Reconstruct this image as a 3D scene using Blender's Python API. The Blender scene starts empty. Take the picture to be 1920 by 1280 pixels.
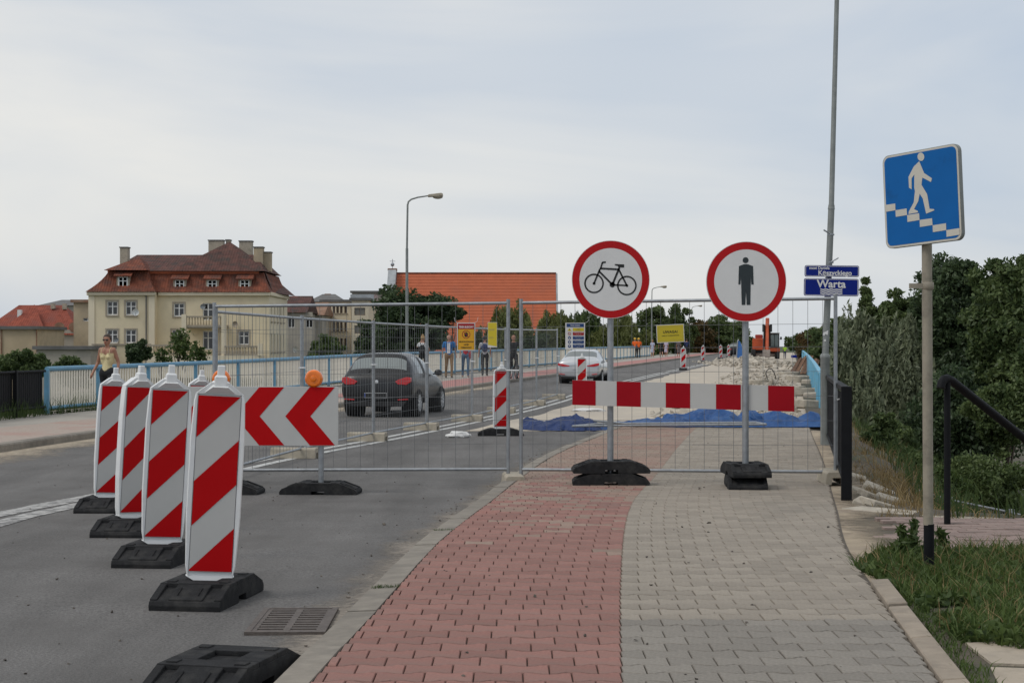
import bpy, bmesh, math, random
import numpy as np
from mathutils import Vector, Matrix, noise as mnoise

random.seed(7); np.random.seed(7)
R = math.radians
scene = bpy.context.scene
col = scene.collection

# ------------------------------------------------------------------ camera
F, HOR, CZ = 3093.0, 645.0, 1.45          # focal length and horizon of the photograph in its own pixels, eye height
cd = bpy.data.cameras.new('camera'); cam = bpy.data.objects.new('camera', cd); col.objects.link(cam)
cd.sensor_width = 36; cd.lens = 36 * F / 1920; cd.clip_start = 0.1; cd.clip_end = 6000
cam.location = (0, 0, CZ); cam.rotation_euler = (R(90) + math.atan(5 / F), 0, 0)
scene.camera = cam
scene.render.resolution_x, scene.render.resolution_y = 1024, 682

# ------------------------------------------------------------------ sky and sun (bright overcast, sun high behind thin cloud on the left)
SUN_EL, SUN_AZ = R(50), R(-118)             # azimuth measured from +Y (view direction) clockwise
w = bpy.data.worlds.new('World'); scene.world = w; w.use_nodes = True
nt = w.node_tree; nt.nodes.clear()
N = nt.nodes.new; L = nt.links.new
out = N('ShaderNodeOutputWorld'); mixs = N('ShaderNodeMixShader')
bg1 = N('ShaderNodeBackground'); bg2 = N('ShaderNodeBackground')
sky = N('ShaderNodeTexSky'); sky.sky_type = 'NISHITA'; sky.sun_disc = False
sky.sun_elevation = SUN_EL; sky.sun_rotation = SUN_AZ; sky.dust_density = 2.0
bg1.inputs[1].default_value = 0.10
L(sky.outputs[0], bg1.inputs[0])
tc = N('ShaderNodeTexCoord'); mp = N('ShaderNodeMapping'); mp.inputs['Scale'].default_value = (1.0, 1.0, 3.4)
mp.inputs['Location'].default_value = (-3.1, 2.7, 0.9)
n1 = N('ShaderNodeTexNoise'); n1.inputs['Scale'].default_value = 2.1; n1.inputs['Detail'].default_value = 5; n1.inputs['Roughness'].default_value = .5; n1.inputs['Distortion'].default_value = .5
n2 = N('ShaderNodeTexNoise'); n2.inputs['Scale'].default_value = 1.3; n2.inputs['Detail'].default_value = 2
L(tc.outputs['Generated'], mp.inputs[0]); L(mp.outputs[0], n1.inputs[0]); L(mp.outputs[0], n2.inputs[0])
rp = N('ShaderNodeValToRGB'); e = rp.color_ramp.elements
e[0].position = .36; e[0].color = (.455, .555, .695, 1); e[1].position = .62; e[1].color = (.875, .86, .82, 1)
rp2 = N('ShaderNodeValToRGB'); e = rp2.color_ramp.elements
e[0].position = .40; e[0].color = (.485, .58, .71, 1); e[1].position = .58; e[1].color = (.885, .87, .835, 1)
L(n1.outputs[0], rp.inputs[0]); L(n2.outputs[0], rp2.inputs[0])
mx = N('ShaderNodeMix'); mx.data_type = 'RGBA'; mx.inputs[0].default_value = .5
L(rp.outputs[0], mx.inputs[6]); L(rp2.outputs[0], mx.inputs[7])
L(mx.outputs[2], bg2.inputs[0]); bg2.inputs[1].default_value = 1.0
mixs.inputs[0].default_value = .88
L(bg1.outputs[0], mixs.inputs[1]); L(bg2.outputs[0], mixs.inputs[2]); L(mixs.outputs[0], out.inputs[0])

sd = bpy.data.lights.new('sun', 'SUN'); sd.energy = 1.1; sd.angle = R(22); sd.color = (1, .96, .90)
sun = bpy.data.objects.new('sun', sd); col.objects.link(sun)
sv = Vector((math.sin(SUN_AZ) * math.cos(SUN_EL), math.cos(SUN_AZ) * math.cos(SUN_EL), math.sin(SUN_EL)))
sun.rotation_euler = (-sv).to_track_quat('-Z', 'Y').to_euler()
vs = scene.view_settings; vs.view_transform = 'Standard'; vs.look = 'None'; vs.exposure = 0; vs.gamma = 1; vs.use_curve_mapping = False

# ------------------------------------------------------------------ helpers
def curve(pts):
    """smooth function through (y, x) points"""
    P = sorted(pts); xs = [p[0] for p in P]; ys = [p[1] for p in P]; n = len(P)
    d = []
    for i in range(n):
        if i == 0: d.append((ys[1]-ys[0])/(xs[1]-xs[0]))
        elif i == n-1: d.append((ys[-1]-ys[-2])/(xs[-1]-xs[-2]))
        else:
            a = (ys[i]-ys[i-1])/(xs[i]-xs[i-1]); b = (ys[i+1]-ys[i])/(xs[i+1]-xs[i])
            wa, wb = xs[i+1]-xs[i], xs[i]-xs[i-1]
            d.append((a*wa+b*wb)/(wa+wb))
    def f(x):
        if x <= xs[0]: return ys[0]+d[0]*(x-xs[0])
        if x >= xs[-1]: return ys[-1]+d[-1]*(x-xs[-1])
        i = 0
        while x > xs[i+1]: i += 1
        h = xs[i+1]-xs[i]; t = (x-xs[i])/h
        return (2*t**3-3*t*t+1)*ys[i]+(t**3-2*t*t+t)*h*d[i]+(-2*t**3+3*t*t)*ys[i+1]+(t**3-t*t)*h*d[i+1]
    return f

ZR = curve([(0, 0), (10, 0), (14, -.06), (18, -.155), (25, -.18), (38, -.2), (56, -.07), (75, 0), (100, .04), (150, .1), (260, .1), (400, -.4)])
KI = curve([(0, -1.08), (6.8, -.79), (8.55, -.675), (11.4, -.52), (14.7, -.24), (18.5, .06), (22.3, .5), (28, 1.5), (40, 3.7), (60, 7.2), (94, 13.1), (150, 22.6), (300, 48)])
RG = curve([(0, .1), (6.6, .44), (9.25, .61), (15.3, 1.13), (20.5, 1.86), (27.7, 2.95), (34, 3.95)])
GE = curve([(0, 1.02), (6.62, 1.71), (9.05, 1.99), (10.9, 2.22), (14.4, 2.82), (20.9, 3.95), (28.7, 5.2), (40, 7.1), (60, 10.5), (94, 16.3), (150, 25.8), (300, 51.2)])
LK = curve([(0, -8.6), (10, -8.2), (20, -7.95), (24.7, -7.66), (29, -7.2), (40, -4.9), (51.5, -2.3), (59.5, -.75), (71.7, 1.6), (94, 5.8), (141, 14.1), (300, 41.5)])
CL = curve([(0, -5.0), (8, -4.72), (14.4, -4.48), (16.2, -4.36), (22, -3.57), (28.6, -2.18), (35, -.9), (40.5, .22), (60, 3.6), (88, 8.6), (140, 17.9), (300, 46)])
LR0 = curve([(0, -12.6), (20, -11.4), (33.6, -10.4), (36, -10.15), (50, -6.9), (60, -5.05), (71.7, -2.8), (94, 1.4), (141, 9.7), (300, 37.1)])
LR = LR0
LV = {'road': 0.0, 'walk': .09, 'left': .14}
def gz(Y, lv='road'): return ZR(Y) + LV[lv]
def at(px, py, lv='road'):
    """ground point seen at a photograph pixel"""
    Y = 20.0
    for _ in range(40): Y = .5*Y + .5*F*(CZ-gz(Y, lv))/(py-HOR)
    return ((px-960)/F*Y, Y, gz(Y, lv))
def pt(px, py, Y): return Vector(((px-960)/F*Y, Y, CZ-(py-HOR)/F*Y))

def lin(c):
    return tuple(((v/255)/12.92 if v/255 <= .04045 else ((v/255+.055)/1.055)**2.4) for v in c)

MATS = {}
def mat(name, c, rough=.75, metal=0.0, var=.18, scale=6.0, bump=0.0, bscale=80.0, c2=None, island=0.0, coat=0.0, spec=.5, detail=5, contrast=(.3, .7), c3=None, s3=1.0, p3=(.5, .62), stretch=None):
    """procedural surface: base colour broken up by noise, optional second tone, patches (c3), per-piece variation and fine relief"""
    if name in MATS: return MATS[name]
    m = bpy.data.materials.new(name); m.use_nodes = True; t = m.node_tree; n = t.nodes; l = t.links
    b = n['Principled BSDF']
    b.inputs['Roughness'].default_value = rough; b.inputs['Metallic'].default_value = metal
    b.inputs['Specular IOR Level'].default_value = spec
    if coat: b.inputs['Coat Weight'].default_value = coat; b.inputs['Coat Roughness'].default_value = .08
    tcn = n.new('ShaderNodeTexCoord'); vec = tcn.outputs['Object']
    if stretch:
        mpn = n.new('ShaderNodeMapping'); mpn.inputs['Scale'].default_value = stretch; l.new(vec, mpn.inputs[0]); vec = mpn.outputs[0]
    nz = n.new('ShaderNodeTexNoise'); nz.inputs['Scale'].default_value = scale; nz.inputs['Detail'].default_value = detail; nz.inputs['Roughness'].default_value = .62
    l.new(vec, nz.inputs['Vector'])
    ca = tuple(max(0, x*(1-var)) for x in c); cb = c2 if c2 else tuple(min(1, x*(1+var)) for x in c)
    rmp = n.new('ShaderNodeValToRGB'); e = rmp.color_ramp.elements
    e[0].position, e[1].position = contrast; e[0].color = (*ca, 1); e[1].color = (*cb, 1)
    l.new(nz.outputs[0], rmp.inputs[0]); o = rmp.outputs[0]
    if c3:
        n3 = n.new('ShaderNodeTexNoise'); n3.inputs['Scale'].default_value = s3; n3.inputs['Detail'].default_value = 6; n3.inputs['Roughness'].default_value = .65
        l.new(vec, n3.inputs['Vector'])
        r3 = n.new('ShaderNodeValToRGB'); r3.color_ramp.elements[0].position, r3.color_ramp.elements[1].position = p3
        l.new(n3.outputs[0], r3.inputs[0])
        m3 = n.new('ShaderNodeMix'); m3.data_type = 'RGBA'; l.new(r3.outputs[0], m3.inputs[0]); l.new(o, m3.inputs[6]); m3.inputs[7].default_value = (*c3, 1)
        o = m3.outputs[2]
    if island:
        g = n.new('ShaderNodeNewGeometry'); oi = n.new('ShaderNodeObjectInfo')
        ad = n.new('ShaderNodeMath'); ad.operation = 'ADD'; l.new(g.outputs['Random Per Island'], ad.inputs[0]); l.new(oi.outputs['Random'], ad.inputs[1])
        fr = n.new('ShaderNodeMath'); fr.operation = 'FRACT'; l.new(ad.outputs[0], fr.inputs[0])
        mr = n.new('ShaderNodeMapRange'); mr.inputs[3].default_value = 1-island; mr.inputs[4].default_value = 1+island; l.new(fr.outputs[0], mr.inputs[0])
        hs = n.new('ShaderNodeHueSaturation'); l.new(o, hs.inputs['Color']); l.new(mr.outputs[0], hs.inputs['Value']); o = hs.outputs[0]
    l.new(o, b.inputs['Base Color'])
    if bump:
        bz = n.new('ShaderNodeTexNoise'); bz.inputs['Scale'].default_value = bscale; bz.inputs['Detail'].default_value = 4
        l.new(vec, bz.inputs['Vector'])
        bp = n.new('ShaderNodeBump'); bp.inputs['Strength'].default_value = min(1, bump); bp.inputs['Distance'].default_value = .01
        l.new(bz.outputs[0], bp.inputs['Height']); l.new(bp.outputs[0], b.inputs['Normal'])
    MATS[name] = m; return m

def leafmat(name, c, c2, trans=.35, scale=.9):
    if name in MATS: return MATS[name]
    m = bpy.data.materials.new(name); m.use_nodes = True; t = m.node_tree; n = t.nodes; l = t.links
    n.remove(n['Principled BSDF']); o = n['Material Output']
    g = n.new('ShaderNodeNewGeometry'); tcn = n.new('ShaderNodeTexCoord')
    nz = n.new('ShaderNodeTexNoise'); nz.inputs['Scale'].default_value = scale; nz.inputs['Detail'].default_value = 3; l.new(tcn.outputs['Object'], nz.inputs[0])
    ad = n.new('ShaderNodeMath'); ad.operation = 'MULTIPLY_ADD'; l.new(g.outputs['Random Per Island'], ad.inputs[0]); ad.inputs[1].default_value = .5; ad.inputs[2].default_value = -.25
    a2 = n.new('ShaderNodeMath'); a2.operation = 'ADD'; l.new(nz.outputs[0], a2.inputs[0]); l.new(ad.outputs[0], a2.inputs[1])
    rm = n.new('ShaderNodeValToRGB'); e = rm.color_ramp.elements; e[0].position = .25; e[1].position = .75; e[0].color = (*c, 1); e[1].color = (*c2, 1)
    l.new(a2.outputs[0], rm.inputs[0])
    d = n.new('ShaderNodeBsdfDiffuse'); tr = n.new('ShaderNodeBsdfTranslucent'); gl = n.new('ShaderNodeBsdfGlossy'); gl.inputs['Roughness'].default_value = .5
    l.new(rm.outputs[0], d.inputs[0]); l.new(rm.outputs[0], tr.inputs[0]); gl.inputs[0].default_value = (.5, .5, .5, 1)
    ms = n.new('ShaderNodeMixShader'); ms.inputs[0].default_value = trans; l.new(d.outputs[0], ms.inputs[1]); l.new(tr.outputs[0], ms.inputs[2])
    m2 = n.new('ShaderNodeMixShader'); m2.inputs[0].default_value = .04; l.new(ms.outputs[0], m2.inputs[1]); l.new(gl.outputs[0], m2.inputs[2])
    l.new(m2.outputs[0], o.inputs[0]); MATS[name] = m; return m

def glassmat(name, c, rough=.05, alpha=None):
    if name in MATS: return MATS[name]
    m = bpy.data.materials.new(name); m.use_nodes = True; b = m.node_tree.nodes['Principled BSDF']
    b.inputs['Base Color'].default_value = (*c, 1); b.inputs['Roughness'].default_value = rough; b.inputs['Specular IOR Level'].default_value = .8
    if alpha is not None: b.inputs['Transmission Weight'].default_value = alpha; b.inputs['IOR'].default_value = 1.02
    n = m.node_tree; nz = n.nodes.new('ShaderNodeTexNoise'); nz.inputs['Scale'].default_value = 3; mr = n.nodes.new('ShaderNodeMapRange')
    mr.inputs[3].default_value = rough; mr.inputs[4].default_value = rough+.12; n.links.new(nz.outputs[0], mr.inputs[0]); n.links.new(mr.outputs[0], b.inputs['Roughness'])
    MATS[name] = m; return m

def tag(o, label=None, cat=None, group=None, kind=None):
    if label: o['label'] = label
    if cat: o['category'] = cat
    if group: o['group'] = group
    if kind: o['kind'] = kind
    return o
def thing(name, label, cat, loc=(0, 0, 0), rz=0.0, group=None):
    o = bpy.data.objects.new(name, None); o.empty_display_size = .2; col.objects.link(o)
    o.location = loc; o.rotation_euler = (0, 0, rz)
    return tag(o, label, cat, group)
def link(name, me, parent=None, loc=None, rz=None):
    o = bpy.data.objects.new(name, me); col.objects.link(o)
    if parent is not None: o.parent = parent
    if loc is not None: o.location = loc
    if rz is not None: o.rotation_euler = (0, 0, rz)
    return o
def dup(root, loc, rz, label, group=None):
    r = root.copy(); col.objects.link(r); r.location = loc; r.rotation_euler = (0, 0, rz); r['label'] = label
    if group: r['group'] = group
    for ch in list(root.children):
        c = ch.copy(); col.objects.link(c); c.parent = r
        for g in ch.children:
            d = g.copy(); col.objects.link(d); d.parent = c
    return r

class MB:
    def __init__(s): s.v = []; s.f = []; s.m = []
    def add(s, vs_, fs, mi=0):
        o = len(s.v); s.v += [tuple(v) for v in vs_]
        for f in fs: s.f.append(tuple(i+o for i in f)); s.m.append(mi)
        return s
    def box(s, c, d, mi=0, rot=None):
        hx, hy, hz = d[0]/2, d[1]/2, d[2]/2
        vs_ = [Vector((x*hx, y*hy, z*hz)) for z in (-1, 1) for y in (-1, 1) for x in (-1, 1)]
        if rot is not None: vs_ = [rot @ v for v in vs_]
        vs_ = [v+Vector(c) for v in vs_]
        return s.add(vs_, [(0, 2, 3, 1), (4, 5, 7, 6), (0, 1, 5, 4), (2, 6, 7, 3), (0, 4, 6, 2), (1, 3, 7, 5)], mi)
    def bar(s, a, b, wd, th, mi=0, up=(0, 0, 1)):
        a = Vector(a); b = Vector(b); d = (b-a); ln = d.length; d.normalize()
        u = Vector(up); x = d.cross(u)
        if x.length < 1e-4: x = d.cross(Vector((0, 1, 0)))
        x.normalize(); y = x.cross(d)
        rot = Matrix((x, d, y)).transposed()
        return s.box((a+b)/2, (wd, ln, th), mi, rot)
    def prism(s, poly, ax, a, b, mi=0):
        """2D polygon extruded along axis ax from a to b; (u,v) are the two other axes in x,y,z order"""
        n = len(poly)
        def P(u, v, t): return (t, u, v) if ax == 'x' else ((u, t, v) if ax == 'y' else (u, v, t))
        vs_ = [P(u, v, a) for u, v in poly]+[P(u, v, b) for u, v in poly]
        fs = [tuple(range(n))[::-1], tuple(range(n, 2*n))]+[(i, (i+1) % n, n+(i+1) % n, n+i) for i in range(n)]
        return s.add(vs_, fs, mi)
    def flat(s, poly, y, mi=0):
        return s.add([(u, y, v) for u, v in poly], [tuple(range(len(poly)))], mi)
    def tube(s, pts, r, n=8, cap=True, mi=0):
        pts = [Vector(p) for p in pts]; k = len(pts)
        rs = r if isinstance(r, (list, tuple)) else [r]*k
        vs_ = []; up = None
        for i, p in enumerate(pts):
            d = (pts[min(i+1, k-1)]-pts[max(i-1, 0)]).normalized()
            if up is None:
                up = Vector((0, 0, 1)) if abs(d.z) < .9 else Vector((1, 0, 0))
            x = d.cross(up).normalized(); y = x.cross(d).normalized(); up = y
            for j in range(n):
                a = 2*math.pi*j/n; vs_.append(p+(x*math.cos(a)+y*math.sin(a))*rs[i])
        fs = [(i*n+j, i*n+(j+1) % n, (i+1)*n+(j+1) % n, (i+1)*n+j) for i in range(k-1) for j in range(n)]
        if cap: fs += [tuple(range(n))[::-1], tuple((k-1)*n+j for j in range(n))]
        return s.add(vs_, fs, mi)
    def lathe(s, prof, n=24, c=(0, 0, 0), ax='z', mi=0, cap=True):
        vs_ = []
        for r, z in prof:
            for j in range(n):
                a = 2*math.pi*j/n; u, v = r*math.cos(a), r*math.sin(a)
                q = (u, v, z) if ax == 'z' else ((u, z, v) if ax == 'y' else (z, u, v))
                vs_.append((q[0]+c[0], q[1]+c[1], q[2]+c[2]))
        k = len(prof)
        fs = [(i*n+j, i*n+(j+1) % n, (i+1)*n+(j+1) % n, (i+1)*n+j) for i in range(k-1) for j in range(n)]
        if cap: fs += [tuple(range(n))[::-1], tuple((k-1)*n+j for j in range(n))]
        return s.add(vs_, fs, mi)
    def ball(s, c, r, n=12, mi=0):
        r = r if isinstance(r, (tuple, list)) else (r, r, r)
        vs_ = [(c[0], c[1], c[2]+r[2])]
        h = n//2
        for i in range(1, h):
            a = math.pi*i/h
            for j in range(n):
                b = 2*math.pi*j/n; vs_.append((c[0]+r[0]*math.sin(a)*math.cos(b), c[1]+r[1]*math.sin(a)*math.sin(b), c[2]+r[2]*math.cos(a)))
        vs_.append((c[0], c[1], c[2]-r[2])); last = len(vs_)-1
        fs = [(0, 1+j, 1+(j+1) % n) for j in range(n)]
        for i in range(h-2): fs += [(1+i*n+j, 1+(i+1)*n+j, 1+(i+1)*n+(j+1) % n, 1+i*n+(j+1) % n) for j in range(n)]
        fs += [(last, 1+(h-2)*n+(j+1) % n, 1+(h-2)*n+j) for j in range(n)]
        return s.add(vs_, fs, mi)
    def mesh(s, name, mats, smooth=None, bevel=0, fix=True):
        me = bpy.data.meshes.new(name); me.from_pydata(s.v, [], s.f)
        if not isinstance(mats, (list, tuple)): mats = [mats]
        for m in mats: me.materials.append(m)
        if any(s.m): me.polygons.foreach_set('material_index', s.m)
        if bevel or fix:
            bm = bmesh.new(); bm.from_mesh(me)
            if fix: bmesh.ops.recalc_face_normals(bm, faces=bm.faces)
            if bevel:
                ed = [e for e in bm.edges if len(e.link_faces) == 2 and e.calc_face_angle(0) > .5]
                bmesh.ops.bevel(bm, geom=ed, offset=bevel, segments=1, affect='EDGES', clamp_overlap=True)
            bm.to_mesh(me); bm.free()
        if smooth is not None:
            me.polygons.foreach_set('use_smooth', [True]*len(me.polygons)); me.set_sharp_from_angle(angle=R(smooth))
        me.update(); return me
    def build(s, name, mats, parent=None, loc=None, rz=None, smooth=None, bevel=0, fix=True):
        return link(name, s.mesh(name, mats, smooth, bevel, fix), parent, loc, rz)

def quads(name, V, material, parent=None, mi=None, mats=None):
    """fast mesh out of an (n,4,3) array of separate quads"""
    V = np.asarray(V, dtype=np.float32); n = len(V)
    me = bpy.data.meshes.new(name)
    me.vertices.add(n*4); me.vertices.foreach_set('co', V.reshape(-1))
    me.loops.add(n*4); me.loops.foreach_set('vertex_index', np.arange(n*4, dtype=np.int32))
    me.polygons.add(n); me.polygons.foreach_set('loop_start', np.arange(0, n*4, 4, dtype=np.int32))
    for m in (mats or [material]): me.materials.append(m)
    if mi is not None: me.polygons.foreach_set('material_index', np.asarray(mi, dtype=np.int32))
    me.update(calc_edges=True); me.validate()
    return link(name, me, parent)

def rrect(wd, h, r, n=5, cx=0, cz=0):
    p = []
    for (sx, sz, a0) in ((1, 1, 0), (-1, 1, 90), (-1, -1, 180), (1, -1, 270)):
        for i in range(n+1):
            a = R(a0+90*i/n); p.append((cx+sx*(wd/2-r)+r*math.cos(a), cz+sz*(h/2-r)+r*math.sin(a)))
    return p
def circ(cx, cz, r, n=32): return [(cx+r*math.cos(2*math.pi*i/n), cz+r*math.sin(2*math.pi*i/n)) for i in range(n)]
def ring(mb, cx, cz, r0, r1, y, n=48, mi=0):
    vs_ = [(cx+r*math.cos(2*math.pi*i/n), y, cz+r*math.sin(2*math.pi*i/n)) for r in (r0, r1) for i in range(n)]
    mb.add(vs_, [(i, (i+1) % n, n+(i+1) % n, n+i) for i in range(n)], mi)
def stroke(mb, a, b, wd, y, mi=0):
    a = Vector(a); b = Vector(b); d = (b-a).normalized(); nn = Vector((-d.y, d.x))*wd/2
    mb.flat([tuple(a+nn), tuple(b+nn), tuple(b-nn), tuple(a-nn)], y, mi)
def text(s, size, parent, m, x, z, y, align='CENTER', name='lettering', bold=0.0, sx=1.0, rot=None):
    cu = bpy.data.curves.new('t', 'FONT'); cu.body = s; cu.size = size; cu.align_x = align; cu.align_y = 'CENTER'
    cu.extrude = .0004; cu.offset = bold; cu.resolution_u = 3
    o = bpy.data.objects.new('t', cu); col.objects.link(o); bpy.context.view_layer.update()
    me = bpy.data.meshes.new_from_object(o.evaluated_get(bpy.context.evaluated_depsgraph_get()))
    bpy.data.objects.remove(o); bpy.data.curves.remove(cu)
    for v in me.vertices:
        c = v.co.copy(); v.co = (c.x*sx+x, y-c.z, c.y+z)
    me.materials.clear(); me.materials.append(m); me.name = name
    return link(name, me, parent)
def clip(poly, f):
    """keep the part of a polygon where f(p) >= 0"""
    o = []
    for i in range(len(poly)):
        a, b = poly[i], poly[(i+1) % len(poly)]; fa, fb = f(a), f(b)
        if fa >= 0: o.append(a)
        if fa*fb < 0: t = fa/(fa-fb); o.append((a[0]+(b[0]-a[0])*t, a[1]+(b[1]-a[1])*t))
    return o

# ------------------------------------------------------------------ materials
M = {}
M['asphalt'] = mat('asphalt', (.138, .132, .126), .92, var=.42, scale=70, c2=(.232, .222, .212), bump=.7, bscale=160, c3=(.118, .112, .106), s3=.8, p3=(.42, .72), spec=.25, detail=9)
def streaks(m):
    t = m.node_tree; n = t.nodes; l = t.links; b = n['Principled BSDF']; src = b.inputs['Base Color'].links[0].from_socket
    tcn = n.new('ShaderNodeTexCoord'); mpn = n.new('ShaderNodeMapping'); mpn.inputs['Scale'].default_value = (1.0, .10, 1.0); mpn.inputs['Rotation'].default_value = (0, 0, .10)
    nz = n.new('ShaderNodeTexNoise'); nz.inputs['Scale'].default_value = 1.5; nz.inputs['Detail'].default_value = 7; nz.inputs['Roughness'].default_value = .6
    l.new(tcn.outputs['Object'], mpn.inputs[0]); l.new(mpn.outputs[0], nz.inputs[0])
    mr = n.new('ShaderNodeMapRange'); mr.inputs[1].default_value = .3; mr.inputs[2].default_value = .7; mr.inputs[3].default_value = .78; mr.inputs[4].default_value = 1.2; l.new(nz.outputs[0], mr.inputs[0])
    hs = n.new('ShaderNodeHueSaturation'); l.new(src, hs.inputs['Color']); l.new(mr.outputs[0], hs.inputs['Value']); l.new(hs.outputs[0], b.inputs['Base Color'])
streaks(M['asphalt'])
M['marking'] = mat('road_paint', (.50, .50, .48), .8, var=.3, scale=30, c3=(.17, .165, .16), s3=14, p3=(.54, .62))
M['markold'] = mat('worn_paint', (.42, .41, .39), .85, var=.3, scale=30, c3=(.17, .165, .16), s3=9, p3=(.46, .56))
M['edging'] = mat('edging_concrete', (.32, .265, .205), .92, var=.16, scale=9, bump=.4, bscale=120, island=.08, c3=(.25, .21, .165), s3=3)
M['kerb'] = mat('kerb_concrete', (.235, .208, .172), .9, var=.16, scale=9, bump=.3, bscale=150, island=.10, c3=(.185, .165, .138), s3=3)
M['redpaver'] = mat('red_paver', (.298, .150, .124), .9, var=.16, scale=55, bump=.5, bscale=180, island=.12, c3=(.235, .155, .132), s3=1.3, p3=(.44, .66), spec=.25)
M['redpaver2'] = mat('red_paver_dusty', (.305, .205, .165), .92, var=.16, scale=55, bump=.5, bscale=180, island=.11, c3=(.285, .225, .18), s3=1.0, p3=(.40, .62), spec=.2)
M['greypaver'] = mat('grey_paver', (.310, .270, .222), .9, var=.16, scale=55, bump=.5, bscale=180, island=.10, c3=(.25, .222, .186), s3=1.0, p3=(.46, .72), spec=.25)
M['greypaver2'] = mat('grey_paver_new', (.245, .222, .192), .9, var=.18, scale=55, bump=.5, bscale=180, island=.10, spec=.25)
M['joint'] = mat('joint_sand', (.095, .078, .060), .95, var=.3, scale=40)
M['verge'] = mat('verge_sand', (.36, .29, .205), .95, var=.2, scale=5, bump=.5, bscale=60, c3=(.25, .20, .15), s3=2.2, p3=(.45, .7))
M['sand'] = mat('sand', (.40, .325, .225), .95, var=.2, scale=5, bump=.4, bscale=60, c3=(.27, .21, .155), s3=2.2, p3=(.45, .7))
M['deck'] = mat('deck_screed', (.50, .435, .345), .92, var=.14, scale=3, bump=.35, bscale=30, c3=(.42, .37, .31), s3=.35, p3=(.4, .7))
M['walkleft'] = mat('left_walk', (.36, .33, .285), .9, var=.12, scale=20, c3=(.30, .275, .24), s3=.5)
M['walkred'] = mat('left_cycle', (.39, .175, .155), .9, var=.12, scale=14, c3=(.345, .20, .175), s3=.5)
M['walkpale'] = mat('left_pale', (.37, .30, .25), .9, var=.14, scale=14, c3=(.37, .245, .20), s3=.7)
M['soil'] = mat('soil', (.085, .07, .048), .95, var=.3, scale=3, bump=.5, bscale=30, c3=(.05, .065, .03), s3=.5)
M['turf'] = mat('turf', (.05, .065, .028), .95, var=.4, scale=2, bump=.6, bscale=12)
M['dust'] = mat('kerb_dust', (.27, .235, .195), .95, var=.25, scale=25, bump=.3, bscale=150)
def feather(m, sc=22.0):
    """thin scatter of sand: fades out with the strip's own 'edge' value broken up by noise"""
    t = m.node_tree; n = t.nodes; l = t.links; b = n['Principled BSDF']
    at_ = n.new('ShaderNodeAttribute'); at_.attribute_name = 'edge'; tcn = n.new('ShaderNodeTexCoord')
    nz = n.new('ShaderNodeTexNoise'); nz.inputs['Scale'].default_value = sc; nz.inputs['Detail'].default_value = 8; nz.inputs['Roughness'].default_value = .7; l.new(tcn.outputs['Object'], nz.inputs[0])
    n2 = n.new('ShaderNodeTexNoise'); n2.inputs['Scale'].default_value = sc*.07; l.new(tcn.outputs['Object'], n2.inputs[0])
    a1 = n.new('ShaderNodeMath'); a1.operation = 'ADD'; l.new(nz.outputs[0], a1.inputs[0]); l.new(n2.outputs[0], a1.inputs[1])
    a2 = n.new('ShaderNodeMath'); a2.operation = 'ADD'; l.new(a1.outputs[0], a2.inputs[0]); l.new(at_.outputs['Fac'], a2.inputs[1])
    mr = n.new('ShaderNodeMapRange'); mr.inputs[1].default_value = 1.35; mr.inputs[2].default_value = 1.95; l.new(a2.outputs[0], mr.inputs[0]); l.new(mr.outputs[0], b.inputs['Alpha'])
feather(M['dust'])
M['dust2'] = mat('far_kerb_sand', (.42, .35, .26), .95, var=.2, scale=12); feather(M['dust2'], 8.0)
M['zinc'] = mat('galvanised_steel', (.34, .355, .37), .45, .7, var=.18, scale=14)
M['zincdark'] = mat('weathered_steel', (.33, .35, .37), .5, .6, var=.2, scale=10)
M['wire'] = mat('fence_wire', (.17, .175, .18), .6, .2, var=.15, scale=20)
M['white'] = mat('white_plastic', (.74, .745, .74), .45, var=.05, scale=7, c3=(.66, .66, .645), s3=5, p3=(.55, .8))
M['film'] = mat('white_sheeting', (.50, .495, .475), .5, var=.03, scale=5, spec=.25)
M['redfilm'] = mat('red_sheeting', (.46, .003, .005), .45, var=.05, scale=4, spec=.12)
M['redboard'] = mat('red_board', (.32, .003, .010), .4, var=.06, scale=4, spec=.15)
M['redring'] = mat('red_ring', (.46, .006, .008), .32, var=.06, scale=3, spec=.22)
M['signwhite'] = mat('sign_white', (.70, .695, .68), .4, var=.03, scale=5)
M['signblue'] = mat('sign_blue', (.005, .115, .37), .45, spec=.15, var=.06, scale=3, c3=(.006, .085, .27), s3=5, p3=(.6, .75))
M['navy'] = mat('sign_navy', (.005, .018, .20), .45, spec=.15, var=.06, scale=3)
M['cream'] = mat('sign_cream', (.56, .53, .46), .5, var=.06, scale=8)
M['black'] = mat('black_print', (.012, .012, .012), .6, var=.1)
M['suit'] = mat('dark_print', (.02, .03, .034), .6, var=.1)
M['rubber'] = mat('recycled_rubber', (.022, .022, .023), .85, spec=.2, var=.3, scale=20, bump=.6, bscale=180, c3=(.055, .053, .05), s3=6, p3=(.5, .75))
M['blackpaint'] = mat('black_paint', (.007, .0075, .009), .6, spec=.15, var=.25, scale=9, bump=.1, bscale=60)
M['bluerail'] = mat('blue_railing_paint', (.115, .28, .42), .5, var=.13, scale=4, c3=(.12, .27, .38), s3=3)
M['bluerail2'] = mat('light_blue_paint', (.12, .40, .58), .5, var=.13, scale=4, c3=(.16, .38, .5), s3=3)
M['baluster'] = mat('cream_baluster', (.78, .73, .63), .7, var=.12, scale=5, island=.05, c3=(.60, .53, .42), s3=4, p3=(.55, .8))
M['concrete'] = mat('concrete', (.40, .355, .28), .92, var=.15, scale=8, bump=.5, bscale=70, c3=(.31, .275, .215), s3=3)
M['rubble'] = mat('broken_concrete', (.42, .375, .31), .95, var=.22, scale=7, bump=.6, bscale=40, island=.18)
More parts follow.
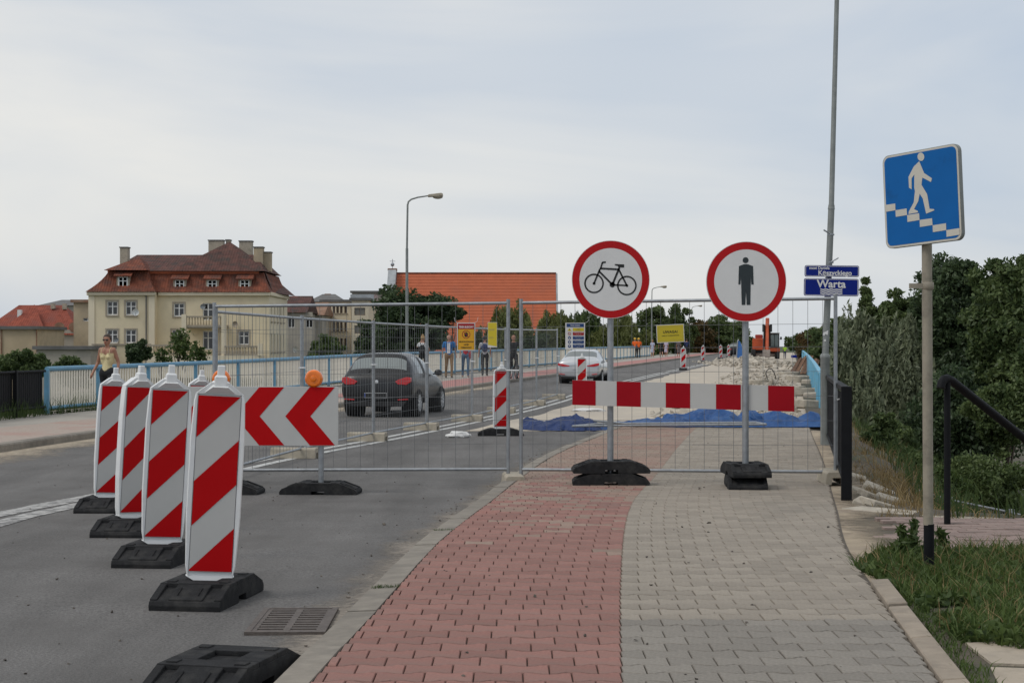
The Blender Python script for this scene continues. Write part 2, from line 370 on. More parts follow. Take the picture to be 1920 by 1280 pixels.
M['slab'] = mat('old_slab', (.42, .375, .305), .95, var=.2, scale=4, bump=.6, bscale=40, c3=(.30, .265, .21), s3=3)
M['castiron'] = mat('cast_iron', (.125, .105, .092), .7, .3, var=.25, scale=18, bump=.4, bscale=120)
M['pit'] = mat('drain_pit', (.006, .006, .006), 1)
M['tarp'] = mat('blue_tarp', (.022, .078, .225), .5, var=.25, scale=3, bump=.3, bscale=30, c3=(.035, .10, .25), s3=1.5, spec=.3)
def crumple(m, sc=5.0, dist=.06):
    t = m.node_tree; n = t.nodes; l = t.links; b = n['Principled BSDF']; tcn = n.new('ShaderNodeTexCoord')
    nz = n.new('ShaderNodeTexNoise'); nz.inputs['Scale'].default_value = sc; nz.inputs['Detail'].default_value = 5; nz.inputs['Distortion'].default_value = 1.2
    try: nz.noise_type = 'RIDGED_MULTIFRACTAL'
    except Exception: pass
    l.new(tcn.outputs['Object'], nz.inputs[0]); bp = n.new('ShaderNodeBump'); bp.inputs['Strength'].default_value = .8; bp.inputs['Distance'].default_value = dist
    l.new(nz.outputs[0], bp.inputs['Height']); l.new(bp.outputs[0], b.inputs['Normal'])
crumple(M['tarp'], 3.5, .11)
M['tarp2'] = mat('navy_tarp', (.015, .034, .115), .5, spec=.3, var=.25, scale=4, bump=.3, bscale=30)
crumple(M['tarp2'], 4.0, .11)
M['bag'] = mat('white_bag', (.72, .71, .69), .6, var=.08, scale=9)
M['orangelens'] = mat('amber_lens', (.85, .19, .008), .22, var=.12, scale=14, coat=.4)
M['yellowpaper'] = mat('yellow_print', (.70, .36, .012), .45, var=.04)
M['yellow2'] = mat('yellow_print_lemon', (.66, .52, .025), .4, var=.04)
M['redprint'] = mat('red_print', (.36, .01, .012), .5, var=.04)
M['blueprint'] = mat('blue_print', (.012, .055, .19), .5, var=.04)
M['brownpost'] = mat('painted_post', (.30, .265, .205), .6, .1, var=.16, scale=6, c3=(.21, .185, .145), s3=5)
M['greypost'] = mat('lamp_post_paint', (.23, .245, .235), .6, .15, var=.16, scale=5, c3=(.31, .32, .30), s3=6, p3=(.58, .75))
M['cable'] = mat('cable', (.05, .045, .04), .7)
M['rust'] = mat('rusty_timber', (.14, .075, .042), .9, var=.4, scale=10, island=.3)
M['bark'] = mat('bark', (.075, .058, .042), .95, var=.35, scale=8, bump=.6, bscale=25)

# ================================================================== THE SETTING
def ribbon(name, fa, fb, y0, y1, step, zf, m, cols=1, parent=None, kind='structure', jit=0.0, edge=1):
    mb = MB(); ys = list(np.arange(y0, y1+step*.5, step)); rows = []
    for y in ys:
        a, b = fa(y), fb(y); r = []
        for c in range(cols+1):
            x = a+(b-a)*c/cols
            if jit and c in (0, cols): x += jit*mnoise.noise(Vector((y*1.7, c*9.1, 3.3)))
            r.append((x, y, zf(y)))
        rows.append(r)
    for r in rows: mb.v += r
    k = cols+1
    for i in range(len(ys)-1):
        for c in range(cols): mb.f.append((i*k+c, i*k+c+1, (i+1)*k+c+1, (i+1)*k+c)); mb.m.append(0)
    o = mb.build(name, m, parent, fix=False)
    if kind == 'stuff':
        ea = o.data.attributes.new('edge', 'FLOAT', 'POINT'); ea.data.foreach_set('value', [(c/cols if edge > 0 else 1-c/cols) for _ in ys for c in range(k)])
    if parent is None: tag(o, kind=kind)
    return o

# far ground
MB().add([(-3000, -200, -6), (3000, -200, -6), (3000, 5000, -6), (-3000, 5000, -6)], [(0, 1, 2, 3)]).build('ground', M['turf']); tag(bpy.data.objects['ground'], kind='structure')
# road: asphalt carriageway
road = ribbon('road', lambda y: LK(y)-.1, lambda y: KI(y)-.1, 0, 300, 1.0, lambda y: ZR(y), M['asphalt'], 8)
# stripped bridge deck beyond the tarpaulin
YD = 31.2
deck = ribbon('bridge_deck', lambda y: CL(y)+.75+.25*mnoise.noise(Vector((y*.3, 0, 0))), lambda y: GE(y)+.3, YD, 260, 1.0, lambda y: ZR(y)+.006, M['deck'], 8)
ribbon('sidewalk', lambda y: KI(y)-.02, lambda y: GE(y)+.02, 1, YD+1.0, .5, lambda y: gz(y, 'walk')-.014, M['joint'], 4)
sidewalk = bpy.data.objects['sidewalk']
# left pavement in three strips
lw = ribbon('sidewalk_across_the_road', lambda y: LR(y)-.5, lambda y: LK(y)-.1, 4, 300, 1.0, lambda y: gz(y, 'left')-.02, M['walkleft'], 4)
lw.name = 'sidewalk'
cyc = ribbon('cycle_path', lambda y: LK(y)-2.15, lambda y: LK(y)-.22, 46, 300, 1.0, lambda y: gz(y, 'left')-.014, M['walkred'], 3)
cyc2 = ribbon('cycle_path', lambda y: LK(y)-2.3, lambda y: LK(y)-.22, 4, 45, 1.0, lambda y: gz(y, 'left')-.014, M['walkpale'], 3)
# dust along the near and far kerbs
ribbon('dust_strip', lambda y: KI(y)-.62, lambda y: KI(y)-.13, 4, 30, .25, lambda y: ZR(y)+.004, M['dust'], 6, kind='stuff')
ribbon('dust_strip', lambda y: LK(y)-.05, lambda y: LK(y)+1.3, 6, 60, .5, lambda y: ZR(y)+.004, M['dust2'], 6, kind='stuff', edge=-1)

# kerbs, one object for each stone
def kerbrow(name, fx, side, lv, ys, ye, ln, wd, extra, rest=None):
    root = bpy.data.objects.new(name, None); col.objects.link(root); tag(root, kind='structure')
    y = ys
    while y < ye:
        x0, x1 = fx(y), fx(y+ln); z0, z1 = gz(y, lv)+extra, gz(y+ln, lv)+extra
        mb = MB(); g = .006; d = Vector((x1-x0, ln, 0)).normalized(); nrm = Vector((-d.y, d.x, 0))*side
        a = Vector((x0, y, 0))+d*g; b = Vector((x1, y+ln, 0))-d*g
        jz = random.uniform(-.004, .004)
        c1, c2 = a+nrm*wd, b+nrm*wd
        top = [(a.x, a.y, z0+jz), (b.x, b.y, z1+jz), (c2.x, c2.y, z1+jz-.006), (c1.x, c1.y, z0+jz-.006)]
        cham = [(c2.x-nrm.x*-.02, c2.y-nrm.y*-.02, z1+jz-.03), (c1.x+nrm.x*.02, c1.y+nrm.y*.02, z0+jz-.03)]
        bot = [(a.x, a.y, z0-.25), (b.x, b.y, z1-.25), (cham[0][0], cham[0][1], z1-.25), (cham[1][0], cham[1][1], z0-.25)]
        mb.add(top+cham+bot, [(0, 1, 2, 3), (3, 2, 4, 5), (5, 4, 8, 9), (0, 3, 5, 9, 6), (1, 7, 8, 4, 2), (0, 6, 7, 1)])
        mb.build('kerb_stone', M['kerb'], root, smooth=None)
        y += ln*d.y
    if rest:
        mb = MB()
        while y < rest:
            x0, x1 = fx(y), fx(y+4); z0, z1 = gz(y, lv)+extra, gz(y+4, lv)+extra
            mb.add([(x0, y, z0), (x1, y+4, z1), (x1+side*-wd, y+4, z1), (x0+side*-wd, y, z0), (x1+side*-wd, y+4, z1-.25), (x0+side*-wd, y, z0-.25)], [(0, 1, 2, 3), (3, 2, 4, 5)]); y += 4
        tag(mb.build('kerb_stone_run', M['kerb'], root, fix=False), kind='stuff')
    return root
kerbrow('kerb', KI, 1, 'walk', 4.35, 31, 1.0, .145, .004)
kerbrow('kerb', lambda y: LK(y)-.22, -1, 'left', 15, 95, 1.0, .16, -.012, 300)

# ---- paving: interlocking I-shaped blocks
A_ = .0145; PITCH = .165; PW = .2
def ishape(g=.0026):
    p = PITCH/2-g
    xs = [-.1, -.07, -.03, .03, .07, .1]; es = [A_, A_, -A_, -A_, A_, A_]
    xs = [max(-.1+g, min(.1-g, x)) for x in xs]
    top = [(x, p+e) for x, e in zip(xs, es)]
    return [(x, -y) for x, y in top]+top[::-1]
def blockmesh(poly, th=.045, ch=.005):
    n = len(poly); cx = sum(p[0] for p in poly)/n; cy = sum(p[1] for p in poly)/n
    v = []
    for x, y in poly:
        d = max(1e-6, math.hypot(x-cx, y-cy)); k = 1-ch/d
        v.append((cx+(x-cx)*k, cy+(y-cy)*k, 0))
    v += [(x, y, -ch*.9) for x, y in poly]; v += [(x, y, -th) for x, y in poly]
    f = [tuple(range(n))]+[(n+i, n+(i+1) % n, (i+1) % n, i) for i in range(n)]+[(2*n+i, 2*n+(i+1) % n, n+(i+1) % n, n+i) for i in range(n)]
    return v, f
def area(p): return abs(sum(p[i][0]*p[(i+1) % len(p)][1]-p[(i+1) % len(p)][0]*p[i][1] for i in range(len(p))))/2
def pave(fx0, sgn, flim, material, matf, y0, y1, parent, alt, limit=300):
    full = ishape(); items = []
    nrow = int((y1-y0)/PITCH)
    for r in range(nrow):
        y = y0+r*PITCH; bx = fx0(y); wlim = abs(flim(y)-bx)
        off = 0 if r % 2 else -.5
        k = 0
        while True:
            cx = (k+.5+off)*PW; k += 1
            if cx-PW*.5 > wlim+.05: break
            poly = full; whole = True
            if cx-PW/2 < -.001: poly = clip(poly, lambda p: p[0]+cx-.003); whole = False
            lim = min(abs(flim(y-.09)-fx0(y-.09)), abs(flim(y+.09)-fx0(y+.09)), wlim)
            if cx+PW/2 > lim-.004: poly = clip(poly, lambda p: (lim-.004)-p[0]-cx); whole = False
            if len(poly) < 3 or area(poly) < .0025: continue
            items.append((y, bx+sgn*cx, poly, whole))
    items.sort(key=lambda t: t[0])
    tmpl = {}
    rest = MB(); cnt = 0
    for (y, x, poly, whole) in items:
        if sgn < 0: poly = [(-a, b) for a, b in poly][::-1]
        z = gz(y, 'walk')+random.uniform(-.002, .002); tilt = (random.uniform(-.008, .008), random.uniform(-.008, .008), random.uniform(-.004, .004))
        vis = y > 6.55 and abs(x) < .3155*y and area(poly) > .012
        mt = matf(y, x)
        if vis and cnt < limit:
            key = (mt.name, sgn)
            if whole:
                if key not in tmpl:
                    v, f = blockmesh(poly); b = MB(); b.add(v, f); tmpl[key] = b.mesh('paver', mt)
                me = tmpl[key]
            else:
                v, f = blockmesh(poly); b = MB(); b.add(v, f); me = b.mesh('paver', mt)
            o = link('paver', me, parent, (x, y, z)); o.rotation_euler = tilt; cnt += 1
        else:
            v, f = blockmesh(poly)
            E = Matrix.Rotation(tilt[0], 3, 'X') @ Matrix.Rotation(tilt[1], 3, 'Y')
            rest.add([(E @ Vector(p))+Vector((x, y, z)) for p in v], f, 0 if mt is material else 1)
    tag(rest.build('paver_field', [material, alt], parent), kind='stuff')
redpath = link('red_cycle_path', None); tag(redpath, kind='structure')
greypath = link('grey_footpath', None); tag(greypath, kind='structure')
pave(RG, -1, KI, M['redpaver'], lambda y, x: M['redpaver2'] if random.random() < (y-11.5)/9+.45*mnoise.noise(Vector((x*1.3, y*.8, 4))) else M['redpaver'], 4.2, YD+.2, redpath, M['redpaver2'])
pave(RG, 1, GE, M['greypaver'], lambda y, x: M['greypaver2'] if y < 8.05 else M['greypaver'], 4.2, YD+.2, greypath, M['greypaver2'])

# ---- lane markings
mk = link('road_marking', None); tag(mk, kind='structure')
ribbon('line', lambda y: CL(y)-.22, lambda y: CL(y)-.08, 20, 150, 1, lambda y: ZR(y)+.004, M['marking'], 1, mk)
ribbon('line', lambda y: CL(y)+.10, lambda y: CL(y)+.24, 20, 150, 1, lambda y: ZR(y)+.004, M['marking'], 1, mk)
ribbon('worn_line', lambda y: CL(y)-.26, lambda y: CL(y)+.0, 8, 19.7, .5, lambda y: ZR(y)+.004, M['markold'], 1, mk, jit=.05)
ribbon('worn_line', lambda y: CL(y)+.06, lambda y: CL(y)+.3, 8, 19.7, .5, lambda y: ZR(y)+.004, M['markold'], 1, mk, jit=.05)

# ---- embankments
def bank(name, fx, side, prof, y0, y1, step, zf, m, flatw=None):
    mb = MB(); ys = list(np.arange(y0, y1+.1, step))
    for y in ys:
        for (o, dz) in prof:
            ex = flatw(y) if flatw else 0
            oo = o if o <= .01 else o+ex
            z = zf(y)+dz
            if o > .5: z += .12*mnoise.noise(Vector((y*.5, oo*.6, 0)))
            mb.v.append((fx(y)+side*oo, y, z))
    k = len(prof)
    for i in range(len(ys)-1):
        for c in range(k-1): mb.f.append((i*k+c, i*k+c+1, (i+1)*k+c+1, (i+1)*k+c)); mb.m.append(0)
    o = mb.build(name, m, fix=False, smooth=60); return tag(o, kind='structure')
def flatw(y): return 5.0 if y < 12.6 else (0 if y > 14 else 5.0*(14-y)/1.4)
bank('right_embankment', lambda y: GE(y)+.01, 1, [(0, -.02), (.02, -.03), (.7, -.05), (1.2, -.25), (2.4, -.95), (4.5, -2.2), (7, -3.6), (10, -4.6), (16, -5.2), (40, -5.8), (90, -6.1)], 2, 300, .7, lambda y: gz(y, 'walk'), M['soil'], flatw)
bank('left_embankment', lambda y: LR(y)-.49, -1, [(0, -.03), (.4, -.1), (2, -.8), (5, -2.4), (10, -4.6), (20, -5.8), (40, -6.1)], 2, 300, 2, lambda y: gz(y, 'left'), M['turf'])
# sandy edge strip and stone edging on the right of the footpath
feather(M['verge'], 7.0)
ribbon('sand_verge', lambda y: GE(y)+.01, lambda y: GE(y)+.75, 9.2, 30, .25, lambda y: gz(y, 'walk')-.016, M['verge'], 5, kind='stuff', edge=-1)
ed = link('path_edging', None); tag(ed, kind='structure')
for (ya, yb) in ((5.6, 6.55), (6.57, 7.5), (7.52, 8.42), (8.46, 9.35)):
    mb = MB(); k = 5; v = []
    for i in range(k+1):
        y = ya+(yb-ya)*i/k; x = GE(y)+.006; z = gz(y, 'walk')+.012+.01*(ya > 8)
        v += [(x, y, z), (x+.105, y+.012, z+.004), (x, y, z-.2), (x+.105, y+.012, z-.2)]
    f = []
    for i in range(k):
        a = i*4; b = a+4; f += [(a, a+1, b+1, b), (a, b, b+2, a+2), (a+1, a+3, b+3, b+1)]
    f += [(0, 2, 3, 1), (k*4, k*4+1, k*4+3, k*4+2)]
    mb.add(v, f).build('edging_stone', M['edging'], ed, bevel=.006)
M['flag'] = mat('flag_concrete', (.42, .355, .275), .92, var=.18, scale=6, bump=.5, bscale=60, c3=(.33, .28, .22), s3=3)
# loose concrete flags in the lower right corner
for (poly, z) in (([(1.89, 6.0), (1.93, 6.5), (2.02, 6.97), (2.9, 6.80), (2.9, 5.9)], .058), ([(2.04, 7.02), (2.06, 7.5), (2.2, 7.52), (2.9, 7.3), (2.9, 6.85)], .065)):
    mb = MB(); mb.prism(poly, 'z', -.1, gz(7, 'walk')-.075+z); o = mb.build('concrete_flag', M['flag'], bevel=0)
    tag(o, kind='structure')
# landing at the head of the steps: small oblong pavers
land = link('stair_landing', None); tag(land, kind='structure')
mb = MB(); lz = gz(12, 'walk')
v = [(GE(10.7)+.3, 10.6, lz-.028), (8.2, 10.3, lz-.028), (8.2, 13.0, lz-.028), (GE(13.3)+.45, 13.35, lz-.028)]
mb.add(v, [(0, 1, 2, 3)]).build('bed', M['joint'], land, fix=False)
M['plum'] = mat('plum_paver', (.255, .185, .160), .9, var=.15, scale=30, island=.12, bump=.3, bscale=150, c3=(.24, .195, .165), s3=1.5)
pc = MB(); pc.add(*blockmesh([(-.097, -.047), (.097, -.047), (.097, .047), (-.097, .047)], .04, .004)); pme = pc.mesh('paver', M['plum'])
cnt = 0; rest = MB()
for r in range(28):
    y = 10.62+r*.1
    for k in range(32):
        x = GE(11)+.1+(k+(.5 if r % 2 else 0))*.2
        if x < GE(y)+.42-.1*math.sin(r): continue
        if y > 13.35-.05*(x-3): continue
        z = lz-.012+random.uniform(-.004, .003)
        if x < .318*y and cnt < 290:
            o = link('paver', pme, land, (x, y, z)); o.rotation_euler = (random.uniform(-.012, .012), random.uniform(-.012, .012), random.uniform(-.01, .01)); cnt += 1
        else:
            vv, ff = blockmesh([(-.097, -.047), (.097, -.047), (.097, .047), (-.097, .047)], .04, .004); rest.add([(a+x, b+y, c+z) for a, b, c in vv], ff)
tag(rest.build('paver_field', M['plum'], land), kind='stuff')
# steps going down beside the handrail
stp = thing('concrete_steps', 'concrete steps going down the bank beside the black handrail', 'steps', (3.75, 13.5, lz-.05), R(-48))
for i in range(9):
    MB().box((0, .16+.3*i, -.085-.155*i), (2.6, .31, .17)).build('step', M['slab'], stp, bevel=.008)

# ---- drain grate
gx, gy = -1.13, 8.53
g = thing('drain_grate', 'rusty brown slotted drain grate beside the kerb', 'drain grate', (gx, gy, ZR(8.5)), R(1))
W_, D_ = .40, .76
fr = MB()
for sx in (-1, 1): fr.box((sx*(W_/2-.015), 0, .004), (.03, D_, .03))
for sy in (-1, 1): fr.box((0, sy*(D_/2-.015), .004), (W_-.06, .03, .03))
fr.build('frame', M['castiron'], g)
MB().box((0, 0, -.022), (W_-.06, D_-.06, .046)).build('pit', M['pit'], g)
MB().box((0, 0, .009), (.034, D_-.06, .014)).build('spine', M['castiron'], g)
for sx in (-1, 1): MB().box((sx*(W_/2-.041), 0, .009), (.022, D_-.06, .014)).build('side_bar', M['castiron'], g)
for i in range(10):
    y = -D_/2+.03+.035+i*(D_-.06-.045)/9.2
    for sx in (-1, 1): MB().box((sx*.0825, y, .0085), (.133, .036, .013)).build('bar', M['castiron'], g)

# ---- left railing of the bridge (cream balusters, blue posts and rails)
rl = thing('bridge_railing', 'long blue railing with cream balusters along the far pavement', 'railing', (0, 0, 0))
def walkpath(fx, y0, y1, ds):
    y = y0; o = []
    while y < y1:
        o.append(y); d = (fx(y+.5)-fx(y))/.5; y += ds/math.hypot(1, d)
    return o
HR = 1.02
bm_ = MB(); bm_.box((0, 0, 0), (.016, .060, .80)); bme = bm_.mesh('baluster', M['baluster'])
ys = walkpath(LR, 36, 165, .135); nb = 0; restb = MB(); ang = R(-14)
for i, y in enumerate(ys):
    x, z = LR(y), gz(y, 'left')
    if i % 20 == 0:
        pm = MB(); pm.box((x, y, z+.47), (.10, .10, .94)); pm.build('post', M['bluerail'], rl)
        continue
    if nb < 292: o = link('baluster', bme, rl, (x, y, z+.52)); o.rotation_euler = (0, 0, ang); nb += 1
    else: restb.box((x, y, z+.52), (.016, .06, .80))
tag(restb.build('baluster_run', M['baluster'], rl), kind='stuff')
for (zz, r_, nm) in ((HR-.05, .055, 'top_rail'), (.12, .035, 'bottom_rail')):
    yy = list(np.arange(36, 166, 2.0))
    for a, b in zip(yy[:-1], yy[1:]):
        pass
    t = MB(); t.tube([(LR(y), y, gz(y, 'left')+zz) for y in yy], r_, 8); t.build(nm, M['bluerail'], rl, smooth=50)
# railing ramps down to a low plinth at the far end
pl = ribbon('plinth_wall', lambda y: LR(y)-.14, lambda y: LR(y)+.1, 36, 165, 3, lambda y: gz(y, 'left')+.04, M['concrete'], 1); pl.parent = rl; 
# black slat fence before the blue railing
bf = thing('black_slat_fence', 'black metal slat fence standing left of the blue railing', 'fence', (0, 0, 0))
for i, y in enumerate(walkpath(LR, 29.5, 35.9, .115)):
    x, z = LR(y), gz(y, 'left')
    if i % 20 == 2: MB().box((x, y, z+.47), (.09, .09, .98)).build('post', M['blackpaint'], bf)
    else: MB().box((x-.05, y, z+.53), (.03, .085, .82), rot=Matrix.Rotation(-.12, 3, 'Z')).build('slat', M['blackpaint'], bf)
for zz in (.93, .15):
    t = MB(); yy = np.arange(29.4, 36.1, .5); t.tube([(LR(y), y, gz(y, 'left')+zz) for y in yy], .03, 6); t.build('rail', M['blackpaint'], bf)

# ---- right-hand light blue railing on the bridge edge
rr = thing('bridge_railing', 'light blue railing along the right edge of the torn-up bridge deck', 'railing', (0, 0, 0))
XR = lambda y: GE(y)+.42
ys = walkpath(XR, 41, 150, .13)
b2 = MB(); b2.box((0, 0, 0), (.03, .03, .80)); b2me = b2.mesh('baluster', M['bluerail2']); nb = 0; rb2 = MB()
for i, y in enumerate(ys):
    x, z = XR(y), ZR(y)-.05
    if i % 18 == 0: MB().box((x, y, z+.47), (.11, .11, .98)).build('post', M['bluerail2'], rr)
    elif nb < 200: link('baluster', b2me, rr, (x, y, z+.5)); nb += 1
    else: rb2.box((x, y, z+.5), (.03, .03, .8))
tag(rb2.build('baluster_run', M['bluerail2'], rr), kind='stuff')
for zz, wd in ((.96, .11), (.12, .05)):
    t = MB(); yy = list(np.arange(41, 151, 2.0))
    for a, b in zip(yy[:-1], yy[1:]): t.bar((XR(a), a, ZR(a)-.05+zz), (XR(b), b, ZR(b)-.05+zz), wd, .05)
    t.build('rail', M['bluerail2'], rr)
# edge beam of the deck under that railing
ribbon('deck_edge_beam', lambda y: GE(y)+.2, lambda y: GE(y)+.7, 31, 160, 2, lambda y: ZR(y)-.05+.06, M['concrete'], 1)

# ---- near black railing (wide flat slats, heavy end post)
br = thing('black_railing', 'black metal railing with flat slats at the right edge of the footpath', 'railing', (0, 0, 0))
p0 = Vector(at(1587, 934, 'walk')[:2]); p1 = Vector(at(1551, 826, 'walk')[:2]); d_ = (p1-p0); ln = d_.length; an = math.atan2(d_.y, d_.x)
zb = lambda t: gz(p0.y+(p1.y-p0.y)*t, 'walk')
P3 = lambda t, z: Vector((p0.x+d_.x*t, p0.y+d_.y*t, zb(t)+z))
MB().bar(P3(0, -.05), P3(0, 1.06), .10, .10, up=(d_.x, d_.y, 0)).build('end_post', M['blackpaint'], br, bevel=.004)
MB().bar(P3(1, -.05), P3(1, 1.06), .09, .09, up=(d_.x, d_.y, 0)).build('end_post', M['blackpaint'], br, bevel=.004)
MB().bar(P3(.01, 1.03), P3(.995, 1.03), .07, .055).build('top_rail', M['blackpaint'], br, bevel=.004)
MB().bar(P3(.01, .14), P3(.995, .14), .05, .04).build('bottom_rail', M['blackpaint'], br)
nsl = 64
for i in range(1, nsl):
    t = i/nsl
    MB().bar(P3(t, .16), P3(t, 1.0), .07, .014, up=(d_.y, -d_.x, 0)).build('slat', M['blackpaint'], br)

# ---- handrail beside the steps
hr = thing('stair_handrail', 'black tubular handrail sloping down beside the steps', 'handrail', (3.39, 12.85, lz-.03), 0)
dv = Vector((.75, .66, 0)).normalized(); sl = -.47
pts = [(-.085*dv.x, -.085*dv.y, 1.075), (-.075*dv.x, -.075*dv.y, 1.115), (-.045*dv.x, -.045*dv.y, 1.142), (0, 0, 1.148), (.06*dv.x, .06*dv.y, 1.13)]
pts += [(dv.x*t, dv.y*t, 1.135+sl*(t-.05)) for t in (.2, 1, 2, 3, 3.6)]
MB().tube(pts, .034, 12).build('rail', M['blackpaint'], hr, smooth=60)
MB().tube([(0, 0, 0), (0, 0, 1.12)], .026, 12).build('post', M['blackpaint'], hr, smooth=60)
MB().tube([(dv.x*2.6, dv.y*2.6, -1.2), (dv.x*2.6, dv.y*2.6, -.07)], .026, 12).build('post', M['blackpaint'], hr, smooth=60)
# low grey mesh fence down the bank
lf = thing('low_mesh_fence', 'low grey metal mesh fence on the bank behind the landing', 'fence', (0, 0, 0))
q = [Vector((4.72, 20.0, -.26)), Vector((4.73, 17.8, -.23)), Vector((4.72, 15.6, -.14)), Vector((4.68, 13.4, -.10))]
for a in q: MB().box((a.x, a.y, a.z-.48), (.05, .05, 1.02)).build('post', M['zinc'], lf)
for a, b in zip(q[:-1], q[1:]):
    for dz in (0, -.45, -.9): MB().tube([a+Vector((0, 0, dz)), b+Vector((0, 0, dz))], .012, 6).build('rail', M['zinc'], lf)
    wm = MB()
    for i in range(1, 30):
        p = a.lerp(b, i/30); wm.tube([p, p-Vector((0, 0, .9))], .003, 4, False)
    tag(wm.build('wire_mesh', M['wire'], lf), kind='stuff')
# stone revetment slabs on the bank top behind the black post
for i, (px, py) in enumerate(((1612, 915), (1640, 925), (1655, 940), (1625, 938), (1668, 930), (1648, 912), (1608, 890))):
    x, y, z = at(px, py, 'walk'); o_ = max(0, x-GE(y)-.7)
    b = MB(); b.box((0, 0, 0), (.22+.06*(i % 3), .34, .07)); o = b.build('revetment_stone', M['slab'], bevel=.012)
    o.location = (x, y, z-.04-.3*o_); o.rotation_euler = (random.uniform(-.05, .05), .28+.1*(i % 2), random.uniform(-.4, .4)); tag(o, kind='structure')

# ================================================================== ROAD WORKS
# ---- rubber foot plate (used under beacons and sign posts)
def rubber_plate(z0=0.0):
    mb = MB(); Lh, Wd = .41, .40
    prof = [(-Lh, 0), (-.07, 0), (-.07, .038), (.07, .038), (.07, 0), (Lh, 0), (Lh+.004, .03), (Lh-.008, .052), (.225, .105), (-.225, .105), (-Lh+.008, .052), (-Lh-.004, .03)]
    mb.prism([(a, b+z0) for a, b in prof], 'y', -Wd/2, Wd/2)
    def sl(x): return .105 if abs(x) < .225 else .105-(abs(x)-.225)/(.402-.225)*.053
    for s in (-1, 1):
        # ribs on the sloping ends leave two hand pockets open
        for (ya, yb) in ((-.2, -.16), (-.095, .095), (.16, .2)):
            a, b = s*.228, s*.392
            q = [(a, sl(a)), (b, sl(b)), (b, sl(b)+.012), (a, sl(a)+.023)]
            mb.prism([(u, v+z0-.003) for u, v in q], 'y', ya, yb)
        mb.box((s*.165, 0, .1155+z0), (.125, .40, .023))
        mb.box((s*.165, .15, .129+z0), (.06, .05, .008)); mb.box((s*.165, -.15, .129+z0), (.06, .05, .008))
        q = [(s*.275, sl(.275)+.012), (s*.355, sl(.355)+.009), (s*.355, sl(.355)+.0145), (s*.275, sl(.275)+.0205)]
        for ya, yb in ((-.062, -.055), (.055, .062)): mb.prism([(u, v+z0+.004) for u, v in q], 'y', ya, yb)
    mb.box((0, .14, .1155+z0), (.2, .12, .023)); mb.box((0, -.14, .1155+z0), (.2, .12, .023))
    return mb
RUB = rubber_plate().mesh('foot_plate', M['rubber'], bevel=.006)

